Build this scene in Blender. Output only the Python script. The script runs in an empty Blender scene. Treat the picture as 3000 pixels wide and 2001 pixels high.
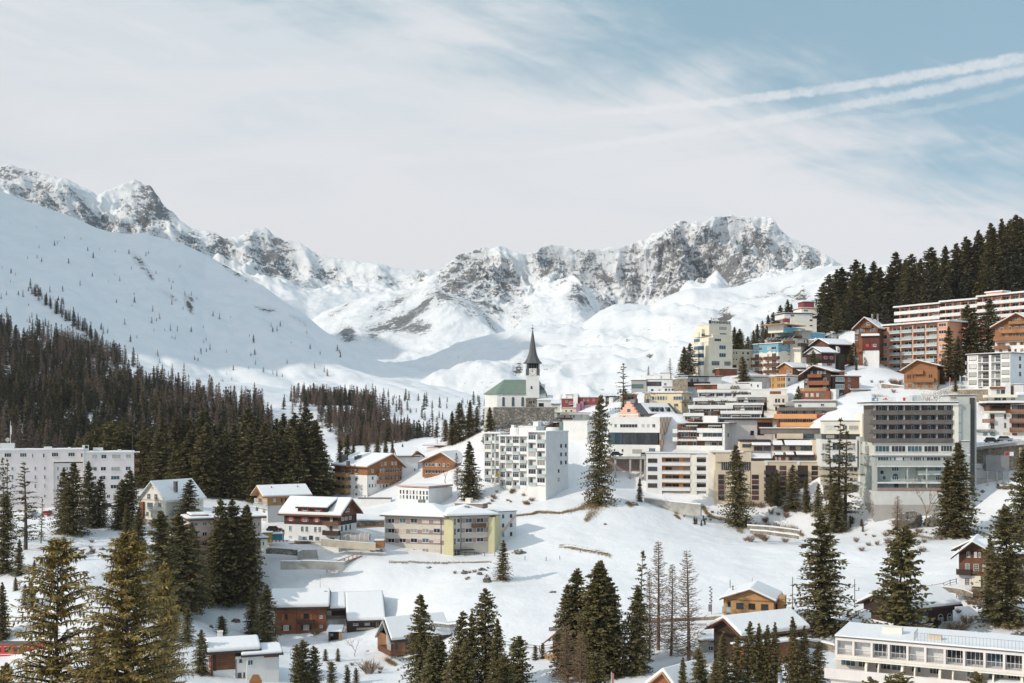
import bpy,bmesh,math,random
import numpy as np
from mathutils import Vector,Matrix
random.seed(7)
RNG = np.random.default_rng(7)
R = math.radians
scene = bpy.context.scene
COL = scene.collection
# ------------------------------------------------------------------ camera
F,UC,VH = 3333.0,1500.0,1220.0          # focal length, centre column and horizon row of the photograph
cd = bpy.data.cameras.new("camera"); cam = bpy.data.objects.new("camera",cd); COL.objects.link(cam)
cd.lens = 36 * F / 3000; cd.sensor_width = 36; cd.shift_y = (VH - 1000.5) / 3000
cd.clip_start = 0.5; cd.clip_end = 30000
cam.location = (0,0,0); cam.rotation_euler = (R(90),0,0)
scene.camera = cam
scene.view_settings.view_transform = 'Standard'; scene.view_settings.look = 'None'
scene.view_settings.exposure = 0.09; scene.view_settings.gamma = 1.0
scene.render.engine = 'CYCLES'
scene.cycles.max_bounces = 5; scene.cycles.diffuse_bounces = 3; scene.cycles.glossy_bounces = 2
scene.cycles.transmission_bounces = 2; scene.cycles.transparent_max_bounces = 4; scene.cycles.volume_bounces = 0
scene.cycles.use_denoising = True

# ------------------------------------------------------------------ sun and sky
SUN_AZ,SUN_EL = 26.0,30.0                  # light from the left, a little behind the camera
SV = Vector((-math.cos(R(SUN_AZ)) * math.cos(R(SUN_EL)),-math.sin(R(SUN_AZ)) * math.cos(R(SUN_EL)),math.sin(R(SUN_EL))))
sl = bpy.data.lights.new("sun",'SUN'); sl.energy = 2.75; sl.angle = R(0.6); sl.color = (1.0,0.91,0.79)
so = bpy.data.objects.new("sun",sl); COL.objects.link(so); so.rotation_euler = (-SV).to_track_quat('-Z','Y').to_euler()

world = bpy.data.worlds.new("World"); scene.world = world; world.use_nodes = True
nt = world.node_tree; nt.nodes.clear()
class NT:
    """small helper to wire shader nodes"""
    def __init__(s,tree): s.t = tree
    def n(s,typ,**kw):
        nd = s.t.nodes.new(typ)
        for k,v in kw.items():
            setattr(nd,k,v)
        return nd
    def link(s,a,b): s.t.links.new(a,b)
    def val(s,sock,v):
        if hasattr(v,'links') or hasattr(v,'is_linked'): s.link(v,sock)
        else: sock.default_value = v
    def math(s,op,a,b=0.0,c=0.0,clamp=False):
        nd = s.n('ShaderNodeMath',operation=op,use_clamp=clamp)
        s.val(nd.inputs[0],a); s.val(nd.inputs[1],b); s.val(nd.inputs[2],c)
        return nd.outputs[0]
    def mix(s,f,a,b,blend='MIX'):
        nd = s.n('ShaderNodeMix',data_type='RGBA',blend_type=blend)
        s.val(nd.inputs[0],f)
        for i,c in ((6,a),(7,b)):
            if isinstance(c,tuple): nd.inputs[i].default_value = (*c[:3],1)
            else: s.link(c,nd.inputs[i])
        return nd.outputs[2]
    def noise(s,vec,scale,detail=4,rough=0.55,dist=0.0):
        nd = s.n('ShaderNodeTexNoise'); nd.inputs['Scale'].default_value = scale; nd.inputs['Detail'].default_value = detail
        nd.inputs['Roughness'].default_value = rough; nd.inputs['Distortion'].default_value = dist
        if vec is not None: s.link(vec,nd.inputs['Vector'])
        return nd.outputs[0]
    def mapr(s,v,a,b,c=0.0,d=1.0,smooth=True):
        nd = s.n('ShaderNodeMapRange',interpolation_type='SMOOTHSTEP' if smooth else 'LINEAR')
        s.val(nd.inputs[0],v)
        for i,q in zip((1,2,3,4),(a,b,c,d)): nd.inputs[i].default_value = q
        return nd.outputs[0]
    def comb(s,x,y,z=0.0):
        nd = s.n('ShaderNodeCombineXYZ'); s.val(nd.inputs[0],x); s.val(nd.inputs[1],y); s.val(nd.inputs[2],z); return nd.outputs[0]

w = NT(nt)
sky = w.n('ShaderNodeTexSky',sky_type='NISHITA',sun_disc=False)
sky.sun_elevation = R(SUN_EL); sky.sun_rotation = R(244); sky.altitude = 1800; sky.air_density = 1.0; sky.dust_density = 0.6; sky.ozone_density = 1.5
tc = w.n('ShaderNodeTexCoord'); sp = w.n('ShaderNodeSeparateXYZ'); w.link(tc.outputs['Generated'],sp.inputs[0])
X,Y,Z = sp.outputs
yy = w.math('MAXIMUM',w.math('ABSOLUTE',Y),0.12)
A = w.math('DIVIDE',X,yy); B = w.math('DIVIDE',Z,yy)       # slope coordinates of the view direction on the sky
# thin veil of streaky cloud, torn open towards the upper right
rotx = w.math('ADD',w.math('MULTIPLY',A,0.93),w.math('MULTIPLY',B,-0.36))
roty = w.math('ADD',w.math('MULTIPLY',A,0.36),w.math('MULTIPLY',B,0.93))
n1 = w.noise(w.comb(w.math('MULTIPLY',A,1.6),w.math('MULTIPLY',B,7.0)),2.2,6,0.55,0.5)
n2 = w.noise(w.comb(w.math('MULTIPLY',rotx,3.5),w.math('MULTIPLY',roty,16.0),3.0),3.0,6,0.6,0.5)
s0 = w.math('ADD',w.math('ADD',w.math('MULTIPLY',A,0.27),B),-0.320)
s1 = w.math('ADD',s0,w.math('ADD',w.math('MULTIPLY',w.math('ADD',n1,-0.5),0.22),w.math('MULTIPLY',w.math('ADD',n2,-0.5),0.13)))
gap = w.mapr(s1,-0.05,0.075)
grey = w.mapr(w.math('ADD',B,w.math('MULTIPLY',w.math('ADD',n1,-0.5),0.45)),0.17,0.36)
veil = w.mix(grey,(6.95,7.0,7.2),(6.0,6.5,6.85))
wisp = w.mapr(n2,0.42,0.72)
veil = w.mix(w.math('MULTIPLY',wisp,w.math('MULTIPLY',grey,0.5)),veil,(7.2,7.2,7.3))
blue = w.mix(0.72,sky.outputs[0],(2.3,4.1,4.9))
skyc = w.mix(w.math('MULTIPLY',gap,0.92),veil,blue)
# two condensation trails crossing the sky
def trail(U0,V0,U1,V1,w0,w1,phase,amount):
    a0,b0,a1,b1 = (U0 - UC) / F,(VH - V0) / F,(U1 - UC) / F,(VH - V1) / F
    sl_ = (b1 - b0) / (a1 - a0)
    tt = w.math('DIVIDE',w.math('SUBTRACT',A,a0),a1 - a0)
    sag = w.math('MULTIPLY',w.math('MULTIPLY',tt,w.math('SUBTRACT',1.0,tt)),-0.034)
    wob = w.math('MULTIPLY',w.math('ADD',w.noise(w.comb(A,B,phase),62,5,0.7),-0.5),0.011)
    dist = w.math('SUBTRACT',B,w.math('ADD',w.math('ADD',w.math('MULTIPLY',w.math('SUBTRACT',A,a0),sl_),b0),w.math('ADD',wob,sag)))
    width = w.math('ADD',w0,w.math('MULTIPLY',tt,w1 - w0))
    rel = w.math('DIVIDE',w.math('ABSOLUTE',dist),width)
    m = w.mapr(rel,0.35,1.15,1.0,0.0)
    m = w.math('MULTIPLY',m,w.mapr(tt,0.0,0.35))
    m = w.math('MULTIPLY',m,w.mapr(w.noise(w.comb(A,B,phase + 2),34,5,0.7),0.3,0.6,0.45,1.0))
    return w.math('MULTIPLY',w.math('MULTIPLY',m,amount),w.mapr(Y,0.0,0.2))
for q in ((1480,345,3000,168,.003,.0068,1.0,.75),(1250,482,3000,206,.003,.0066,7.0,.62),(2300,352,3000,258,.002,.005,12.0,.25)):
    skyc = w.mix(trail(*q),skyc,(7.3,7.35,7.5))
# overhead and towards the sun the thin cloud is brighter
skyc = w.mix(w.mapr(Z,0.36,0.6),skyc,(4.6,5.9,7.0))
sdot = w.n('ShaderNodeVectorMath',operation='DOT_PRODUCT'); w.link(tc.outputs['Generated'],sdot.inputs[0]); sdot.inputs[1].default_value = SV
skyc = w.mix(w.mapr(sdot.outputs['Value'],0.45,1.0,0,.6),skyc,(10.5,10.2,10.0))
skyc = w.mix(w.mapr(Z,-0.02,-0.2),skyc,(5.5,5.8,6.0))
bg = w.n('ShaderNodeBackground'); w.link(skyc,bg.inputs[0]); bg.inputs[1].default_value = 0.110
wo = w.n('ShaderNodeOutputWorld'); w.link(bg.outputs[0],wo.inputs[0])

# ------------------------------------------------------------------ materials
MATS = {}
def newmat(name):
    m = bpy.data.materials.new(name); m.use_nodes = True; m.node_tree.nodes.clear()
    h = NT(m.node_tree); bs = h.n('ShaderNodeBsdfPrincipled'); out = h.n('ShaderNodeOutputMaterial'); h.link(bs.outputs[0],out.inputs[0])
    return m,h,bs
def bump(h,bs,height,strength,dist):
    b = h.n('ShaderNodeBump'); b.inputs['Strength'].default_value = strength; b.inputs['Distance'].default_value = dist
    h.link(height,b.inputs['Height']); h.link(b.outputs[0],bs.inputs['Normal'])
def plaster(name,c,rough=0.85,var=0.05,scale=0.35,streak=True):
    if name in MATS: return MATS[name]
    m,h,bs = newmat(name); tc = h.n('ShaderNodeTexCoord'); o = tc.outputs['Object']
    n = h.noise(o,scale,5); lo = tuple(q * (1 - var * 1.6) for q in c); hi = tuple(min(q * (1 + var * .5),.95) for q in c)
    colr = h.mix(h.mapr(n,.3,.7),lo,hi)
    if streak:
        mp = h.n('ShaderNodeMapping'); mp.inputs['Scale'].default_value = (1.6,1.6,0.10); h.link(o,mp.inputs[0])
        colr = h.mix(h.mapr(h.noise(mp.outputs[0],1.4,4),.52,.8,0,.22),colr,tuple(q * .66 for q in c))
    h.link(colr,bs.inputs['Base Color']); bs.inputs['Roughness'].default_value = rough
    bump(h,bs,h.noise(o,14,3),.25,.02)
    MATS[name] = m; return m
def wood(name,c,c2=None,horiz=True,rough=0.75,board=6.0):
    if name in MATS: return MATS[name]
    m,h,bs = newmat(name); tc = h.n('ShaderNodeTexCoord'); o = tc.outputs['Object']
    sx = h.n('ShaderNodeSeparateXYZ'); h.link(o,sx.inputs[0])
    ax = sx.outputs[2] if horiz else h.math('ADD',sx.outputs[0],sx.outputs[1])
    bd = h.math('FRACT',h.math('MULTIPLY',ax,board)); idx = h.math('FLOOR',h.math('MULTIPLY',ax,board))
    mp = h.n('ShaderNodeMapping'); mp.inputs['Scale'].default_value = (.35,.35,6) if horiz else (6,6,.35); h.link(o,mp.inputs[0])
    g = h.noise(mp.outputs[0],2.0,5,.6)
    wn = h.n('ShaderNodeTexWhiteNoise',noise_dimensions='1D'); h.link(idx,wn.inputs['W'])
    c2 = c2 or tuple(q * .5 for q in c)
    colr = h.mix(h.mapr(g,.3,.75),c,c2); colr = h.mix(h.math('MULTIPLY',wn.outputs[0],.45),colr,c2)
    colr = h.mix(h.mapr(h.noise(o,.25,4),.42,.7,0,.55),colr,tuple(q * .55 for q in c2))
    colr = h.mix(h.mapr(bd,.86,.97),colr,tuple(q * .25 for q in c2))
    h.link(colr,bs.inputs['Base Color']); bs.inputs['Roughness'].default_value = rough
    bump(h,bs,h.math('SUBTRACT',1.0,h.mapr(bd,.8,1.0)),.6,.02)
    MATS[name] = m; return m
def stone(name,c,c2,scale=1.6):
    if name in MATS: return MATS[name]
    m,h,bs = newmat(name); tc = h.n('ShaderNodeTexCoord'); o = tc.outputs['Object']
    v = h.n('ShaderNodeTexVoronoi',feature='DISTANCE_TO_EDGE'); v.inputs['Scale'].default_value = scale; h.link(o,v.inputs['Vector'])
    v2 = h.n('ShaderNodeTexVoronoi'); v2.inputs['Scale'].default_value = scale; h.link(o,v2.inputs['Vector'])
    sv = h.n('ShaderNodeSeparateColor'); h.link(v2.outputs['Color'],sv.inputs[0])
    colr = h.mix(sv.outputs[0],c,c2); colr = h.mix(h.mapr(v.outputs[0],.0,.09,1,0),colr,tuple(q * .45 for q in c2))
    colr = h.mix(h.mapr(h.noise(o,.5,5),.45,.75,0,.6),colr,tuple(q * .6 for q in c2))
    h.link(colr,bs.inputs['Base Color']); bs.inputs['Roughness'].default_value = .92
    bump(h,bs,v.outputs[0],.7,.15)
    MATS[name] = m; return m
def flat(name,c,rough=0.5,metal=0.0,spec=0.5):
    if name in MATS: return MATS[name]
    m,h,bs = newmat(name); tc = h.n('ShaderNodeTexCoord'); n = h.noise(tc.outputs['Object'],1.3,4)
    h.link(h.mix(h.mapr(n,.3,.7),tuple(q * .82 for q in c),c),bs.inputs['Base Color'])
    bs.inputs['Roughness'].default_value = rough; bs.inputs['Metallic'].default_value = metal; bs.inputs['Specular IOR Level'].default_value = spec
    MATS[name] = m; return m
def glass(name,c,c2,rough=.06):
    if name in MATS: return MATS[name]
    m,h,bs = newmat(name); oi = h.n('ShaderNodeObjectInfo'); tc = h.n('ShaderNodeTexCoord')
    n = h.noise(tc.outputs['Object'],.9,2)
    f = h.math('MULTIPLY',oi.outputs['Random'],h.mapr(n,.3,.7,.4,1.0))
    h.link(h.mix(f,c,c2),bs.inputs['Base Color']); bs.inputs['Roughness'].default_value = rough; bs.inputs['Specular IOR Level'].default_value = .32
    MATS[name] = m; return m
def snowmat(name,c=(.765,.77,.78),bumps=((.35,.5,.5),(3.0,.12,.3)),dirt=0.0):
    m,h,bs = newmat(name); tc = h.n('ShaderNodeTexCoord'); o = tc.outputs['Object']
    colr = h.mix(h.mapr(h.noise(o,.05,5),.35,.7),tuple(q * .97 for q in c),c)
    if dirt:
        colr = h.mix(h.mapr(h.noise(o,.9,6,.7),.62,.74,0,dirt),colr,(.30,.25,.19))
    h.link(colr,bs.inputs['Base Color']); bs.inputs['Roughness'].default_value = .6; bs.inputs['Specular IOR Level'].default_value = .25
    hh = None
    for sc,am,st in bumps:
        k = h.math('MULTIPLY',h.noise(o,sc,5,.6),am); hh = k if hh is None else h.math('ADD',hh,k)
    bump(h,bs,hh,.8,1.0)
    MATS[name] = m; return m
SNOW = snowmat('snow',bumps=((.06,1.4,1),(.25,.22,1),(1.6,.035,1)))
ROOFSNOW = snowmat('roof_snow',(.80,.80,.805),((.5,.16,1),(2.5,.04,1)))
def mountain_mat(name,rockc=(.25,.25,.25),rockd=(.075,.083,.092),hi=1.0,sw=(.06,-.05)):
    m,h,bs = newmat(name); tc = h.n('ShaderNodeTexCoord'); o = tc.outputs['Object']
    at = h.n('ShaderNodeAttribute',attribute_name='rock'); ra = at.outputs['Fac']
    mp = h.n('ShaderNodeMapping'); mp.inputs['Rotation'].default_value = (0,R(35),0); mp.inputs['Scale'].default_value = (1,.6,2.6); h.link(o,mp.inputs[0])
    nA = h.noise(o,.011 * hi,5,.6); nB = h.noise(mp.outputs[0],.022 * hi,8,.72,.6); nC = h.noise(o,.11 * hi,5,.7)
    nn = h.math('ADD',h.math('ADD',h.math('MULTIPLY',nA,.42),h.math('MULTIPLY',nB,.9)),h.math('MULTIPLY',nC,.85))
    geo = h.n('ShaderNodeNewGeometry'); sg = h.n('ShaderNodeSeparateXYZ'); h.link(geo.outputs['Normal'],sg.inputs[0])
    steep = h.mapr(sg.outputs[2],.5,.95,*sw)
    thr = h.math('ADD',h.math('ADD',h.math('MULTIPLY',ra,.36),h.math('ADD',nn,-1.075 - .36)),steep)
    f = h.mapr(thr,-.02,.035)
    rc = h.mix(h.mapr(nC,.35,.65),rockd,rockc); rc = h.mix(h.mapr(nB,.5,.7,0,.5),rc,(.26,.245,.225))
    snowc = h.mix(h.mapr(nA,.35,.65),(.72,.735,.75),(.77,.775,.78))
    h.link(h.mix(f,snowc,rc),bs.inputs['Base Color']); bs.inputs['Roughness'].default_value = .75; bs.inputs['Specular IOR Level'].default_value = .2
    hh = h.math('ADD',h.math('MULTIPLY',nB,14 / hi),h.math('MULTIPLY',nC,4 / hi)); hh = h.math('MULTIPLY',hh,h.mapr(h.math('ADD',ra,f),0.0,1.0,.12,1.0))
    bump(h,bs,hh,.8,1.0)
    MATS[name] = m; return m

# ------------------------------------------------------------------ objects
def tag(o,label=None,cat=None,group=None,kind=None):
    if label: o['label'] = label
    if cat: o['category'] = cat
    if group: o['group'] = group
    if kind: o['kind'] = kind
    return o
def mesh_np(name,verts,faces,mats,midx=None,smooth=False):
    """verts (n,3) array, faces (m,k) array with k = 3 or 4"""
    me = bpy.data.meshes.new(name); n,m,k = len(verts),len(faces),faces.shape[1]
    me.vertices.add(n); me.vertices.foreach_set('co',np.asarray(verts,np.float32).ravel())
    me.loops.add(m * k); me.loops.foreach_set('vertex_index',np.asarray(faces,np.int32).ravel())
    me.polygons.add(m); me.polygons.foreach_set('loop_start',np.arange(0,m * k,k,dtype=np.int32)); me.polygons.foreach_set('loop_total',np.full(m,k,np.int32))
    for q in (mats if isinstance(mats,(list,tuple)) else [mats]): me.materials.append(q)
    if midx is not None: me.polygons.foreach_set('material_index',np.asarray(midx,np.int32))
    if smooth: me.polygons.foreach_set('use_smooth',np.ones(m,bool))
    me.update(calc_edges=True); me.validate()
    return me
def obj(name,data,parent=None,loc=(0,0,0),rz=0.0):
    o = bpy.data.objects.new(name,data); COL.objects.link(o); o.location = loc; o.rotation_euler = (0,0,rz)
    if parent: o.parent = parent
    return o
def P(U,V,d): return Vector(((U - UC) / F * d,d,(VH - V) / F * d))
class MB:
    """collects boxes, prisms and tubes in one mesh"""
    def __init__(s): s.v = []; s.f = []; s.mi = []; s.cur = 0
    def add(s,vs,fs):
        k = len(s.v); s.v += [tuple(q) for q in vs]; s.f += [tuple(i + k for i in q) for q in fs]; s.mi += [s.cur] * len(fs); return s
    def box(s,x0,x1,y0,y1,z0,z1):
        if x0 > x1: x0,x1 = x1,x0
        if y0 > y1: y0,y1 = y1,y0
        if z0 > z1: z0,z1 = z1,z0
        return s.add([(x0,y0,z0),(x1,y0,z0),(x1,y1,z0),(x0,y1,z0),(x0,y0,z1),(x1,y0,z1),(x1,y1,z1),(x0,y1,z1)],
                     [(0,3,2,1),(4,5,6,7),(0,1,5,4),(1,2,6,5),(2,3,7,6),(3,0,4,7)])
    def prism(s,pts,axis,a0,a1):
        """polygon pts in the plane across `axis` ('x': (y,z), 'y': (x,z), 'z': (x,y)), swept from a0 to a1"""
        n = len(pts)
        mk = {'x': lambda p,a: (a,p[0],p[1]),'y': lambda p,a: (p[0],a,p[1]),'z': lambda p,a: (p[0],p[1],a)}[axis]
        vs = [mk(p,a0) for p in pts] + [mk(p,a1) for p in pts]
        return s.add(vs,[tuple(range(n))[::-1],tuple(range(n,2 * n))] + [(i,(i + 1) % n,n + (i + 1) % n,n + i) for i in range(n)])
    def tube(s,p0,p1,r0,r1=None,n=8,cap=True):
        r1 = r0 if r1 is None else r1; p0,p1 = Vector(p0),Vector(p1); d = (p1 - p0)
        if d.length < 1e-6: return s
        d.normalize(); a = d.orthogonal().normalized(); b = d.cross(a)
        vs = []
        for p,r in ((p0,r0),(p1,r1)):
            vs += [p + (a * math.cos(2 * math.pi * i / n) + b * math.sin(2 * math.pi * i / n)) * r for i in range(n)]
        fs = [(i,(i + 1) % n,n + (i + 1) % n,n + i) for i in range(n)]
        if cap: fs += [tuple(range(n))[::-1],tuple(range(n,2 * n))]
        return s.add(vs,fs)
    def build(s,name,mat,parent=None,bevel=0.0,seg=2,smooth=False,loc=(0,0,0),subdiv=0):
        me = bpy.data.meshes.new(name); me.from_pydata(s.v,[],s.f)
        bm = bmesh.new(); bm.from_mesh(me)
        bmesh.ops.recalc_face_normals(bm,faces=bm.faces)
        if bevel: bmesh.ops.bevel(bm,geom=bm.edges[:],offset=bevel,offset_type='OFFSET',segments=seg,profile=.5,affect='EDGES',clamp_overlap=True)
        bm.to_mesh(me); bm.free()
        mats = mat if isinstance(mat,(list,tuple)) else [mat]
        for q in mats: me.materials.append(q)
        if len(mats) > 1 and len(me.polygons) == len(s.mi): me.polygons.foreach_set('material_index',s.mi)
        if smooth: me.polygons.foreach_set('use_smooth',[True] * len(me.polygons))
        me.update()
        return obj(name,me,parent,loc)
def box(x0,x1,y0,y1,z0,z1): return MB().box(x0,x1,y0,y1,z0,z1)
# ------------------------------------------------------------------ noise
_perm = np.random.default_rng(3).permutation(512).astype(np.int64); _perm = np.concatenate([_perm,_perm,_perm])
_grad = np.random.default_rng(4).normal(size=(512,3)); _grad /= np.linalg.norm(_grad,axis=1)[:,None]
def perlin(x,y,z):
    x,y,z = np.broadcast_arrays(np.asarray(x,float),y,z)
    xi,yi,zi = (np.floor(q).astype(np.int64) for q in (x,y,z)); xf,yf,zf = x - xi,y - yi,z - zi
    u,v,w_ = (q * q * q * (q * (q * 6 - 15) + 10) for q in (xf,yf,zf)); xi &= 511; yi &= 511; zi &= 511
    def g(i,j,k):
        hsh = _perm[(_perm[(_perm[(xi + i) & 511] + yi + j) & 511] + zi + k) & 511]; q = _grad[hsh]
        return q[...,0] * (xf - i) + q[...,1] * (yf - j) + q[...,2] * (zf - k)
    l = lambda a,b,t: a + (b - a) * t
    return l(l(l(g(0,0,0),g(1,0,0),u),l(g(0,1,0),g(1,1,0),u),v),l(l(g(0,0,1),g(1,0,1),u),l(g(0,1,1),g(1,1,1),u),v),w_) * 1.5
def fbm(x,y,z,o=5,gain=.5):
    s,a,f = 0,1,1
    for i in range(o): s = s + a * perlin(x * f + 17 * i,y * f + 5 * i,z * f + 9 * i); a *= gain; f *= 2.03
    return s
def ridged(x,y,z,o=6,gain=.52):
    s,a,f,w_ = 0,1,1,1
    for i in range(o):
        r = (1 - np.abs(perlin(x * f + 31 * i,y * f + 3 * i,z * f + 7 * i))) ** 2; s = s + a * r * w_; w_ = np.clip(r * 1.3,0,1); a *= gain; f *= 2.05
    return s - 1.0
def grid_faces(nr,nc):
    i = np.arange(nr * nc).reshape(nr,nc); return np.stack([i[:-1,:-1],i[:-1,1:],i[1:,1:],i[1:,:-1]],-1).reshape(-1,4)

# ------------------------------------------------------------------ far mountains: sheets of real terrain, each from valley to crest and over the back
def sheet(name,U,rows,disp,mat,blobs,base_rock,nT=160,crest=None,crest_rough=3.0,rows_after=True,power=1.0):
    """rows: list of (t, V(U) knots, d(U) knots); knots are lists of (U, value)"""
    ts = np.array([r[0] for r in rows])
    Vr = np.stack([np.interp(U,*np.array(r[1]).T) for r in rows]); Dr = np.stack([np.interp(U,*np.array(r[2]).T) for r in rows])
    T = np.linspace(0,ts[-1],nT)
    def up(M):
        out = np.stack([np.interp(T,ts,M[:,j]) for j in range(M.shape[1])],1)
        return out
    V,D = up(Vr),up(Dr)
    sm = np.abs(T[:,None] - 1.0) * np.ones_like(V)
    for _ in range(14):                         # round the profile off, but hold the crest
        for M in (V,D):
            A_ = M.copy(); A_[1:-1] = .25 * M[:-2] + .5 * M[1:-1] + .25 * M[2:]
            k = np.clip(sm / .06,0,1); M[:] = M * (1 - k) + A_ * k
    UU = np.broadcast_to(U,V.shape)
    Xw,Yw,Zw = (UU - UC) / F * D,D.copy(),(VH - V) / F * D
    cw = np.clip(sm / .10,0,1)                # displacement fades at the crest so its outline stays
    dz,dy = disp(Xw,Yw,Zw,UU,V)
    jag = fbm(Xw / 45,Zw * 0,Yw * 0 + 3,4,.6) * crest_rough * (D / F) * (1 - np.clip(sm / .05,0,1))
    Zw = Zw + dz * cw + jag; Yw = Yw + dy * (.25 + .75 * cw)
    rock = np.full(V.shape,float(base_rock)) if np.isscalar(base_rock) else base_rock(UU,V)
    for (bu,bv,ru,rv,ang,st) in blobs:
        c_,s_ = math.cos(R(ang)),math.sin(R(ang)); du,dv = UU - bu,V - bv
        q = ((du * c_ + dv * s_) / ru) ** 2 + ((-du * s_ + dv * c_) / rv) ** 2
        rock = np.maximum(rock,st * 1.12 * np.exp(-np.clip(q,0,30) ** 1.3 * .7))
    rock = rock * (T[:,None] < 1.25)
    me = mesh_np(name,np.stack([Xw,Yw,Zw],-1).reshape(-1,3),grid_faces(*V.shape)[:,::-1] * 1,mat,smooth=True)
    at = me.attributes.new('rock','FLOAT','POINT'); at.data.foreach_set('value',rock.astype(np.float32).ravel())
    o = obj(name,me); tag(o,kind='structure'); return o
MROCK = mountain_mat('mountain_rock_and_snow',hi=1.6)
MROCK2 = mountain_mat('ridge_rock_and_snow',(.24,.245,.25),(.075,.085,.095))
MHILL = mountain_mat('hill_snow',(.16,.14,.12),(.08,.075,.07),3.2)
# S1: the rocky ridge on the left, farthest away
c1 = [(-1400,60),(-600,240),(-250,420),(0,481),(22,479),(54,490),(89,495),(116,503),(156,517),(196,524),(214,533),(250,550),(281,571),(339,542),(388,521),(404,530),(415,538),(435,538),(451,562),
      (469,591),(504,622),(536,651),(558,669),(594,673),(634,682),(658,700),(683,689),(710,689),(737,669),(777,665),(804,691),(830,700),(875,709),(929,745),(960,749),(979,750),(1050,765),(1112,772),
      (1188,790),(1228,792),(1255,787),(1282,790),(1400,800),(1700,830)]
def d1(x,y,z,U,V):
    a = ridged(x / 420 + .35 * z / 200,y / 600,z / 420,6,.55); b = ridged((x + .9 * z) / 150,y / 300,(z - .5 * x) / 320 + 4,5,.6)
    a,b = a - .75,b - .75; hi = np.clip((900 - V) / 170,.12,1); return (a * 60 + b * 30) * hi + 8,(-a * 60 - b * 26) * hi
U1 = np.linspace(-1400,1700,700)
dd = lambda v: [(-3000,v),(4000,v)]
sheet('mountain_ridge',U1,[(0,[(-1400,700),(300,820),(640,850),(900,1010),(1300,990),(1700,1000)],dd(2300)),(.45,[(-1400,420),(0,640),(400,720),(640,780),(900,880),(1300,900),(1700,920)],dd(2950)),(1.0,c1,dd(3600)),(1.5,[(u,v + 160) for u,v in c1],dd(4300))],
      d1,MROCK2,[(430,590,90,75,20,1.0),(120,560,190,60,25,.80),(300,640,120,45,30,.85),(560,700,60,35,25,.95),(640,710,55,32,10,1.0),(790,730,90,55,30,1.0),(870,790,70,32,40,.95),(950,770,60,18,20,.8),(1010,835,60,18,10,.7),(1230,800,50,14,0,.8),(1120,795,70,14,10,.7)],.36,190,crest_rough=7)
# S3: the mountain in the middle with the big rock face
c3 = [(860,990),(909,937),(947,912),(1014,886),(1068,868),(1135,852),(1202,845),(1220,841),(1246,819),(1282,792),(1313,765),(1345,741),(1376,732),(1416,723),(1438,727),(1465,714),(1488,727),(1532,738),(1568,734),
      (1595,716),(1617,712),(1648,712),(1675,720),(1702,727),(1734,724),(1777,718),(1815,718),(1861,707),(1895,697),(1914,680),(1964,665),(1983,648),(2002,644),(2025,651),(2037,642),(2068,642),(2087,632),(2121,630),
      (2144,625),(2167,630),(2198,632),(2244,628),(2263,636),(2286,665),(2313,688),(2358,707),(2389,724),(2427,745),(2470,770),(2504,775),(2596,778),(2900,770),(3600,720)]
def d3(x,y,z,U,V):
    k = np.clip((V - 700) / 200,0,1); hi = 1 - .86 * k * k * (3 - 2 * k)
    wx = fbm(x / 180,z / 180,y / 300,3) * 60; a = ridged((x + wx) / 340 + 5,y / 420,(z * .8 + x * .35) / 300,6,.55); b = ridged((x + .8 * z + wx) / 130,y / 200,(z - .6 * x) / 150 + 2,5,.6)
    # spurs and talus fans running down to the right of the face
    fan = np.zeros_like(x)
    for (u0,v0,wd,hh) in ((1340,880,120,34),(1270,850,70,22),(2015,800,65,36),(2100,790,55,34),(2260,800,80,34),(1930,800,50,24),(1520,905,60,14)):
        wid = wd * np.clip((V - v0 + 60) / 170,.12,1.6); fan += hh * np.exp(-((U - u0) / wid) ** 2) * np.clip((V - v0 + 40) / 90,0,1) * np.clip((1010 - V) / 90,0,1)
    bowl = -95 * np.exp(-((U - 1850) / 130) ** 2 - ((V - 850) / 95) ** 2) + 34 * np.exp(-((U - 1690) / 45) ** 2 - ((V - 840) / 90) ** 2) - 40 * np.exp(-((U - 1480) / 60) ** 2 - ((V - 900) / 60) ** 2)
    a,b = a - .75,b - .75; return (a * 46 + b * 30) * hi + fan + bowl + 4,(-a * 70 - b * 30) * hi
U3 = np.linspace(860,3600,900)
base3 = [(860,1080),(1000,1085),(1150,1100),(1400,1060),(1600,1000),(1750,985),(1900,960),(2100,930),(2300,880),(2600,830),(3600,800)]
mid3 = [(860,1020),(1000,960),(1150,950),(1300,930),(1500,890),(1750,880),(1900,850),(2100,820),(2300,800),(2470,800),(2600,800),(3600,760)]
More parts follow.
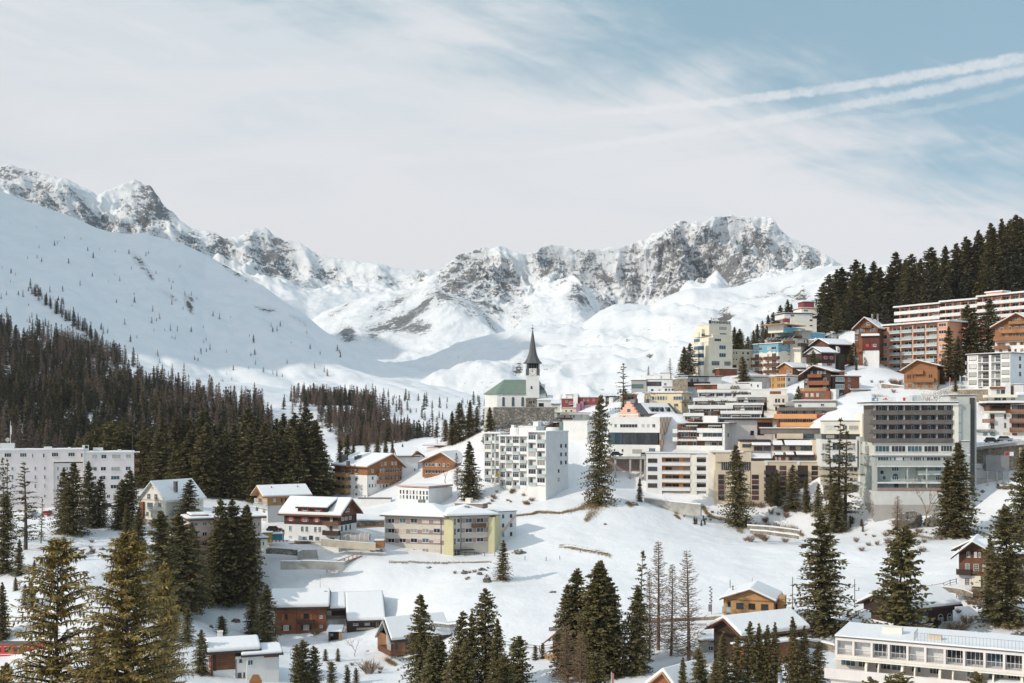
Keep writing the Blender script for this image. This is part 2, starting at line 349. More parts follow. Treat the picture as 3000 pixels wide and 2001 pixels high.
sheet('mountain',U3,[(0,base3,dd(1750)),(.42,mid3,dd(2200)),(1.0,c3,dd(2550)),(1.45,[(u,v + 150) for u,v in c3],dd(3100))],
      d3,MROCK,[(1375,790,95,60,-20,1.0),(1320,850,70,50,-30,1.0),(1400,870,85,40,0,1.0),(1270,880,50,22,-30,.9),(1180,940,90,28,-12,1.25),(1120,955,62,22,-10,1.2),(1200,970,60,20,10,1.25),(1020,975,36,26,40,1.4),(1090,985,30,16,20,1.2),(1150,890,90,13,-24,.95),(1240,925,50,28,-10,1.1),(1300,915,50,34,0,1.1),(1350,930,50,22,20,1.0),(1000,905,60,9,-28,.8),(1430,910,40,18,40,.95),(1480,800,70,60,60,.8),(1510,870,50,30,60,.7),
                 (1610,745,75,40,10,.8),(1650,800,45,40,60,.68),(1690,880,30,34,70,1.1),(1540,885,26,14,40,1.0),(1390,905,40,22,40,1.0),(1740,745,80,28,0,.75),(1790,780,60,26,10,.75),(1860,740,70,40,-10,.72),(1820,800,40,9,10,.7),
                 (1970,700,90,48,-20,.85),(1990,760,90,40,10,.82),(2110,680,100,52,0,.84),(2150,740,100,50,20,.9),(2220,670,75,40,10,.78),(2180,790,38,30,40,1.05),(2060,790,30,16,20,.9),(2010,790,22,12,0,.9),(2300,730,55,40,40,.85),(2340,760,50,20,30,.6),(2390,735,60,14,35,.75),(2270,830,80,9,-12,.62),(2380,850,90,12,0,.62)],.30,260,crest_rough=6)
# S2: the broad snow slope on the left; steepened beyond the frame, shaded by an added ridge
c2 = [(-1500,-700),(-1000,-380),(-600,60),(-300,330),(0,557),(67,584),(147,611),(223,638),(286,667),(321,678),(379,684),(424,680),(446,689),(491,700),(536,713),(603,745),(643,767),(714,807),(768,834),(830,880),(893,920),(947,966),(1041,1028),(1090,1051),(1148,1066),(1250,1090),(1400,1130)]
def d2(x,y,z,U,V):
    a = fbm(x / 260,y / 260,z / 400,5); b = fbm(x / 60,y / 90,z / 90 + 4,4)
    swell = 16 * np.exp(-((U - 560) / 90) ** 2 - ((V - 720) / 35) ** 2)
    rib = np.abs(perlin((x + y * .5) / 170 + 3,z * 0,(y - x * .3) / 900)) * 22
    gly = ridged((x + y * .55) / 120,3.3,(y - x * .3) / 700,4) * np.clip((V - 700) / 120,0,1); return a * 9 + b * 2.6 - gly * 7 + swell - rib * .15 - 4,a * 8
U2 = np.linspace(-1500,1400,520)
sheet('snow_slope',U2,[(0,[(-1500,900),(0,1080),(300,1150),(600,1300),(700,1420),(1400,1420)],dd(760)),(.35,[(-1500,500),(-600,700),(0,900),(300,980),(640,1090),(1000,1110),(1400,1165)],dd(1000)),(1.0,c2,[(-1500,1500),(600,1500),(1000,1300),(1400,1200)]),(1.35,[(u,v + 260) for u,v in c2],[(-1500,1900),(600,1900),(1400,1500)])],
      d2,MHILL,[(410,755,30,10,50,1.2),(440,790,24,8,60,1.1),(555,880,22,9,65,1.3),(560,860,12,16,0,1.1),(680,790,60,7,35,1.0),(500,850,40,6,40,.8),(780,880,40,5,20,.9),(160,690,30,5,20,.8),(880,930,40,4,30,.8)],.30,170,crest_rough=1.2)
# S4: sunlit rolling ground of the valley head behind the church
c4 = [(-200,1150),(600,1120),(800,1095),(1000,1080),(1153,1066),(1250,1050),(1358,1000),(1425,982),(1559,953),(1640,950),(1711,944),(1757,910),(1800,891),(1868,891),(1907,896),(1945,872),(1980,856),(2029,843),(2083,845),(2148,840),(2250,815),(2350,790),(2450,778),(2600,775),(2800,772),(3600,720)]
def d4(x,y,z,U,V):
    a = fbm(x / 130,y / 130,2.2,5,.52); b = np.abs(fbm(x / 70,y / 70,7.7,4)); gul = np.abs(perlin((x + .5 * y) / 90,0 * y,(y - x * .4) / 420))
    return a * 16 - b * 11 - gul * 20 + 6,a * 8
U4 = np.linspace(-200,3600,640)
sheet('valley_hills',U4,[(0,[(-200,1460),(1000,1460),(1500,1430),(2000,1350),(2400,1250),(3600,1100)],dd(800)),(.5,[(-200,1210),(700,1190),(1000,1165),(1400,1090),(1700,1060),(2000,1010),(2300,930),(2600,860),(3600,790)],dd(1150)),(1.0,c4,dd(1650)),(1.35,[(u,v + 110) for u,v in c4],dd(2000))],
      d4,MHILL,[(1425,1068,34,9,-12,1.35),(1520,1085,22,12,-50,1.2),(2130,920,34,22,30,1.35),(1920,925,15,7,0,1.3),(1905,1052,12,6,0,1.1),(1620,1075,40,8,-20,.75),(1330,1085,60,5,-20,.5),(1480,960,60,6,-20,.5),(1700,1040,60,18,20,.44),(1800,980,90,20,10,.42),(2270,835,60,8,-14,1.1),(2330,850,70,10,5,1.05),(2200,862,30,6,-20,1.1),(1650,1090,40,15,0,.5),(1000,1150,90,20,0,.5)],.42,170,crest_rough=1.5)

# unseen ridge added beyond the left edge, shaped to shade the left snow slope
gx_,gy_ = np.meshgrid(np.linspace(-2300,-760,60),np.linspace(150,2600,90))
cr_ = 1130 * np.clip((gy_ - 200) / 420,0,1) ** .8 * (1 - .55 * np.clip((gy_ - 1050) / 500,0,1)); pz_ = cr_ * np.clip(1 - np.abs(gx_ + 1500) / 760,0,1) ** .9 + ridged(gx_ / 300,gy_ / 300,1.7,5) * 40 - 40
tag(obj('added_shade_ridge',mesh_np('added_shade_ridge',np.stack([gx_,gy_,pz_],-1).reshape(-1,3),grid_faces(*gx_.shape),MROCK2,smooth=True)),kind='structure')
# ------------------------------------------------------------------ the ground of the village: a smooth surface through known points
GC = [(-700,1480,370),(-100,1478,368),(200,1482,364),(393,1480,362),(100,1525,343),(380,1532,338),(240,1565,318),(300,1605,298),(100,1640,283),(0,1710,265),(-500,1650,280),(400,1640,283),(100,1800,250),(300,1760,252),(30,1938,236),(-500,1930,236),
      (440,1548,338),(600,1490,395),(640,1455,415),(700,1440,430),(780,1532,330),(1000,1482,415),(900,1585,320),(1180,1485,395),(1200,1618,322),(1300,1627,318),(1450,1618,322),(1250,1648,311),(1100,1685,300),(1300,1705,294),(1250,1760,280),(1400,1800,266),
      (700,1765,297),(550,1790,284),(850,1864,281),(1120,1848,284),(900,1740,297),(1060,1745,296),(1600,1463,372),(1430,1432,388),(1700,1402,394),(1650,1502,353),(1700,1560,333),(1800,1605,318),(1900,1560,332),(1900,1490,358),(1720,1480,362),(1800,1430,378),(1600,1600,322),(1550,1700,295),
      (1900,1464,384),(2080,1472,378),(2250,1472,376),(2430,1502,360),(2560,1508,350),(2700,1527,343),(2850,1475,348),(2000,1560,343),(2200,1600,325),(2500,1600,318),(2800,1580,318),(1950,1700,288),(2200,1720,284),(2400,1750,272),(2700,1690,284),(2950,1500,335),(2990,1640,280),(3400,1560,310),(3400,1700,250),
      (2850,1745,236),(2980,1740,236),(2700,1858,224),(2220,1855,246),(2450,1860,238),(2960,1850,212),(1700,1850,256),(1500,1960,228),(1500,1860,258),(1900,1900,236),(1000,1960,243),(700,1988,226),(1000,1900,264),(1300,1900,258),(2450,2030,186),(3000,2040,165),(3400,2040,165),(2000,2010,200),(1700,2010,212),(500,1990,212),(150,2010,200),(-500,2010,200),
      (2400,1182,394),(2690,1152,394),(2920,1137,390),(2690,1112,442),(2800,950,470),(2640,962,470),(3000,930,470),(2560,1060,440),(2300,1108,468),(2090,1103,458),(1900,1222,434),(2000,1195,440),(1850,1152,460),(1950,1148,460),(2250,1132,442),(2150,1135,442),(1820,1215,445),(2340,980,500),(2150,1080,470),(2150,1340,398),(2150,1322,412),(2270,1340,395),(2310,1320,402),(2080,1335,402),(2000,1215,412),(1900,1225,412),(2250,1180,420),(2450,1120,420),(2560,1140,405),(2620,1175,390),(2800,1180,385),(2960,1290,370),(2900,1400,355),(3400,1100,390),(3400,900,470),
      (1720,1340,405),(1850,1345,402),(1500,1290,415),(1450,1300,420),(1560,1265,432),(1640,1240,440),(1440,1245,445),(1700,1225,465),(1330,1300,445),(1350,1345,430),(1200,1345,450),(1050,1400,450),
      (2440,980,520),(2560,975,520),(2650,890,540),(2800,860,545),(3000,815,550),(2700,800,650),(3000,740,660),(3400,640,660),(2450,900,640),(2250,985,560),(2250,1010,700),
      (200,1400,450),(-300,1400,450),(500,1400,460),(0,1290,540),(-400,1280,540),(300,1300,540),(600,1330,540),(0,1130,680),(300,1180,660),(600,1240,640),(0,985,860),(-500,930,860),(300,1070,820),(450,1120,800),(640,1170,790),(800,1250,680),(1000,1300,610),(1150,1290,640),(900,1170,840),(1100,1190,800),(1300,1200,800),(1500,1215,720),(1700,1195,760),(1900,1160,750),(2100,1085,720),(2300,1060,860),
      (1000,1160,980),(1500,1170,980),(2000,1150,980),(2500,1080,980),(0,950,980),(500,1080,980),(3200,930,980),(1350,1260,520),(1250,1320,500),(1600,1230,560),(1850,1180,560),(2050,1100,560)]
GP = [P(*q) for q in GC] + [Vector((x,y,z)) for (x,y,z) in ((-70,130,-46),(0,130,-47),(60,130,-46),(0,100,-38),(-80,100,-38),(80,100,-38),(0,60,-23),(-60,60,-23),(60,60,-23),(0,0,-2.2),(-40,0,-2.2),(40,0,-2.2),(0,25,-10),(0,-40,6),(-120,160,-50),(120,160,-48),(0,165,-50),(-80,0,-2),(80,0,-2))]
GP = np.array([tuple(q) for q in GP]); GS = 100.0
def tps_fit(p,lam=0.008):
    xy = p[:,:2] / GS; n = len(p); r = np.linalg.norm(xy[:,None] - xy[None],axis=2); K = np.where(r > 0,r ** 2 * np.log(r + 1e-12),0) + lam * np.eye(n)
    A_ = np.zeros((n + 3,n + 3)); A_[:n,:n] = K; A_[:n,n] = 1; A_[:n,n + 1:] = xy; A_[n,:n] = 1; A_[n + 1:,:n] = xy.T
    return np.linalg.solve(A_,np.concatenate([p[:,2],[0,0,0]]))
GW = tps_fit(GP)
def tps_eval(x,y):
    q = np.stack([x.ravel(),y.ravel()],1) / GS; out = np.zeros(len(q)); n = len(GP); xy = GP[:,:2] / GS
    for i in range(0,len(q),8000):
        r2 = ((q[i:i + 8000,None] - xy[None]) ** 2).sum(2); out[i:i + 8000] = (.5 * r2 * np.log(r2 + 1e-12)) @ GW[:n] + GW[n] + q[i:i + 8000] @ GW[n + 1:]
    return out.reshape(x.shape)
GU = np.linspace(-900,3900,420); GDD = np.concatenate([np.linspace(-30,90,40,endpoint=False),np.linspace(90,470,260,endpoint=False),np.linspace(470,1000,110)])
gu,gd = np.meshgrid(GU,GDD); gx = (gu - UC) / F * np.maximum(gd,60 + .0 * gd) ; gy = gd
gz = tps_eval(gx,gy)
nearf = np.clip((gd - 100) / 60,0,1)
gz += nearf * (fbm(gx / 26,gy / 26,1.3,4) * .75 + fbm(gx / 7,gy / 7,5.1,3) * .14) + np.clip((gd - 480) / 150,0,1) * fbm(gx / 60,gy / 60,3.3,4) * 4
# snow tracks trodden and skied across the meadows, ploughed banks, and rough snow under the village
def _w(u,v,d): return np.array([(u - UC) / F * d,d])
def carve(pts,depth,wid):
    global gz
    for (a,b) in zip(pts,pts[1:]):
        a,b = _w(*a),_w(*b); ab = b - a; t = np.clip(((gx - a[0]) * ab[0] + (gy - a[1]) * ab[1]) / (ab @ ab),0,1); q = np.hypot(gx - a[0] - t * ab[0],gy - a[1] - t * ab[1]); m_ = q < wid * 3
        gz[m_] -= depth * (np.exp(-(q[m_] / wid) ** 2) - .5 * np.exp(-((q[m_] - wid * 1.7) / (wid * .6)) ** 2))
for pts,dp,wd in (([(1150,0,274),(1400,0,272),(1700,0,270),(2000,0,266),(2300,0,262)],.28,.9),([(1100,0,284),(1350,0,287),(1600,0,290),(1850,0,300)],.22,.8),([(1500,0,310),(1650,0,300),(1700,0,285),(1640,0,262)],.22,.7),([(1900,0,310),(2050,0,292),(2250,0,280),(2450,0,270)],.22,.8),([(2500,0,300),(2650,0,290),(2800,0,280),(2950,0,262)],.25,.8),([(900,0,262),(1050,0,266),(1180,0,262),(1300,0,254)],.25,.8),([(0,0,300),(150,0,292),(330,0,282),(480,0,300)],.3,1.0),([(1450,0,340),(1600,0,330),(1750,0,326)],.2,.8),([(2150,0,236),(2300,0,246),(2500,0,252)],.3,.9),
    ([(-100,0,350),(120,0,350),(380,0,348),(600,0,352)],.6,3.2),([(690,0,322),(800,0,327),(1000,0,333),(1150,0,336)],.5,2.6)): carve(pts,dp,wd)
rough = lambda u0,d0,su,sd: np.exp(-((gu - u0) / su) ** 2 - ((gd - d0) / sd) ** 2)
gz += fbm(gx / 3.2,gy / 3.2,8.8,3) * (.38 * rough(1790,372,110,16) + .30 * rough(1560,378,120,14) + .34 * rough(2200,340,260,18) + .3 * rough(1350,300,120,12) + .28 * rough(2700,335,200,14) + .3 * rough(700,420,160,25) + .25 * rough(300,300,260,22) + .22 * rough(1050,262,200,12))
def ground_z(x,y):
    u = x / max(y,60) * F + UC; i = np.clip(np.searchsorted(GDD,y) - 1,0,len(GDD) - 2); j = np.clip(np.searchsorted(GU,u) - 1,0,len(GU) - 2)
    a = min(max((y - GDD[i]) / (GDD[i + 1] - GDD[i]),0),1); b = min(max((u - GU[j]) / (GU[j + 1] - GU[j]),0),1)
    return float((gz[i,j] * (1 - b) + gz[i,j + 1] * b) * (1 - a) + (gz[i + 1,j] * (1 - b) + gz[i + 1,j + 1] * b) * a)
def ground_hit(U,V,dmin=95,dmax=990):
    """distance at which the line of sight through (U, V) first meets the ground"""
    d = dmin
    while d < dmax:
        if ground_z((U - UC) / F * d,d) >= (VH - V) / F * d: return d
        d += 1.0
    return dmax
gme = mesh_np('ground',np.stack([gx,gy,gz],-1).reshape(-1,3),grid_faces(*gx.shape),SNOW,smooth=True)
ground = tag(obj('ground',gme),kind='structure')
# ------------------------------------------------------------------ trees
def needles(name,c,c2,tint=(.20,.14,.05)):
    m,h,bs = newmat(name); oi = h.n('ShaderNodeObjectInfo'); tc = h.n('ShaderNodeTexCoord')
    n = h.noise(tc.outputs['Object'],1.1,4,.6); g = h.n('ShaderNodeNewGeometry')
    colr = h.mix(h.mapr(n,.35,.68),c,c2)
    colr = h.mix(h.math('MULTIPLY',g.outputs['Random Per Island'],.55),colr,tuple(q * 1.5 for q in c2))
    colr = h.mix(h.math('MULTIPLY',oi.outputs['Random'],.28),colr,tint)
    h.link(colr,bs.inputs['Base Color']); bs.inputs['Roughness'].default_value = .7; bs.inputs['Specular IOR Level'].default_value = .25
    MATS[name] = m; return m
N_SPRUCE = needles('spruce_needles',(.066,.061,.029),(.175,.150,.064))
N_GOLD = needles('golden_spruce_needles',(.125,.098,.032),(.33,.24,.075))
N_LARCH = needles('bare_larch_twigs',(.125,.088,.070),(.235,.165,.125),(.17,.13,.12))
N_PINE = needles('pine_needles',(.070,.062,.024),(.15,.125,.048))
N_FAR = needles('far_spruce_needles',(.034,.036,.022),(.085,.080,.044),(.12,.09,.05)); N_TWIG = needles('bare_twigs',(.15,.095,.055),(.25,.165,.10),(.15,.11,.08))
N_GRASS = needles('dry_grass_blades',(.17,.12,.065),(.30,.22,.12))
BARK = wood('bark',(.13,.10,.075),(.055,.042,.034),horiz=False,board=1.1)
BARKP = wood('larch_bark',(.20,.145,.105),(.10,.07,.05),horiz=False,board=1.1)

def leafquads(base,dirn,up,length,width):
    """thin diamonds: base points, unit directions, unit sideways vectors"""
    side = np.cross(dirn,up); side /= np.linalg.norm(side,axis=1)[:,None] + 1e-9
    L,W = length[:,None],width[:,None]
    v = np.stack([base,base + dirn * L * .45 + side * W,base + dirn * L,base + dirn * L * .45 - side * W],1)
    n = len(base); return v.reshape(-1,3),np.arange(4 * n).reshape(n,4)
def tubes(paths,n=4):
    vs,fs = [],[]; k = 0
    for pts,r0,r1 in paths:
        pts = np.asarray(pts); m = len(pts); d = np.gradient(pts,axis=0); d /= np.linalg.norm(d,axis=1)[:,None] + 1e-9
        ref = np.where(np.abs(d[:,2:3]) > .9,np.array([[1.,0,0]]),np.array([[0,0,1.]])); a = np.cross(d,ref); a /= np.linalg.norm(a,axis=1)[:,None]; b = np.cross(d,a)
        rr = np.linspace(r0,r1,m)[:,None,None]; an = np.arange(n) * 2 * math.pi / n
        ring = pts[:,None] + (a[:,None] * np.cos(an)[None,:,None] + b[:,None] * np.sin(an)[None,:,None]) * rr
        vs.append(ring.reshape(-1,3)); i = np.arange(m * n).reshape(m,n) + k
        fs.append(np.stack([i[:-1],np.roll(i[:-1],-1,1),np.roll(i[1:],-1,1),i[1:]],-1).reshape(-1,4)); k += m * n
    return np.concatenate(vs),np.concatenate(fs)
def conifer(seed,H=20.0,rad=3.0,whorls=34,nb=7,steps=6,low=.05,shape=.85,droop=.35,twig=.62,dens=1.0,tw=.15,ragged=.28,tip=.04,lean=.0):
    """crown (leaf quads) and trunk + limbs of a conifer; returns crown verts/faces and trunk verts/faces"""
    g = np.random.default_rng(seed); B,D,U_,L,W = [],[],[],[],[]; limbs = []
    lop = g.normal(0,1,(3,)); bend = g.normal(0,.012,2) * H
    for i in range(whorls):
        t = low + (1 - low - .01) * (i + g.uniform(-.35,.35)) / (whorls - 1); t = min(max(t,low),.99); z = t * H
        r = rad * ((1 - t) ** shape + tip * (1 - t) ** .2) * (1 - .25 * max(0,(.16 - t) / .16)); k = max(3,int(round(nb * (1 - .35 * t))))
        a0 = g.uniform(0,6.28); cx,cy = bend * t * t
        for j in range(k):
            if g.random() > dens: continue
            a = a0 + j * 6.283 / k + g.uniform(-.35,.35); rr = r * (1 + g.uniform(-ragged,ragged) + .10 * math.sin(a * 2 + lop[0] + t * 9))
            if rr < .12: rr = .12
            z = t * H + g.uniform(-.7,.7) * H / whorls; ca,sa = math.cos(a),math.sin(a); dr = droop * (1 - .75 * t) * g.uniform(.6,1.4); rise = .25 + .5 * t
            s = np.linspace(.12,1,steps) if steps > 1 else np.array([.6])
            px = cx + ca * rr * s; py = cy + sa * rr * s; pz = z + rr * (rise * s - (dr + rise * .55) * s ** 2 + .18 * np.clip(s - .7,0,1))
            pts = np.stack([px,py,pz],1)
            limbs.append((np.stack([[cx,cy,z],pts[len(pts) // 2],pts[-1]]),.012 * H * .08 + .02 * rr,.008))
            out = np.array([ca,sa,0.]); lat = np.array([-sa,ca,0.])
            for q in range(len(s)):
                ln = twig * (1.0 - .45 * s[q]) * (.45 + .55 * min(1,rr / 1.6))
                for sg in (-1,1,0,2):
                    if sg == 2 and g.random() < .35: continue
                    if sg in (-1,1): dv = out * g.uniform(.45,.9) + lat * sg * g.uniform(.6,1.0) + np.array([0,0,g.uniform(-.55,.1)])
                    elif sg == 0: dv = out * g.uniform(.6,1) + np.array([0,0,g.uniform(-.25,.45)]) + lat * g.uniform(-.3,.3)
                    else: dv = out * .25 + lat * g.uniform(-.5,.5) + np.array([0,0,-1.])
                    dv /= np.linalg.norm(dv); B.append(pts[q] + g.normal(0,.05,3)); D.append(dv)
                    uv = np.array([g.normal(0,.5),g.normal(0,.5),1.]); U_.append(uv if sg != 2 else lat + g.normal(0,.4,3)); L.append(ln * g.uniform(.75,1.35)); W.append(tw * g.uniform(.7,1.4))
    # leader
    for q in range(10):
        a = g.uniform(0,6.28); dv = np.array([math.cos(a) * .35,math.sin(a) * .35,1.]); dv /= np.linalg.norm(dv)
        B.append(np.array([bend[0],bend[1],H * (.965 + .003 * q)])); D.append(dv); U_.append(np.array([math.sin(a),-math.cos(a),.1])); L.append(.6); W.append(tw * .6)
    cv,cf = leafquads(np.array(B),np.array(D),np.array(U_),np.array(L),np.array(W))
    zz = np.linspace(-.08,1,9); tp = np.stack([bend[0] * zz * zz.clip(0),bend[1] * zz * zz.clip(0),zz * H],1)
    tv,tf = tubes([(tp,.014 * H,.02)] ,8); lv,lf = tubes(limbs,3)
    return cv,cf,np.concatenate([tv,lv]),np.concatenate([tf,lf + len(tv)])
def bare_larch(seed,H=24.0,rad=3.6,whorls=44,low=.10,nb=6,twn=12):
    """leafless larch: a straight trunk with sagging boughs that turn up at the tip, hung with fine twigs"""
    g = np.random.default_rng(seed); limbs,B,D,U_,L,W = [],[],[],[],[],[]
    for i in range(whorls):
        t = low + (1 - low) * i / whorls; z = t * H; r = rad * ((1 - t) ** .8 + .06); a0 = g.uniform(0,6.28)
        for j in range(nb):
            if g.random() < .18: continue
            a = a0 + j * 6.283 / nb + g.uniform(-.5,.5); rr = r * g.uniform(.45,1.15); ca,sa = math.cos(a),math.sin(a); s = np.linspace(0,1,6)
            sag = g.uniform(.25,.6) * (1 - t) - .25 * t; pz = z + rr * (-sag * np.sin(s * 2.2) + .55 * s ** 3 * .8)
            wob = g.normal(0,.05 * rr,(6,2)) * s[:,None]
            pts = np.stack([ca * rr * s + wob[:,0],sa * rr * s + wob[:,1],pz],1); limbs.append((pts,.045 + .016 * rr,.02))
            for q in range(twn):
                u = g.uniform(.15,1); p = np.array([np.interp(u,s,pts[:,c]) for c in range(3)]); dv = np.array([ca * .6,sa * .6,0]) + np.array([-sa,ca,0]) * g.uniform(-1.2,1.2) + np.array([0,0,g.uniform(-.3,.7)])
                dv /= np.linalg.norm(dv); B.append(p); D.append(dv); U_.append(g.normal(0,1,3)); L.append(g.uniform(.4,1.1) * (.5 + .2 * rr)); W.append(.042)
    cv,cf = leafquads(np.array(B),np.array(D),np.array(U_),np.array(L),np.array(W))
    zz = np.linspace(-.08,1,9); tv,tf = tubes([(np.stack([np.sin(zz * 3) * .12,np.cos(zz * 2.3) * .12,zz * H],1),.014 * H,.03)],8); lv,lf = tubes(limbs,3)
    return np.concatenate([cv,lv]),np.concatenate([cf,lf + len(cv)]),tv,tf
def broadleaf(seed,H=8.0,spread=3.0,depth=5,trunk=.12):
    """leafless broad tree or shrub: forked limbs"""
    g = np.random.default_rng(seed); limbs = []
    def grow(p,d,l,r,n):
        q = p + d * l * .5 + g.normal(0,.04 * l,3); e = p + d * l; limbs.append((np.stack([p,q,e]),r,r * .62))
        if n == 0: return
        for _ in range(g.integers(2,4)):
            dv = d + g.normal(0,.48,3) + np.array([0,0,.16]); dv[:2] *= spread / H * 2.2; dv /= np.linalg.norm(dv); grow(e,dv,l * g.uniform(.6,.85),r * .6,n - 1)
    grow(np.array([0,0,-.3]),np.array([0,0,1.]),H * .3,trunk,depth)
    return tubes(limbs,3)
def shrub_mesh(seed,H=1.6,rad=1.2,n=90,w=.02):
    g = np.random.default_rng(seed); a = g.uniform(0,6.28,n); tilt = g.uniform(.05,1.0,n) ** .7; D = np.stack([np.cos(a) * tilt * rad / H,np.sin(a) * tilt * rad / H,np.ones(n)],1); D /= np.linalg.norm(D,axis=1)[:,None]
    B = np.stack([np.cos(a) * .15,np.sin(a) * .15,np.full(n,-.1)],1); L = g.uniform(.6,1.1,n) * H
    v1,f1 = leafquads(B,D,g.normal(0,1,(n,3)),L,np.full(n,w))
    B2 = np.repeat(B + D * (L * g.uniform(.3,.8,n))[:,None],3,0); D2 = np.repeat(D,3,0) + g.normal(0,.45,(3 * n,3)); D2 /= np.linalg.norm(D2,axis=1)[:,None]
    v2,f2 = leafquads(B2,D2,g.normal(0,1,(3 * n,3)),g.uniform(.25,.5,3 * n) * H,np.full(3 * n,w * .7))
    return np.concatenate([v1,v2]),np.concatenate([f1,f2 + len(v1)])

KIND = {}
def add_kind(key,H,rad,parts,mats): KIND.setdefault(key,[]).append((H,rad,[mesh_np(n_,v,f,m_) for (n_,v,f),m_ in zip(parts,mats)]))
for sd,rad,dn,rg in ((1,3.0,1,.3),(2,3.5,1,.36),(3,2.6,.95,.34),(4,3.3,.88,.42),(5,3.2,.93,.5),(6,2.8,.97,.4)):
    c = conifer(sd,20,rad,38,9,7,.03,.62 + .05 * (sd % 4),.40,.74,dn,.15,rg); add_kind('spruce',20,rad,[('crown',c[0],c[1]),('trunk',c[2],c[3])],(N_SPRUCE,BARK))
for sd,rad,dn in ((11,2.0,.6),(12,2.3,.5)):                       # thin, see-through spruce
    c = conifer(sd,20,rad,30,6,6,.14,.6,.45,.55,dn,.11,.5); add_kind('thin',20,rad,[('crown',c[0],c[1]),('trunk',c[2],c[3])],(N_SPRUCE,BARK))
for sd,rad in ((21,2.4),(22,2.8)):                                    # stone pine: blunt, columnar
    c = conifer(sd,14,rad,26,8,6,.04,.42,.05,.75,.95,.17,.3,.10); add_kind('pine',14,rad,[('crown',c[0],c[1]),('trunk',c[2],c[3])],(N_PINE,BARK))
for sd,rad in ((31,2.6),(32,2.2)):                                    # larch with its dense bare twigs, seen from afar
    c = conifer(sd,18,rad,32,7,6,.08,.75,.2,.7,.85,.06,.35); add_kind('larch',18,rad,[('crown',c[0],c[1]),('trunk',c[2],c[3])],(N_LARCH,BARKP))
for sd in (41,42,43):
    c = bare_larch(sd); add_kind('bare',24,3.6,[('crown',c[0],c[1]),('trunk',c[2],c[3])],(N_TWIG,BARKP))
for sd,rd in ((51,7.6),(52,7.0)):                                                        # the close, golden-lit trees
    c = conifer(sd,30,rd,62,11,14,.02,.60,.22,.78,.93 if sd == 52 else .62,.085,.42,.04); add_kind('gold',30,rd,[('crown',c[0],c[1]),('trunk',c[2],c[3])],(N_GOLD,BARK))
for sd in (61,62,63):
    v,f = broadleaf(sd); add_kind('leafless',8,3,[('limbs',v,f)],(N_TWIG,))
for sd in (71,72,73):
    v,f = shrub_mesh(sd); add_kind('shrub',1.6,1.2,[('branches',v,f)],(N_TWIG,))
for sd in (81,82):                                                        # far trees, few faces, one mesh of two materials
    for key,m_,rad,w_ in (('farspruce',N_FAR,2.7,.34),('farlarch',N_LARCH,2.4,.16),('farpine',N_PINE,2.8,.36)):
        c = conifer(sd + len(key),20,rad,17,6,3,.06,.8,.35,1.25,.95,w_,.3)
        v = np.concatenate([c[0],c[2]]); f = np.concatenate([c[1],c[3] + len(c[0])]); KIND.setdefault(key,[]).append((20,rad,[mesh_np(key + '_tree',v,f,(m_,BARK),np.concatenate([np.zeros(len(c[1])),np.ones(len(c[3]))]))],(v,f)))
NAMES = {'spruce': 'spruce_tree','thin': 'spruce_tree','pine': 'pine_tree','larch': 'larch_tree','bare': 'larch_tree','gold': 'spruce_tree','leafless': 'bare_tree','shrub': 'shrub','farspruce': 'spruce_tree','farlarch': 'larch_tree','farpine': 'pine_tree'}
def plant(kind,x,y,z,h,wide=1.0,label=None,group=None):
    """one tree of height h: an Empty with crown and trunk, or one mesh for a far tree"""
    H,rad,meshes = random.choice(KIND[kind])[:3]; s = h / H; rz = random.uniform(0,6.28); cat = 'shrub' if kind == 'shrub' else 'tree'
    if len(meshes) == 1:
        r = obj(NAMES[kind],meshes[0],None,(x,y,z),rz)
    else:
        r = obj(NAMES[kind],None,None,(x,y,z),rz)
        for me in meshes: obj(me.name.split('.')[0],me,r)
    r.scale = (s * wide,s * wide,s); r.rotation_euler = (random.gauss(0,.018),random.gauss(0,.018),rz); tag(r,label,cat,group); return r
def tree(kind,U,Vt,Vb,label=None,group=None,d=None,wide=1.0,dmin=95):
    """a tree whose foot stands at (U, Vb) and whose top reaches row Vt; where the foot is hidden the distance is given"""
    if d is None: d = ground_hit(U,Vb,dmin)
    x,y = (U - UC) / F * d,d; z = ground_z(x,y) - .15
    h = (VH - Vt) / F * d - z
    return plant(kind,x,y,z,max(h,.6),wide * random.uniform(.86,1.14) * {'bare': 1.3,'leafless': 1,'shrub': 1,'thin': 1.2,'spruce': 1.34}.get(kind,1.2),label,group)
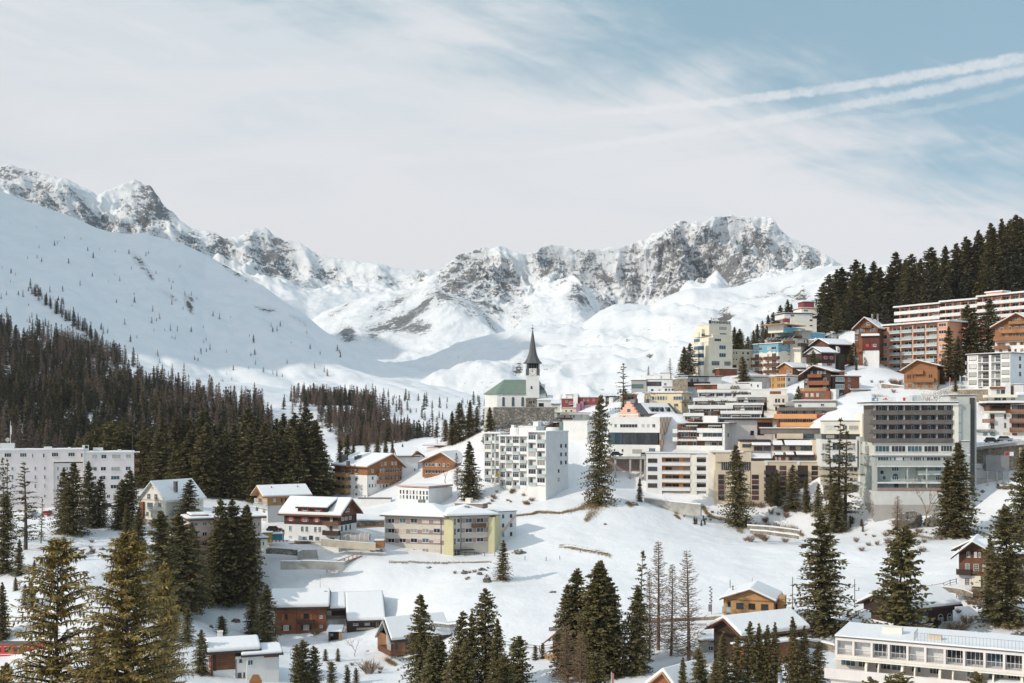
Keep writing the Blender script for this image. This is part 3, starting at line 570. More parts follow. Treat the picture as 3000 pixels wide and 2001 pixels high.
# trees standing on their own: kind, column, top row, foot row, label, [distance], [width]
T_OWN = [
 ('spruce',212,1356,1568,"tall dark spruce standing before the middle of the long white hotel",None,1.15),('spruce',186,1372,1562,"slimmer dark spruce leaning on the left of the tall hotel spruce",None,.95),
 ('spruce',264,1353,1545,"grey green spruce right of the dark pair before the white hotel",None,.9),('spruce',288,1396,1545,"shorter spruce tucked right of the grey green one before the hotel",None,.9),
 ('larch',243,1455,1549,"low golden larch at the foot of the spruces before the white hotel",None,1.0),('larch',304,1435,1546,"slim brown larch left of the spruce at the hotel's corner",None,.8),
 ('spruce',373,1378,1550,"broad dark spruce between the white hotel and the cream gabled house",None,1.25),('spruce',352,1405,1552,"lower spruce grown into the broad one by the hotel corner",None,1.1),
 ('thin',75,1356,1610,"thin see-through spruce with tall bare trunk before the hotel's left end",None,1.5),('thin',12,1342,1592,"dead looking thin spruce at the left edge of the photo",None,.9),('thin',22,1345,1590,"second thin spruce close beside the dead looking one at left edge",None,.9),
 ('spruce',10,1450,1680,"dark spruce at the left edge below the thin dead looking ones",None,1.0),('thin',120,1462,1592,"slender short spruce below the parking in front of the white hotel",None,.9),
 ('spruce',378,1480,1622,"spruce on the bank in front of the hotel corner spruce",None,1.1),('spruce',405,1490,1640,"spruce with its top before the cream gabled house's left corner",None,1.1),('spruce',482,1500,1690,"spruce standing below the cream gabled house's right corner",None,1.2),('spruce',526,1505,1700,"spruce left of the pink apartment block below the cream house",None,1.1),
 ('spruce',548,1405,1546,"wide dark spruce hiding the right end of the cream gabled house",None,1.35),('spruce',548,1306,1422,"pointed spruce rising behind the cream gabled house's ridge",None,.9),('larch',523,1345,1418,"rounded brown larch behind the cream gabled house",None,1.5),
 ('spruce',480,1500,1792,"black shaded spruce at the left of the dark clump below the pink block",None,1.2),('spruce',535,1510,1792,"black shaded spruce in the middle of the dark clump",None,1.2),('spruce',566,1532,1785,"black shaded spruce at the right of the dark clump left of the pink balconies",None,1.1),
 ('spruce',660,1463,1764,"left one of the two tallest spruces before the pink apartment block",None,1.05),('spruce',680,1465,1764,"right one of the two tallest spruces before the pink apartment block",None,.95),('spruce',711,1486,1766,"spruce third from left in the clump before the pink block",None,1.05),('spruce',733,1483,1764,"spruce at the right end of the clump before the pink block",None,1.05),('spruce',636,1545,1772,"spruce at the left end of the clump before the pink block",None,1.1),
 ('spruce',46,1690,1733,"little spruce alone on the snow bank at far left",None,1.2),('spruce',72,1712,1772,"small spruce left of a pair on the shaded snow at far left",None,1.1),('spruce',95,1705,1784,"small spruce right of the pair on the shaded snow at far left",None,1.1),('spruce',6,1707,1874,"dark spruce cut by the left edge above the red train",None,1.0),('spruce',55,1580,1688,"dense spruce on the crest of the left snow bank",None,1.0),('spruce',100,1640,1684,"short spruce right of the dense one on the left bank crest",None,1.0),('thin',188,1572,1652,"thin spruce on the bank crest below the white hotel",None,1.0),('thin',205,1578,1650,"thinner companion right of the thin spruce on the bank crest",None,.9),
 ('spruce',501,1728,1872,"grey green young spruce at the edge of the big golden tree",None,1.0),('spruce',547,1776,1884,"small spruce on the snow left of the farmhouse spruces",None,1.1),('spruce',590,1845,2012,"spruce at the left corner of the log cabin",224,1.0),
 ('spruce',742,1718,1862,"left of the two spruces at the farmhouse's left wall",None,1.15),('spruce',780,1712,1886,"right of the two spruces at the farmhouse's left wall",None,1.15),('pine',650,1805,1860,"low bushy pine on the snow left of the farmhouse",None,1.3),
 ('pine',889,1877,2010,"bushy stone pine before the snow right of the log cabin",None,1.2),('pine',870,1890,2012,"stone pine left half of the bushy cluster by the log cabin",None,.8),('pine',920,1896,2010,"stone pine right half of the bushy cluster by the log cabin",None,.8),('pine',971,1940,2018,"low stone pine right of the bushy cluster at bottom edge",None,1.1),('pine',953,1902,1938,"little sparse pine on the snow below the farmhouse",None,1.0),('pine',990,1900,1938,"second little pine on the snow below the farmhouse",None,1.0),('pine',1017,1955,2012,"young pine with loose top at the bottom edge below the farmhouse",None,.9),('pine',1045,1958,2012,"young pine right of the loose topped one at the bottom edge",None,.9),
 ('leafless',1041,1858,1924,"round bare tree alone on the snow right of the farmhouse",None,1.5),('leafless',850,1893,1938,"bare bush by the log cabin's annex",None,1.0),('leafless',1005,1808,1856,"spreading bare tree before the farmhouse barn",None,2.0),('shrub',925,1838,1864,"bare reddish shrub by the farmhouse wall",None,1.6),('shrub',1081,1925,1974,"bare rounded bush on the snow before the slant roofed house",None,1.3),
 ('spruce',1472,1583,1702,"single slim spruce on the snow below the beige block's corner",None,.95),
 ('spruce',1237,1740,2010,"broad tall spruce at the left of the bottom middle clump",214,1.05),('spruce',1266,1868,2030,"short spruce before the broad one in the bottom middle clump",200,1.1),('spruce',1300,1862,2030,"spruce in the dip of the bottom middle clump",200,1.1),('spruce',1351,1794,2015,"blunt spruce left of the tallest in the bottom middle clump",212,1.0),('spruce',1378,1794,2015,"narrow spruce touching the tallest in the bottom middle clump",212,.8),('spruce',1422,1728,2020,"tallest spruce of the bottom middle clump with open boughs",212,1.0),('spruce',1457,1817,2020,"spruce on the right flank of the bottom middle clump",208,1.0),('spruce',1369,1873,2040,"yellow green young spruce low in the bottom middle clump",190,.9),('spruce',1335,1900,2040,"low leafy spruce left of the yellow green one",190,1.0),('pine',1517,1868,2014,"open stone pine right of the bottom middle clump",205,1.25),('pine',1478,1922,2035,"low pine between the clump and the open stone pine",195,1.1),
 ('pine',1568,1891,1937,"small round pine by the brown chalet's gate",None,1.0),('pine',1589,1884,1930,"small pine right of the round one by the brown chalet's gate",None,.9),
 ('spruce',1686,1669,1975,"dark spruce left of the tall trio at bottom centre",None,1.1),('spruce',1668,1715,1978,"lower spruce on the left flank of the tall trio",None,1.0),('spruce',1742,1651,1985,"left tip of the tall dark trio at bottom centre",None,1.0),('spruce',1757,1646,1985,"middle tip of the tall dark trio at bottom centre",None,1.0),('spruce',1771,1646,1985,"right tip of the tall dark trio at bottom centre",None,1.0),('spruce',1798,1690,1980,"spruce on the right flank of the tall dark trio",None,1.0),('pine',1747,1917,2035,"low bright pine at the foot of the tall dark trio",195,1.2),
 ('bare',1660,1830,2040,"dead twiggy larch before the brown chalet at bottom centre",198,1.5),('bare',1700,1850,2045,"second dead twiggy larch at the foot of the dark spruces",196,1.4),
 ('thin',1870,1612,1965,"lanky spruce with narrow top left of the bare larches",None,.95),('spruce',1862,1722,1975,"thick lower spruce at the foot of the lanky one",None,1.2),
 ('bare',1930,1585,1905,"tallest bare larch left of the three standing in the open",None,1.0),('bare',1966,1652,1922,"shorter bare larch between the two tall ones",None,.95),('bare',2016,1612,1948,"tall bare larch right of the three standing in the open",None,1.15),('bare',1903,1672,1935,"thin bare larch beside the lanky spruce",None,.7),
 ('spruce',2117,1853,2040,"first young spruce from left in the row before the dark gabled roof",190,1.0),('spruce',2158,1862,2040,"second young spruce in the row before the dark gabled roof",190,.9),('spruce',2194,1822,2040,"young spruce under the dark gable's point",190,.85),('spruce',2226,1828,2040,"young spruce right of the gable point with tidy top",190,.85),('spruce',2246,1832,2040,"thin young spruce in the middle of the roof row",190,.7),('spruce',2274,1825,2040,"young spruce with spaced boughs before the snowy roof",190,.85),('spruce',2324,1807,2040,"tallest young spruce before the snowy roof's right end",190,1.0),('spruce',2357,1835,2040,"young spruce second from right of the roof row",190,.95),('spruce',2392,1880,2040,"last young spruce right of the roof row",190,1.1),
 ('spruce',1999,1927,2060,"small spruce before the snowy gable at the bottom edge",182,.9),('spruce',2058,1899,2060,"spruce before the grey house at the bottom",185,1.0),('spruce',2088,1930,2070,"low spruce right of the grey house's window",182,1.0),
 ('spruce',2412,1508,1862,"huge open boughed spruce right of the orange wooden house",None,1.1),('pine',2631,1548,1848,"tall columnar stone pine before the blue shuttered chalet",212,.98),('spruce',2948,1487,1832,"tall spruce before the stone and timber chalet at the right",None,1.05),('spruce',2905,1570,1800,"spruce left of the tall one before the stone and timber chalet",None,.7),('spruce',2992,1320,1640,"big spruce cut by the right edge below the viaduct",None,1.0),('spruce',2938,1478,1640,"slim spruce left of the big one at the right edge",None,.9),
 ('bare',2630,1452,1600,"reddish bare larch below the grey hotel's white base wall",None,1.3),('leafless',2713,1394,1545,"pale leafless tree before the grey hotel's base wall",None,1.1),
 ('spruce',2783,1348,1572,"left half of the twin spruce before the grey hotel's right corner",None,1.15),('spruce',2812,1300,1572,"taller right half of the twin spruce before the grey hotel's corner",None,1.15),('thin',2456,1228,1545,"tall thin spruce before the cream block left of the grey hotel",None,1.5),('thin',2434,1290,1545,"left companion of the tall thin spruce by the cream block",None,1.4),('thin',2476,1264,1545,"right companion of the tall thin spruce by the cream block",None,1.3),('spruce',2448,1420,1560,"bushy low spruce at the foot of the thin ones by the cream block",None,1.4),
 ('spruce',2162,1305,1542,"large dense spruce before the tan hall with slot windows",None,.95),('spruce',1874,1399,1470,"small spruce at the left corner of the white balconied block",None,.95),('spruce',2262,1379,1482,"sunlit spruce left of a pair before the tan building",None,.9),('spruce',2277,1376,1482,"sunlit spruce right of a pair before the tan building",None,.9),('spruce',2320,1363,1495,"pointed spruce in the middle before the tan building",None,1.1),('spruce',2364,1397,1505,"dark spruce before the tan building's right part",None,1.0),('spruce',2397,1417,1515,"last dark spruce at the tan building's right end",None,1.0),
 ('spruce',1755,1163,1480,"massive old spruce alone on the slope left of the glass fronted hall",None,.72),('spruce',1376,1294,1465,"dark spruce left of the white balcony tower",None,1.15),('larch',1339,1328,1425,"brownish conifer behind the dark one by the wooden gable",None,1.0),('leafless',1305,1340,1418,"grey bare tree before the wooden gabled house",None,1.5),
 ('spruce',1305,1228,1300,"pointed spruce alone left of the church rock",470,1.0),('spruce',1345,1180,1300,"tall left spruce of the group below the church apse",445,1.0),('spruce',1375,1173,1310,"tall middle spruce of the group below the church apse",445,1.2),('spruce',1398,1190,1310,"right spruce of the group below the church apse",445,1.1),('spruce',1325,1205,1310,"low left spruce of the group below the church apse",445,1.0),('spruce',1436,1194,1270,"small spruce against the church rock",424,.95),
 ('thin',1826,1066,1225,"tall lone spruce beside the modern flat roofed house",430,1.3),('larch',1899,1073,1100,"little golden larch behind the modern flat roofed house",520,1.0),('thin',1964,1050,1092,"feathery little spruce left of the hotel with roof sign",480,1.6),('spruce',2001,1017,1102,"left spruce beside the yellow hotel with roof sign",455,1.1),('spruce',2018,1007,1102,"right spruce beside the yellow hotel with roof sign",455,1.1),
 ('leafless',2176,1030,1080,"bare tree before the low annex of the yellow hotel",432,.9),('spruce',2180,1045,1105,"small spruce before the low annex of the yellow hotel",432,.9),('spruce',2385,1028,1072,"spruce between the blue hotel and the red shuttered chalet",420,1.0),('spruce',2333,1132,1172,"very slim spruce left of the big dark chalet",402,.9),
 ('spruce',2769,1800 / 2,945,"small spruce before the long pink balconied hotel's left half",462,1.1),('spruce',2830,895,1034,"left spruce of the pair before the long pink hotel",432,1.0),('spruce',2849,905,1034,"right spruce of the pair before the long pink hotel",432,1.0),('spruce',2895,877,1034,"handsome spruce before the long pink hotel's middle",432,1.05),('spruce',2780,958,1140,"big spruce at the orange block's right corner",402,1.0),('spruce',2806,985,1142,"second big spruce at the orange block's right corner",402,1.1),('spruce',2760,1050,1142,"lower spruce beside the small timber chalet",398,1.0),('spruce',2800,1105,1165,"low spruce by the flags below the timber chalet",392,1.0),
 ('spruce',2559,1027,1070,"small round spruce on the snow left of the orange block",438,1.3),('spruce',2535,1040,1075,"smaller spruce on the snow left of the round one",436,1.2),('spruce',2496,1004,1048,"bushy spruce right of the red shuttered chalet",440,1.3),('spruce',2509,1052,1102,"thin topped spruce below the bushy one by the red shutters",430,.9),
 ('leafless',2575,1120,1160,"bare tree by the wall left of the small timber chalet",402,1.2),('leafless',1240,1432,1452,"bare shrub tree on the bank by the pink topped hall",385,1.3),('leafless',890,1413,1432,"little bare tree above the pale timber house roof",425,1.2),
 ('shrub',2835,1795,1828,"bare shrub on the snow right of the blue shuttered chalet",None,1.3),('shrub',2800,1815,1850,"dense brown bush at the blue shuttered chalet's corner",None,2.2),('pine',2815,1725,1752,"row of dark garden pine at the stone chalet's corner",None,1.3),
 ('pine',2860,1975,2040,"leafy pine top rising at the bottom right edge",150,1.0),('pine',2600,1985,2050,"leafy pine top before the bottom right white block",150,1.0),('pine',2645,1980,2050,"second leafy pine top before the bottom right white block",150,1.0),('pine',2555,1992,2050,"lowest pine top before the bottom right white block",150,.9),
]
for (k,U,Vt,Vb,lab,d,wd) in T_OWN: tree(k,U,Vt,Vb,lab,None,d,wd)
# the two close trees at the bottom left; their feet lie below the picture
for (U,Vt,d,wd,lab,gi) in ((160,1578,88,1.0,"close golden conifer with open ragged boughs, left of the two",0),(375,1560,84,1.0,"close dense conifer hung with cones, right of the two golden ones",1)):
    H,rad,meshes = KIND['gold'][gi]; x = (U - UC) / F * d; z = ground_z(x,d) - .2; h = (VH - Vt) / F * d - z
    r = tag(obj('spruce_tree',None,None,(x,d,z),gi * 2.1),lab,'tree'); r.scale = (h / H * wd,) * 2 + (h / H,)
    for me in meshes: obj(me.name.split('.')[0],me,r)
for (U,Vt,d,wd,lab) in ((290,1830,92,.6,"olive spruce low between the two close golden conifers"),(480,1650,130,.55,"dim grey green spruce right behind the close dense conifer"),(15,1945,92,.7,"golden spruce top in the bottom left corner")):
    H,rad,meshes = KIND['gold'][1]; x = (U - UC) / F * d; z = ground_z(x,d) - .2; h = (VH - Vt) / F * d - z
    r = tag(obj('spruce_tree',None,None,(x,d,z),d),lab,'tree'); r.scale = (h / H * wd,) * 2 + (h / H,)
    for me in meshes: obj(me.name.split('.')[0],me,r)
# woods: trees one can tell apart, but alike
g_ = random.Random(11)
def wood_row(lst,kind,group,label,jit=0,wide=1.0):
    for (U,Vt,Vb,d) in lst: tree(kind,U,Vt,Vb,label,group,d,wide * g_.uniform(.9,1.25))
LB = [(440,1250),(462,1262),(483,1225),(513,1212),(535,1245),(560,1228),(588,1205),(607,1205),(628,1250),(646,1233),(668,1260),(690,1245),(707,1236),(733,1200),(752,1225),(779,1238),(800,1262),(819,1228),(832,1212),(850,1240),(863,1212),(880,1250),(906,1198),(925,1232),(940,1290)]
wood_row([(u,v,1435,g_.uniform(425,455)) for u,v in LB],'spruce',"spruces of the dark wood above the pale timber house","tall dark spruce in the dense wood behind the timber house",wide=1.15)
wood_row([(u + g_.uniform(-12,12),v + g_.uniform(30,90),1440,g_.uniform(415,425)) for u,v in LB[2:-2]],'spruce',"spruces at the front of the dark wood","lower spruce at the sunlit edge of the dense wood",wide=1.2)
wood_row([(u,v,1350,d) for u,v,d in ((998,1286,470),(1018,1271,470),(1035,1300,480),(1077,1294,480),(1105,1285,490),(1130,1278,500),(1150,1290,500),(1180,1300,510))],'spruce',"spruces behind the big timber hotel's roof","spruce standing behind the big timber hotel's snowy roof")
wood_row([(u,v,1340,g_.uniform(425,440)) for u,v in ((255,1268),(278,1255),(309,1248),(327,1238),(340,1262),(355,1233),(372,1270),(388,1256),(405,1280),(225,1287),(420,1262))],'pine',"olive pines behind the white hotel's roof","olive pine rising just behind the long white hotel's roof",wide=.75)
wood_row([(u,v,1340,g_.uniform(430,450)) for u,v in ((15,1225),(40,1240),(60,1232),(92,1232),(112,1262),(135,1255),(160,1270),(178,1262))],'larch',"larches behind the white hotel's left end","pale brown larch behind the long white hotel's left end")
# wood on the upper right behind the pink hotel
RT = [(2410,830),(2424,806),(2450,791),(2477,784),(2495,800),(2512,762),(2527,775),(2545,800),(2561,768),(2577,785),(2596,805),(2612,775),(2629,740),(2650,762),(2673,746),(2695,760),(2718,727),(2745,745),(2775,722),(2800,715),(2826,695),(2845,700),(2865,676),(2880,688),(2897,657),(2916,668),(2935,644),(2955,650),(2973,632),(2992,640)]
for i,(u,v) in enumerate(RT):
    tree('spruce',u,v,0,"dense spruce at the front of the wood above the pink hotel","spruces of the wood above the pink hotel",g_.uniform(500,540),1.2 if u < 2600 else 1.1)
wood_row([(u,v,0,d) for u,v,d in ((2150,958,490),(2163,975,490),(2173,963,490),(2190,985,500),(2205,968,500),(2219,950,510),(2235,940,510),(2250,922,520),(2268,915,520),(2285,895,530),(2306,878,530),(2320,890,535),(2262,950,505),(2242,965,500),(2212,985,495))],'spruce',"spruces on the ridge behind the blue hotel","spruce on the ridge between the yellow and the blue hotel")
# ------------------------------------------------------------------ buildings
WHITE = plaster('white_plaster',(.74,.735,.715)); COOLW = plaster('cool_white_plaster',(.66,.68,.69)); PINKW = plaster('pinkish_white_plaster',(.74,.68,.665)); CREAM = plaster('cream_plaster',(.76,.70,.56)); YELLOW = plaster('pale_yellow_plaster',(.78,.66,.42))
TAN = plaster('tan_plaster',(.62,.52,.39)); BEIGE = plaster('beige_plaster',(.58,.53,.45)); GREYG = plaster('grey_green_plaster',(.42,.445,.415)); ORANGE = plaster('salmon_plaster',(.68,.33,.20)); PINK = plaster('pink_plaster',(.70,.40,.31)); REDP = plaster('red_plaster',(.235,.05,.05)); PURPLE = plaster('mauve_plaster',(.32,.16,.24))
BLUEP = plaster('blue_plaster',(.16,.38,.50),streak=False); LIME = plaster('lime_plaster',(.56,.52,.31)); BROWNP = plaster('brown_panel',(.30,.22,.20),streak=False); ORP = plaster('orange_panel',(.70,.30,.10),streak=False); GREYP = plaster('grey_panel',(.36,.36,.35)); CONC = plaster('concrete',(.40,.385,.355),.9,.2); CREAM2 = plaster('light_cream_plaster',(.78,.74,.64)); SALM = plaster('salmon_parapet',(.72,.34,.14),streak=False)
WOODO = wood('orange_timber',(.52,.25,.09),(.30,.12,.04)); WOODB = wood('brown_timber',(.25,.105,.045),(.11,.045,.022)); WOODD = wood('dark_timber',(.07,.036,.024),(.03,.017,.012)); WOODM = wood('sunlit_timber',(.40,.18,.07),(.24,.10,.04)); WOODL = wood('light_timber',(.58,.36,.18),(.40,.21,.09)); WOODV = wood('upright_boards',(.36,.17,.07),(.18,.08,.035),False); WOODDV = wood('dark_upright_boards',(.085,.045,.03),(.035,.02,.014),False); WOODR = wood('red_timber',(.36,.13,.055),(.20,.06,.028)); WOODY = wood('yellow_timber',(.62,.38,.15),(.45,.24,.08),False)
STONE = stone('grey_stone',(.36,.33,.28),(.15,.14,.125),1.1); STONET = stone('tan_stone',(.42,.36,.27),(.25,.21,.16),2.2)
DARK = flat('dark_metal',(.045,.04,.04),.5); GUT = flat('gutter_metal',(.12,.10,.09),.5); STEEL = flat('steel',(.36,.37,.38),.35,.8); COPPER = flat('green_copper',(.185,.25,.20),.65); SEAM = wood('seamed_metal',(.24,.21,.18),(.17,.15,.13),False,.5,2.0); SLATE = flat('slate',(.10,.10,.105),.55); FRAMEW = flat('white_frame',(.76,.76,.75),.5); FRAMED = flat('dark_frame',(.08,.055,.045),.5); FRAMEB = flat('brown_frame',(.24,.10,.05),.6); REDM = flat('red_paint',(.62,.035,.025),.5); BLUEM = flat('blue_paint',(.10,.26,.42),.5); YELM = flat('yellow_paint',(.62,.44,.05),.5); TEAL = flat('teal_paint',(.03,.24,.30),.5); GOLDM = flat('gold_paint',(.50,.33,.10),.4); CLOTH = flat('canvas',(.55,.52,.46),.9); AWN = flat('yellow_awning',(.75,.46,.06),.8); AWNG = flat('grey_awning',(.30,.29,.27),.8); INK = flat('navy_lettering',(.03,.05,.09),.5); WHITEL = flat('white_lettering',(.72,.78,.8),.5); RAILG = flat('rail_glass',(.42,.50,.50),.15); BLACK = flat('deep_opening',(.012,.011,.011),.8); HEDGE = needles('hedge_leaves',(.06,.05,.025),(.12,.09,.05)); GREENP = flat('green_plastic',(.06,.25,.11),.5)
GD = glass('dark_glass',(.018,.02,.024),(.07,.08,.09)); GB_ = glass('blue_glass',(.03,.06,.085),(.12,.19,.22)); GC_ = glass('curtained_glass',(.26,.25,.23),(.58,.56,.52),.25); GBL = flat('white_blind',(.66,.66,.65),.6); GPK = flat('pink_blind',(.60,.46,.38),.6); GG = glass('green_glass',(.10,.17,.16),(.22,.32,.30))
PANES = [GD,GD,GD,GB_,GB_,GC_]; PDARK = [GD,GD,GD,GB_]; PCUR = [GC_,GC_,GD,GB_]; PBLUE = [GB_,GB_,GD]; PGRN = [GG,GG,GC_,GD]
fA1,fB1,fC1,fD1,fE1 = [(u,1200,3.918) for u in (0,600,1200,1800,2400)]; fA2,fB2,fC2,fD2,fE2 = [(u,1600,3.91) for u in (0,600,1200,1800,2400)]; fCH = (1400,900,3.918); fHT = (1900,900,3.918); fRT = (2400,800,3.485)
wr_ = random.Random(5)
class Bld:
    """a building (or a wing of one) whose front runs from (xl, dl) to (xr, dr); sizes are read off the front plane"""
    def __init__(s,name,label,cat,fr,xl,xr,yb,dl,dr=None,dep=12.0,group=None,root=None,sink=5.0):
        s.fr,s.dep,s.sink = fr,dep,sink; dr = dl if dr is None else dr
        p0 = P(*s.uv(xl,yb),dl); p1 = P(*s.uv(xr,yb),dr); s.o = p0; s.rz = math.atan2(p1.y - p0.y,p1.x - p0.x); s.W = math.hypot(p1.x - p0.x,p1.y - p0.y)
        s.Mi = Matrix.Rotation(-s.rz,3,'Z'); s.c = s.Mi @ (-p0)
        if root is None:
            s.root = tag(obj(name,None,None,p0,s.rz),label,cat,group); s.main = s; s.rel = None
        else:
            s.root = root.root; s.main = root.main; s.rel = (root.main.Mi @ (p0 - root.main.o),s.rz - root.main.rz)
    def uv(s,x,y): return s.fr[0] + x / s.fr[2],s.fr[1] + y / s.fr[2]
    def q(s,x,y,f='F',k=None):
        """(along, height) of the picture point on the front plane y=k, the right plane x=k, or the left plane x=k"""
        U,V = s.uv(x,y); r = s.Mi @ Vector(((U - UC) / F,1,(VH - V) / F))
        if f == 'F': t = ((k or 0) - s.c.y) / r.y; v = s.c + r * t; return v.x,v.z
        kk = (s.W if f == 'R' else 0) if k is None else k
        t = (kk - s.c.x) / r.x; v = s.c + r * t; return v.y,v.z
    def x(s,x,y=None,k=0): return s.q(x,(VH - s.fr[1]) * s.fr[2] if y is None else y,'F',k)[0]
    def z(s,x,y,k=0): return s.q(x,y,'F',k)[1]
    def gb(s,mb,f,k,a0,a1,o0,o1,z0,z1):
        if f == 'F': kk = k or 0; mb.box(a0,a1,kk - o1,kk - o0,z0,z1)
        elif f == 'R': kk = s.W if k is None else k; mb.box(kk + o0,kk + o1,a0,a1,z0,z1)
        else: kk = 0 if k is None else k; mb.box(kk - o1,kk - o0,a0,a1,z0,z1)
    def mk(s,mb,name,mat,parent=None,**kw):
        o = mb.build(name,mat,None,**kw); o.parent = parent or s.root
        if s.rel and parent is None: o.location = s.rel[0]; o.rotation_euler = (0,0,s.rel[1])
        return o
    def B(s,name,r,mat,k=0,dep=None,f='F',parent=None,bevel=0.0,out=0.0):
        """box whose face covers the picture rectangle r = (xa, ya, xb, yb); yb None goes down into the ground"""
        xa,ya,xb,yb = r; a0,z1 = s.q(xa,ya,f,k); a1,_ = s.q(xb,ya,f,k); z0 = -s.sink if yb is None else s.q(xa,yb,f,k)[1]
        mb = MB(); s.gb(mb,f,k,a0,a1,-(s.dep if dep is None else dep),out,z0,z1); return s.mk(mb,name,mat,parent,bevel=bevel)
    def box(s,name,x0,x1,y0,y1,z0,z1,mat,parent=None,bevel=0.0): return s.mk(box(x0,x1,y0,y1,z0,z1),name,mat,parent,bevel=bevel)
    def flat(s,xa,xb,y,k=0,dep=None,over=.5,th=.28,snow=.4,mat=GUT,name='roof'):
        x0,z = s.q(xa,y,'F',k); x1 = s.q(xb,y,'F',k)[0]; dep = s.dep if dep is None else dep
        z -= th + snow; r = s.mk(box(x0 - over,x1 + over,k - over,k + dep + over,z,z + th),name,mat)
        if snow:
            n = max(2,int((x1 - x0) / 3)); mb = MB(); xs = [x0 - over + .08 + (x1 - x0 + 2 * over - .16) * i / n for i in range(n + 1)]
            top = [z + th + snow * wr_.uniform(.7,1.15) for _ in xs]; y0,y1 = k - over + .06,k + dep + over - .06
            mb.prism([(xs[0],z + th),(xs[-1],z + th)] + [(a,b) for a,b in zip(xs[::-1],top[::-1])],'y',y0,y1); o = s.mk(mb,'roof_snow',ROOFSNOW,r,bevel=min(.12,snow * .3))
            if s.rel: o.location = (0,0,0)
        return r
    def gable(s,axis,x0,x1,y0,y1,ze,zr,over=.9,gov=.9,snow=.5,th=.22,mat=WOODD,mid=None,ze2=None,wall=None,sides=(1,1),fall=(1,1),smooth=.18):
        """pitched roof; axis 'x': ridge along the front, 'y': gable to the front. ze2: eave height on the far/right side"""
        ze2 = ze if ze2 is None else ze2
        lo,hi,a0,a1 = (y0,y1,x0,x1) if axis == 'x' else (x0,x1,y0,y1); m = (lo + hi) / 2 if mid is None else mid
        if axis == 'x':                         # heights given at the eave's edge: lift them to the wall line
            s1,s2 = (zr - ze) / (m - lo + over),(zr - ze2) / (hi - m + over); ze,ze2 = ze + over * s1,ze2 + over * s2
            if wall: s.mk(MB().box(a0 + .01,a1 - .01,lo + .01,lo + .25,ze - over * s1 - .05,ze - .02),'wall_top',wall)
        s1,s2 = (zr - ze) / (m - lo),(zr - ze2) / (hi - m)
        def half(sg,t0,t1,ins,g,round_=0):
            if sg < 0: pe = (lo - over + ins,ze - (over - ins) * s1)
            else: pe = (hi + over - ins,ze2 - (over - ins) * s2)
            p = [(pe[0],pe[1] + t0),(m,zr + t0),(m,zr + t1),(pe[0],pe[1] + t1)]
            return p
        mb = MB()
        for sg,on in zip((-1,1),sides):
            if on: mb.prism(half(sg,0,th,0,gov),axis,a0 - gov,a1 + gov)
        r = s.mk(mb,'roof',mat)
        if snow:
            mb = MB()
            L,M_,Rr = half(-1,th,th + snow,.12,gov),(m,zr),half(1,th,th + snow,.12,gov)
            mk_ = (lambda p,a: (a,p[0],p[1])) if axis == 'x' else (lambda p,a: (p[0],a,p[1])); vs = [mk_(p,a) for a in (a0 - gov + .15,a1 + gov - .15) for p in (L[0],(m,zr + th),Rr[0],Rr[3],(m,zr + th + snow * .9),L[3])]
            mb.add(vs,[(0,1,4,5),(1,2,3,4),(6,7,10,11),(7,8,9,10),(0,1,7,6),(1,2,8,7),(2,3,9,8),(3,4,10,9),(4,5,11,10),(5,0,6,11)])
            o = s.mk(mb,'roof_snow',ROOFSNOW,r,bevel=min(smooth,snow * .45),seg=3,smooth=False)
            if s.rel: o.location = (0,0,0)
        if wall:
            for (p0,p1) in ((a0,a0 + .3),(a1 - .3,a1)):
                zb_ = min(ze,ze2) - (over + .3 if axis == 'x' else .3); mb = MB().prism([(lo,zb_),(hi,zb_),(hi,ze2),(m,zr),(lo,ze)],axis,p0,p1); s.mk(mb,'gable_wall',wall)
        return r
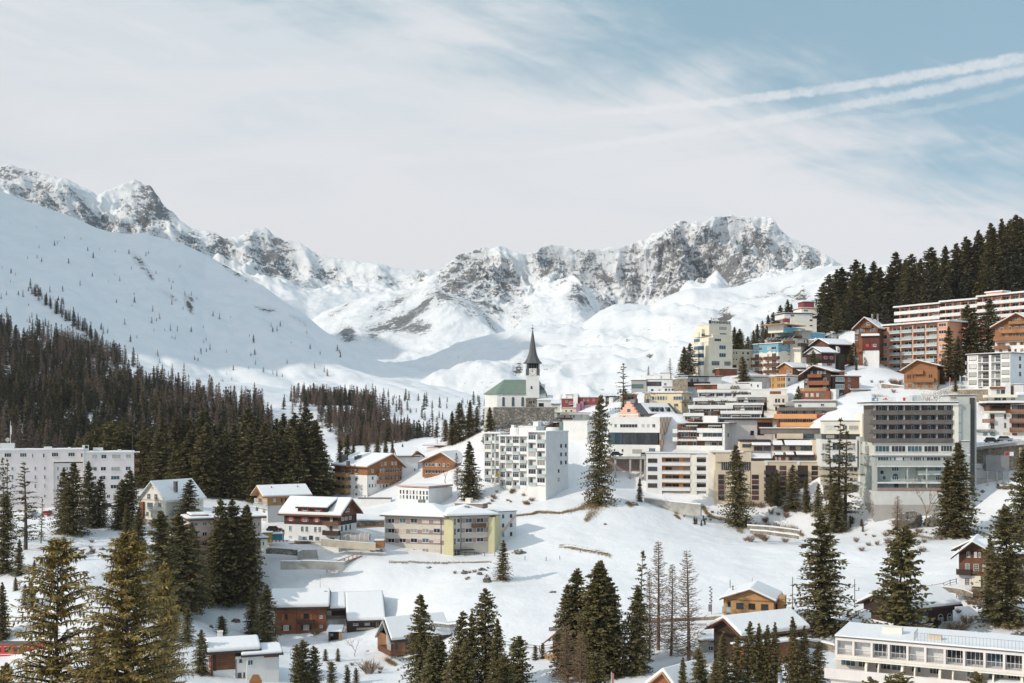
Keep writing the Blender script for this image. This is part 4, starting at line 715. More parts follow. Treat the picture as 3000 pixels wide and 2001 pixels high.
    def win(s,xs,ys,n=1,m=0,f='F',k=None,fm=None,pm=None,sh=None,shw=.55,sill=True,arch=False,fw=.075):
        """windows: every column of xs in every row of ys; n uprights, m bars, sh shutter material"""
        fm = fm or FRAMEW; pm = pm or PANES
        for (ya,yb) in ys:
            z1,z0 = s.q(xs[0][0],ya,f,k)[1],s.q(xs[0][0],yb,f,k)[1]
            for (xa,xb) in xs:
                a0,a1 = sorted((s.q(xa,ya,f,k)[0],s.q(xb,ya,f,k)[0])); mb = MB(); w_ = a1 - a0; t = min(fw,w_ * .16)
                s.gb(mb,f,k,a0,a0 + t,-.02,.07,z0,z1); s.gb(mb,f,k,a1 - t,a1,-.02,.07,z0,z1); s.gb(mb,f,k,a0 + t,a1 - t,-.02,.068,z1 - t,z1); s.gb(mb,f,k,a0 + t,a1 - t,-.02,.068,z0,z0 + t)
                for i in range(n): c = a0 + w_ * (i + 1) / (n + 1); s.gb(mb,f,k,c - t * .45,c + t * .45,-.02,.055,z0 + t,z1 - t)
                for i in range(m): c = z0 + (z1 - z0) * (i + 1) / (m + 1); s.gb(mb,f,k,a0 + t,a1 - t,-.02,.05,c - t * .3,c + t * .3)
                if sill: s.gb(mb,f,k,a0 - .08,a1 + .08,-.02,.15,z0 - .07,z0 - .002)
                if arch:
                    rr = w_ / 2; cx = (a0 + a1) / 2; n_ = 10
                    po = [(cx - rr * math.cos(math.pi * i / n_),z1 + rr * math.sin(math.pi * i / n_)) for i in range(n_ + 1)]; pi_ = [(cx - (rr - t) * math.cos(math.pi * i / n_),z1 + (rr - t) * math.sin(math.pi * i / n_)) for i in range(n_ + 1)]
                    for i in range(n_):
                        ax_ = {'F': 'y','R': 'x','L': 'x'}[f]; kk = (k or 0) if f == 'F' else ((s.W if f == 'R' else 0) if k is None else k); lo_,hi_ = (kk - .06,kk + .02) if f != 'R' else (kk - .02,kk + .06)
                        mb.prism([po[i],po[i + 1],pi_[i + 1],pi_[i]],ax_,lo_,hi_)
                fo = s.mk(mb,'window',fm)
                mb = MB(); s.gb(mb,f,k,a0 + t * .5,a1 - t * .5,-.015,.025,z0 + t * .5,z1 - t * .5)
                if arch:
                    mb.prism(pi_,ax_,kk - .02 if f != 'R' else kk - .02,kk + .02)
                po_ = s.mk(mb,'pane',wr_.choice(pm),fo)
                if s.rel: po_.location = (0,0,0)
                if sh:
                    sw = shw if shw > .2 else w_ * .5
                    for (b0,b1) in ((a0 - sw - .03,a0 - .03),(a1 + .03,a1 + sw + .03)):
                        mb = MB(); s.gb(mb,f,k,b0,b1,-.02,.06,z0,z1); s.mk(mb,'shutter',sh)
    def bal(s,xa,xb,yt,yb,out=1.3,f='F',k=None,mat=WOODB,style='solid',slab=None,name='balcony',th=.08):
        """balcony: floor, front and two sides; the rectangle is read on its front"""
        kk = {'F': (k or 0) - out,'R': (s.W if k is None else k) + out,'L': (0 if k is None else k) - out}[f]
        a0,zt = s.q(xa,yt,f,kk); a1 = s.q(xb,yt,f,kk)[0]; zb = s.q(xa,yb,f,kk)[1]; a0,a1 = sorted((a0,a1)); mb = MB()
        s.gb(mb,f,kk,a0,a1,-out,0,zb - .16,zb); fl = s.mk(mb,name,slab or mat); mb = MB()
        if style == 'solid':
            s.gb(mb,f,kk,a0,a1,-th,.02,zb + .002,zt); s.gb(mb,f,kk,a0,a0 + th,-out,-th - .002,zb + .002,zt); s.gb(mb,f,kk,a1 - th,a1,-out,-th - .002,zb + .002,zt)
        else:
            gap = .16 if style == 'slat' else 1.1; wd = .11 if style == 'slat' else .04
            s.gb(mb,f,kk,a0,a1,-.08,.03,zt - .08,zt)
            n_ = max(2,int((a1 - a0) / gap))
            for i in range(n_ + 1): c = a0 + .02 + (a1 - a0 - wd - .04) * i / n_; s.gb(mb,f,kk,c,c + wd,-.06,.0,zb + .002,zt - .082)
            n_ = max(1,int(out / gap))
            for e in (a0,a1 - .05):
                s.gb(mb,f,kk,e,e + .05,-out,-.082,zt - .08,zt)
                for i in range(n_): c = out * (i + .5) / n_; s.gb(mb,f,kk,e + .005,e + .045,-c - wd,-c,zb + .002,zt - .082)
            if style == 'rail':
                for z_ in (zb + (zt - zb) * .35,zb + (zt - zb) * .65): s.gb(mb,f,kk,a0,a1,-.05,-.02,z_,z_ + .03)
            if style == 'glass': s.gb(mb,f,kk,a0 + .03,a1 - .03,-.045,-.02,zb + .06,zt - .09)
        o = s.mk(mb,'railing',mat,fl)
        if s.rel: o.location = (0,0,0)
        return fl
    def chim(s,xa,ya,xb,yb,k,mat=STONE,dep=None,cap=True):
        a0,z1 = s.q(xa,ya,'F',k); a1 = s.q(xb,ya,'F',k)[0]; z0 = s.q(xa,yb,'F',k)[1]; d_ = dep or (a1 - a0); mb = MB().box(a0,a1,k,k + d_,z0 - 1.2,z1)
        if cap: mb.box(a0 - .1,a1 + .1,k - .1,k + d_ + .1,z1 + .002,z1 + .14)
        return s.mk(mb,'chimney',mat)
    def cyl(s,name,xa,ya,xb,yb,k,mat,snow=True,n=20):
        a0,z1 = s.q(xa,ya,'F',k); a1 = s.q(xb,ya,'F',k)[0]; z0 = s.q(xa,yb,'F',k)[1]; c,r = (a0 + a1) / 2,(a1 - a0) / 2
        o = s.mk(MB().tube((c,k + r,z0),(c,k + r,z1),r,r,n),name,mat)
        if snow:
            q_ = s.mk(MB().tube((c,k + r,z1 + .002),(c,k + r,z1 + .25),r * .97,r * .85,n),'roof_snow',ROOFSNOW,o)
            if s.rel: q_.location = (0,0,0)
        return o
    def poly(s,name,pts,mat,f='F',k=None,o0=.0,o1=.03):
        """a flat raised shape on a face, outline in picture points"""
        kk = (k or 0) if f == 'F' else ((s.W if f == 'R' else 0) if k is None else k); pl = [s.q(x,y,f,k) for x,y in pts]
        lo,hi = (kk - o1,kk - o0) if f != 'R' else (kk + o0,kk + o1)
        return s.mk(MB().prism(pl,'y' if f == 'F' else 'x',lo,hi),name,mat)
    def text(s,body,xa,yt,yb,k,mat,xb=None,f='F',name='lettering',depth=.06):
        a0,z1 = s.q(xa,yt,f,k); z0 = s.q(xa,yb,f,k)[1]; cu = bpy.data.curves.new(name,'FONT'); cu.body = body; cu.size = (z1 - z0) / .70; cu.extrude = depth; cu.materials.append(mat)
        t_ = bpy.data.objects.new(name,cu); COL.objects.link(t_); bpy.context.view_layer.update()
        me = bpy.data.meshes.new_from_object(t_.evaluated_get(bpy.context.evaluated_depsgraph_get())); bpy.data.objects.remove(t_); bpy.data.curves.remove(cu)
        o = obj(name,me,s.root)
        loc = Vector((a0,k - depth - .01,z0)) if f == 'F' else Vector((s.W + depth + .04,a0,z0)); rot = 0 if f == 'F' else math.pi / 2
        if s.rel: loc = s.rel[0] + Matrix.Rotation(s.rel[1],3,'Z') @ loc; rot += s.rel[1]
        o.location = loc; o.rotation_euler = (math.pi / 2,0,rot)
        if xb is not None:
            a1 = s.q(xb,yt,f,k)[0]; w_ = max(v.co.x for v in me.vertices) - min(v.co.x for v in me.vertices); o.scale.x = abs(a1 - a0) / max(w_,.01)
        return o
    def hip(s,x0,x1,y0,y1,ze,zr,over=.8,snow=.55,th=.25,ra=.35,mat=GUT):
        r = s.mk(box(x0 - over,x1 + over,y0 - over,y1 + over,ze,ze + th),'roof',mat); mb = MB(); a,b,c,d = x0 - over + .15,x1 + over - .15,y0 - over + .15,y1 + over - .15; ym = (c + d) / 2; h_ = (d - c) * .5
        z0,z1,z2 = ze + th + .002,ze + th + snow,zr; e = .5
        vs = [(a,c,z0),(b,c,z0),(b,d,z0),(a,d,z0),(a + .1,c + .1,z1),(b - .1,c + .1,z1),(b - .1,d - .1,z1),(a + .1,d - .1,z1),(a + h_ * 1.1,ym - .8,z2),(b - h_ * 1.1,ym - .8,z2),(b - h_ * 1.1,ym + .8,z2),(a + h_ * 1.1,ym + .8,z2)]
        mb.add(vs,[(0,1,5,4),(1,2,6,5),(2,3,7,6),(3,0,4,7),(4,5,9,8),(5,6,10,9),(6,7,11,10),(7,4,8,11),(8,9,10,11),(3,2,1,0)])
        o = s.mk(mb,'roof_snow',ROOFSNOW,r,bevel=.28,seg=3)
        if s.rel: o.location = (0,0,0)
        return r
def rows(y0,step,h,n): return [(y0 + step * i,y0 + step * i + h) for i in range(n)]
# ---- long white hotel, far left
b = Bld('hotel',"long white six storey hotel with flat snowy roof at the far left",'hotel',fA1,-330,1540,1052,355,371,11)
b.B('wall',(-330,466,955,615),PINKW,0,11); b.B('wall',(-330,615,615,None),PINKW,0,11); b.B('wall',(615,616,955,None),PINKW,.7,10); b.B('wall',(958,490,1540,None),PINKW,-1.4,12)
b.flat(-330,955,459,0,11,.2,.2,.25,FRAMEW); b.flat(958,1545,483,-1.4,12,.25,.2,.25,FRAMEW)
b.win([(50,130),(228,306),(593,670),(782,860)],[(500,545)],2); b.win([(365,379),(490,514),(928,950)],[(505,552)],0); b.win([(-110,-30),(-250,-170)],[(498,542)],2)
for k_,xs in ((0,[(130,155),(258,285),(0,20),(395,416),(503,525)]),(.7,[(655,676),(760,781),(862,876)])):
    for ys in ((658,700),(757,806),(856,908),(985,1018)): b.win(xs,[ys],1,k=k_)
b.win([(1057,1115),(1162,1222),(1446,1503)],[(517,563)],1,k=-1.4,pm=[GC_,GB_]); b.win([(1286,1383)],[(517,563)],2,k=-1.4,pm=[GC_])
for i,y in enumerate((658,760,862)): b.win([(1070 - 4 * i,1112 - 4 * i),(1155 - 4 * i,1216 - 4 * i),(1440 - 4 * i,1500 - 4 * i)],[(y,y + 45)],1,k=-1.4); b.win([(1276 - 4 * i,1377 - 4 * i)],[(y,y + 45)],2,k=-1.4)
b.win([(1226,1264),(1298,1330),(1420,1480)],[(975,1016)],1,k=-1.4)
for r_ in ((0,388,163,470),(502,428,593,470),(778,434,810,472),(1068,440,1182,492),(1352,460,1392,494)):
    pn = b.B('roof_box',r_,WHITE,3,3.5)
b.B('vent',(945,410,1018,488),WHITE,1,2.5,bevel=.05); b.B('vent_opening',(975,412,1010,445),BLACK,.96,.1); b.B('downpipe',(952,470,966,None),WHITE,-1.75,.3)
pl_ = b.mk(MB().tube((b.x(108),4,b.z(108,400,4)),(b.x(108),4,b.z(108,130,4)),.09,.05),'flagpole',FRAMEW); b.box('flag',b.x(108) - .1,b.x(122),4,4.05,b.z(108,285,4),b.z(108,185,4),FRAMEW)
b.mk(MB().tube((b.x(75),4,b.z(75,345,4)),(b.x(75),4.3,b.z(75,345,4)),.65,.6,14).tube((b.x(75),4.2,b.z(75,400,4)),(b.x(75),4.2,b.z(75,345,4)),.08),'dish',CLOTH)
b.mk(MB().tube((b.W - .5,1,b.z(1540,490)),(b.W - .5,1,b.z(1540,245)),.08,.04),'mast',GUT)
for y in (585,690): b.bal(1545,1600,y - 20,y + 15,.5,'F',2.5,WOODR)
b.box('canopy',b.W - .5,b.W + 1.8,1,6,b.z(1540,495),b.z(1540,485),FRAMEW)
# ---- cream gabled house
b = Bld('gabled_house',"cream gabled house with steep snowy roof right of the white hotel",'house',fA1,1600,1905,1340,341,335.4,15)
zl,zr_ = b.z(1600,1025),b.z(1722,818)
b.box('wall',0,b.W,0,15,-5,zl,CREAM2); b.gable('y',0,b.W,0,15,zl,zr_ - .3,.7,.9,.3,.2,FRAMEW,wall=CREAM2); b.box('base',-.05,b.W + .05,-.06,.2,-5,b.z(1600,1255),STONE)
b.win([(1690,1728),(1772,1808)],[(963,1028)],1,1); b.win([(1690,1757)],[(1063,1140)],2); b.win([(1816,1858)],[(1065,1122)],1,pm=PCUR); b.win([(1680,1708),(1730,1752),(1815,1855)],[(1170,1224)],1,pm=PCUR); b.win([(1690,1738),(1800,1835)],[(1280,1325)],1,pm=[GC_]); b.win([(1742,1760)],[(885,914)],0)
b.bal(1680,1775,1118,1146,.9,mat=FRAMEW,style='rail'); b.bal(1596,1640,1055,1150,.6,mat=WOODR); b.bal(1598,1640,1165,1240,.6,mat=WOODR)
b.chim(1990,830,2015,900,5,SLATE); b.box('skylight',b.W * .76,b.W * .82,9,10,zl + 2.0,zl + 2.75,DARK); b.win([(1970,1990)],[(1175,1210)],1,f='R')
# ---- pink apartment block behind the spruces
b = Bld('apartment_block',"pinkish apartment block half hidden behind spruces left of the red shuttered chalet",'building',fB1,-160,650,1650,296,304,11)
b.B('wall',(-160,1268,650,None),plaster('rose_plaster',(.62,.50,.43)),0,11); b.flat(-170,668,1240,0,11,.8,.45,.35); b.flat(-140,20,1195,4,6,.5,.3,.45,WOODR); b.B('wall',(-120,1225,0,1262),CREAM2,4.5,5)
for y in (1290,1405,1520): b.win([(-125,-80),(-30,25),(60,76),(150,190)],[(y + 5,y + 50)],1); b.win([(560,585),(610,632)],[(y + 5,y + 50)],0)
for y in (1455,1568): b.bal(-175,45,y,y + 50,1.4,mat=plaster('pink_parapet',(.50,.31,.25))); b.bal(52,145,y,y + 50,1.2,mat=WOODB,style='slat')
b.B('annex',(640,1490,720,1600),CREAM2,-2,7); b.flat(560,726,1460,-2.2,8,.3,.25,.4); b.win([(665,682)],[(1515,1560)],0,k=-2)
# ---- pale timber house with big snow roof
b = Bld('timber_house',"house of pale timber over white ground floors with broad snowy roof",'house',fB1,722,1160,1285,331,337,9.5)
ze = b.z(722,1012); b.B('wall',(722,1104,1160,None),COOLW,0,9.5); b.box('timber_wall',-.06,b.W + .06,-.06,9.56,b.z(722,1104),ze,WOODL)
b.gable('x',0,b.W,0,9.5,ze,ze + 2.9,.9,1.9,.45,.25,WOODL,wall=WOODL)
b.win([(785,815),(1055,1085)],[(1018,1060)],0,k=-.06,pm=[GBL,GB_]); b.win([(876,892),(920,940)],[(1020,1058)],0,k=-.06,fm=FRAMED); b.win([(958,984)],[(1018,1055)],0,k=-.06,pm=[GBL])
b.win([(570,612),(668,715)],[(1014,1066)],1,f='L',k=-.06,pm=[GC_]); b.win([(626,656)],[(1012,1068)],1,f='L',k=-.06); b.win([(588,614),(668,694)],[(1117,1155)],1,f='L',fm=FRAMED); b.win([(665,712)],[(1215,1278)],1,f='L',pm=PGRN); b.win([(580,610),(622,648)],[(1215,1245)],1,f='L',pm=PGRN)
b.bal(555,722,1072,1104,1.0,'L',0,RAILG,'glass',WHITE)
for x in (806,1107): b.mk(MB().tube((b.x(x),3,ze + 1.6),(b.x(x),3,ze + 3.1),.15),'chimney',DARK)
# ---- big timber and white chalet hotel
b = Bld('chalet_hotel',"big chalet hotel, white below and timber above, with orange balconies at its left end",'hotel',fB1,1870,2262,1025,420,431,21,sink=8)
z1,z2,zr_ = b.z(1870,655),b.z(2262,640),b.z(2140,522)
b.box('wall',0,b.W,0,21,-8,z1 - .02,WHITE); zt = b.z(1870,755); b.box('timber_wall',-.08,b.W + .08,-.08,21.05,zt,z1,WOODM); b.B('timber_gable',(1998,700,2262,850),WOODM,-.14,.3)
b.gable('y',0,b.W,0,21,z1,zr_,1.2,1.3,.55,.3,WOODM,mid=b.x(2140,522),ze2=z2,wall=WOODM)
b.win([(1913,1938)],[(685,722)],0,k=-.08); b.win([(2026,2042),(2063,2084),(2143,2162),(2180,2202)],[(602,640)],0,k=-.02,pm=PCUR)
for y in (680,768): b.win([(2008,2026),(2040,2060),(2078,2100),(2120,2135),(2155,2176),(2195,2217),(2236,2256)],[(y,y + 44)],0,k=-.14,pm=[GD,GC_,GB_])
b.bal(1998,2262,727,760,1.2,k=-.1,mat=WOODM); b.bal(1998,2262,815,848,1.2,k=-.1,mat=WOODM)
b.win([(2008,2024),(2042,2062),(2075,2098),(2120,2138),(2155,2175),(2192,2212)],[(858,902)],0,pm=PCUR); b.win([(1913,1938)],[(768,808)],0); b.win([(1880,1900),(1915,1932),(1948,1968)],[(855,896)],0); b.win([(1878,1898),(1945,1965)],[(970,1003)],0,arch=True)
b.win([(1575,1606),(1648,1680),(1727,1756)],[(682,722)],1,f='L',k=-.08); b.win([(1575,1606),(1648,1680),(1727,1756)],[(768,808),(856,896)],1,f='L'); b.win([(1568,1598),(1645,1675),(1725,1755)],[(965,1000)],1,f='L',arch=True)
for y in (712,800,888): b.bal(1370,1620,y,y + 44,1.9,'L',0,WOODY)
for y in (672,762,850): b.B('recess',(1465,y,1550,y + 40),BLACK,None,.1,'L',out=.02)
b.chim(1572,530,1645,580,17,GUT,2,False); b.chim(1735,540,1762,570,12,GUT,1.0); b.chim(1768,528,1800,558,12,GUT,1.0); b.chim(1640,590,1668,622,7,GUT,.9,False)
b.mk(MB().tube((-.1,-.12,-2),(-.1,-.12,z1),.09),'downpipe',GUT)
a = Bld('terrace_wall',"low white terrace wall in front of the big chalet hotel",'wall',fB1,1480,2140,1105,405,404,3); a.B('wall',(1755,1022,2135,None),WHITE,0,3); a.B('coping',(1755,1015,2135,1024),GUT,-.1,3.2); a.B('wall',(1480,1025,1754,None),WHITE,1.2,3)
# ---- white house and wooden gable house right of it
b = Bld('white_house',"plain white house squeezed between the chalet hotel and the wooden gabled house",'house',fC1,-130,95,880,431,433,12)
b.B('wall',(-130,545,95,None),COOLW,0,12); ze = b.z(-130,545); b.gable('x',0,b.W,0,12,ze,ze + 3,.7,.8,.5,.25,WOODB,wall=COOLW); b.win([(50,68)],[(675,705),(758,790),(845,870)],0)
b.B('gable',(30,520,150,560),COOLW,-.5,4); b.mk(MB().prism([(b.x(20),b.z(20,545)),(b.x(90),b.z(90,490)),(b.x(165),b.z(165,545)),(b.x(165),b.z(165,528)),(b.x(90),b.z(90,475)),(b.x(20),b.z(20,528))],'y',-1.6,4),'dormer_roof',WOODB); b.chim(8,470,38,525,4,GUT)
b = Bld('wooden_gable_house',"house with broad wooden gable, grey bare tree before it",'house',fC1,150,520,880,421,417,15)
z1,zr_ = b.z(150,600),b.z(365,500); b.box('wall',0,b.W,0,15,-5,z1,WHITE); b.box('timber_wall',-.06,b.W + .06,-.07,15,b.z(150,772),z1,WOODM)
b.gable('y',0,b.W,0,15,z1,zr_,1.3,1.2,.55,.3,WOODM,mid=b.x(365,500),wall=WOODM)
for y in (612,692): b.win([(182,208),(222,244),(258,282),(296,320),(332,352),(380,405),(430,455)],[(y,y + 40)],0,k=-.07,pm=PCUR)
b.win([(163,185),(193,215),(237,258),(268,290),(310,332)],[(782,823)],0); b.bal(150,520,660,690,.9,mat=WOODM); b.bal(150,520,738,770,.9,mat=WOODM)
# ---- pink topped hall
b = Bld('hall',"low white hall with pink roof edge and tall paired windows",'building',fC1,-136,218,1080,386,378.5,13)
b.B('wall',(-136,890,218,None),WHITE,0,13); b.flat(-138,220,862,0,13,.15,.5,.12,plaster('rose_edge',(.50,.30,.26)))
xs = [(-113,-93),(-78,-58),(-39,-16),(0,20),(36,58),(75,97),(114,136),(152,174),(190,212)]; b.win(xs,[(918,966)],0,sill=False); b.win(xs,[(975,1020)],0)
# ---- flat roofed pale block behind
b = Bld('flat_roofed_house',"pale flat roofed house with round turret and vent pipe left of the balcony tower",'house',fC1,165,800,640,449,444,12)
b.B('wall',(200,430,780,None),PINKW,0,12); b.flat(165,810,396,-.4,12,.6,.25,.35,plaster('rose_edge',(.50,.30,.26))); b.flat(430,790,478,-4,4,.3,.2,.2); b.B('wall',(480,500,780,None),COOLW,-3.5,4)
b.win([(330,360),(470,500),(640,690),(725,762)],[(428,468)],1,pm=PDARK); b.bal(440,530,465,482,1,mat=WOODR); b.win([(560,600),(690,740)],[(515,560)],1,k=-3.5)
b.cyl('turret',568,355,683,400,3,WHITE); b.mk(MB().tube((b.x(582),3,b.z(582,400,3)),(b.x(582),3,b.z(582,325,3)),.35,.35,10).tube((b.x(582),3,b.z(582,328,3)),(b.x(582),3,b.z(582,312,3)),.35,.55,10),'vent_pipe',FRAMEW); b.chim(292,345,318,400,4,WHITE); b.chim(470,375,555,400,5,WHITE,2)
# ---- white balcony tower
b = Bld('balcony_tower',"white stepped apartment tower covered in balconies, blank side wall at right",'building',fC1,850,1565,1010,388,372.5,13,sink=10)
def bays(b,cols,ys,k,rec,dep,wall,slabm=None,pattern=None,gm=None,railm=None,flush=False,wf=.12):
    """storeys of bays: a set-back wall with windows, a floor slab and a parapet to each; cols picture columns, ys (window top, sill, parapet foot)"""
    for j,(yt,ys_,yb) in enumerate(ys):
        for i,(xa,xb) in enumerate(cols):
            st = pattern[(i + j) % len(pattern)] if pattern else 'b'
            if st == 'w':
                b.win([(xa,xb)],[(yt,ys_)],2,k=k + .1,pm=PANES,sill=False); b.B('parapet',(xa - 3,ys_,xb + 3,yb),wall,k,.35)
            else:
                b.win([(xa + (xb - xa) * .1,xa + (xb - xa) * .62)],[(yt + 3,yb - 4)],1,k=k + rec,pm=PANES,sill=False)
                b.bal(xa - 2,xb + 2,ys_ - 2,yb,rec + .3,'F',k + rec,railm or RAILG,'glass',slabm or wall)
YS = [(288,345,378),(386,442,474),(484,540,572),(582,640,672),(682,738,770),(782,838,870)]
b.B('wall',(1355,250,1565,None),WHITE,1.3,11.7); b.B('pier',(1352,250,1362,860),WHITE,0,1.3); b.B('pier',(1450,285,1462,870),WHITE,.05,1.25); b.B('pier',(1556,250,1565,1010),WHITE,0,1.3); b.B('wall',(1352,872,1565,None),WHITE,-.02,2)
b.box('side_wall',b.W - .3,b.W + .05,-.05,13,-10,b.z(1565,250),COOLW)
bays(b,[(1366,1448),(1465,1553)],YS,0,1.3,1.3,WHITE,pattern=('w','b'))
b.B('wall',(1025,305,1352,None),WHITE,3.2,10); b.B('wall',(1030,880,1352,None),WHITE,2.0,1.1)
for x in (1036,1102,1178,1260,1348): b.B('pier',(x - 4,305,x + 4,890),WHITE,1.9,1.2)
YM = [(338,385,415),(435,482,512),(532,580,610),(628,675,705),(728,775,808),(825,870,900)]
bays(b,[(1042,1097),(1108,1172),(1185,1254),(1266,1343)],YM,1.9,1.3,1.3,WHITE,pattern=('w','b'))
b.B('wall',(855,275,1030,None),WHITE,5.6,7.5)
for x in (858,938,980,1030): b.B('pier',(x - 4,275,x + 4,850),WHITE,4.3,1.2)
bays(b,[(862,934),(943,976),(985,1026)],[(y0 + (-27),y1 - 27,y2 - 27) for y0,y1,y2 in YM],4.3,1.3,1.3,WHITE,pattern=('b','w'))
b.flat(850,1035,258,4.0,9,.4,.25,.25,FRAMEW); b.flat(1015,1352,288,1.6,11,.3,.25,.25,FRAMEW); b.flat(1350,1568,243,0,13,.1,.25,.2,FRAMEW)
b.cyl('turret',1120,215,1250,290,6,WHITE); b.B('roof_room',(1255,192,1450,290),WHITE,6,5); b.flat(1250,1455,186,6,5,.2,.15,.15,FRAMEW); b.cyl('turret',1530,212,1662,262,7,WHITE); b.chim(1418,140,1474,200,8,WHITE)
b.chim(1165,180,1195,220,8,WHITE)
b.mk(MB().box(b.x(1000,730,3.4),b.x(1095,730,3.4),2.4,4.4,b.z(1000,745,3.4),b.z(1000,738,3.4)).prism([(2.0,b.z(1000,755,3.4)),(4.2,b.z(1000,712,3.4)),(4.2,b.z(1000,722,3.4)),(2.0,b.z(1000,762,3.4))],'x',b.x(1000,730,3),b.x(1095,730,3)),'awning',AWN)
b.win([(1728,1748),(1783,1801)],[(395,436),(493,533),(588,628)],0,f='R',k=b.W + .05,fm=FRAMED); b.win([(1702,1718)],[(685,722),(782,820)],0,f='R',k=b.W + .05,fm=FRAMED)
# ---- blank white hall behind the old spruce
b = Bld('school_hall',"blank white hall with curved green glass corner left of the old spruce",'building',fC1,1750,2040,520,418,412,14)
b.B('wall',(1765,135,2040,None),WHITE,0,14); b.flat(1760,2044,128,0,14,.1,.2,.1,FRAMEW); o_ = b.cyl('glass_corner',1700,140,1775,248,.4,GG,False,16); b.flat(1500,1690,140,3,9,.3,.2,.25,WOODR); b.B('wall',(1560,165,1690,None),WOODR,3.5,8); b.B('wall',(1690,250,1775,None),CREAM2,.3,6)
# ---- houses under the church
b = Bld('red_building',"dark red building with white chimney towers and a mauve bay right of the church",'building',fCH,955,1480,1260,482,478,13)
b.B('wall',(960,1050,1105,1152),REDP,0,10); b.B('wall',(1145,1035,1380,1120),REDP,.6,10); b.B('tower',(1095,990,1145,None),WHITE,-.4,3); b.B('chimney',(938,992,962,1105),WHITE,.5,1.6); b.B('bay',(1130,1105,1175,1215),PURPLE,-2.2,3); b.B('bay',(1172,1080,1212,None),PURPLE,-1.6,3); b.B('wall',(960,1152,1130,None),TAN,-.6,10); b.B('wall',(1212,1165,1298,None),TAN,-1,9); b.B('wall',(1215,1120,1480,None),WHITE,1.2,9); b.B('roof_room',(1010,1000,1085,1050),WHITE,3,5)
for r_ in ((955,1108,1043,0),(1145,1384,1028,.6),(955,1134,1146,-.7),(1208,1304,1158,-1),(1008,1088,996,3)): b.flat(r_[0],r_[1],r_[2],r_[3],9,.2,.15,.25)
b.win([(1010,1028)],[(1068,1092)],0); b.win([(1212,1230),(1255,1273),(1320,1340)],[(1053,1076)],0,k=.6); b.win([(1000,1025),(1060,1085)],[(1178,1205)],0,k=-.6); b.bal(1045,1095,1085,1112,.8,mat=FRAMEW,style='rail')
b = Bld('low_house',"cream low house with brown balcony below the red building",'house',fCH,870,1235,1312,446,443,11)
b.B('wall',(910,1228,1230,None),CREAM2,0,10); b.flat(875,1238,1206,-.6,11,.3,.2,.25); b.bal(870,1080,1268,1286,1.2,mat=WOODR); b.win([(985,1005),(1060,1075),(1095,1112),(1180,1200)],[(1240,1268)],0); b.B('wall',(870,1290,1300,None),WHITE,-2,9)
b = Bld('tall_narrow_house',"narrow white and dark brown house behind the lone spruce",'house',fCH,1465,1548,1275,462,461,10)
b.B('wall',(1505,1030,1548,None),WHITE,0,9); b.B('wall',(1465,1030,1505,None),WOODD,.1,9); b.flat(1455,1555,1012,-.2,10,.3,.25,.25,WOODD); b.win([(1482,1502)],[(1045,1075),(1115,1145),(1190,1220)],0,k=.1); b.win([(1512,1522)],[(1110,1150)],0)
# ---- the church
b = Bld('church',"white church with green copper roof and slim dark spire on its rock",'church',fCH,220,705,1200,432,432,12.5,sink=3)
X_ = lambda x,k=0: b.x(x,1000,k)
ze,zr_ = b.z(220,998),b.z(300,832,6.2)
foot = [(X_(220),0),(X_(560),0),(X_(780),0),(X_(780),12.5),(X_(220),12.5),(X_(118,10),10.2),(X_(78,6),6.3),(X_(118,2.2),2.3)]
b.mk(MB().prism(foot,'z',-3,ze),'wall',WHITE)
cx_,cy_ = (X_(220) + X_(780)) / 2,6.25; rf = [(p[0] + (.5 if p[0] > cx_ else -.45),p[1] + (.5 if p[1] > cy_ else -.5)) for p in foot]; n_ = len(rf); rl,rr_ = (X_(300,6.2),6.25,zr_),(X_(700,6.2),6.25,zr_)
mb = MB(); vs = [(p[0],p[1],ze + .02) for p in rf] + [(p[0],p[1],ze + .25) for p in rf] + [rl,rr_]; fs = [(i,(i + 1) % n_,n_ + (i + 1) % n_,n_ + i) for i in range(n_)] + [tuple(range(n_))[::-1]]
L_,R_ = 2 * n_,2 * n_ + 1; T = lambda i: n_ + i
fs += [(T(0),T(1),R_,L_),(T(1),T(2),R_),(T(2),T(3),R_),(T(3),T(4),L_,R_),(T(4),T(5),L_),(T(5),T(6),L_),(T(6),T(7),L_),(T(7),T(0),L_)]
mb.add(vs,fs); roofm = COPPER
roof_ = b.mk(mb,'roof',roofm); mb = MB()
for i in range(1,20):                               # standing seams
    x_ = X_(220) + (X_(560) - X_(220)) * i / 20; tt = 1.0; xr_ = max(x_,rl[0]);
    if x_ >= rl[0]: mb.tube((x_,-.5,ze + .28),(x_,6.25,zr_ + .03),.05,.05,4)
    else: mb.tube((x_,-.5,ze + .28),(rl[0] + (x_ - X_(220)) * .2,6.25 - (rl[0] - x_) * .1,zr_ - (rl[0] - x_) * .1),.05,.05,4)
b.mk(mb,'roof_seam',COPPER,roof_)
b.win([(279,309),(389,420),(499,530)],[(1046,1134)],1,3,fm=SLATE,pm=[GB_],arch=True,fw=.14)
b.B('tower',(555,782,705,1042),WHITE,-1.2,5.2); b.B('tower_base',(551,1040,682,None),STONE,-1.28,5.4); b.win([(606,626)],[(905,935)],1,k=-1.2,fm=FRAMED); b.win([(585,597),(608,620),(633,645)],[(1085,1110),(1075,1100),(1065,1090)][1:2],0,k=-1.28,fm=FRAMED,pm=[BLACK])
xc,yc = (X_(555,-1.2) + X_(705,-1.2)) / 2,1.4; tw_ = (X_(705,-1.2) - X_(555,-1.2)); zc0,zc1,zs = b.z(555,782,-1.2),b.z(555,705,-1.2),b.z(555,648,-1.2)
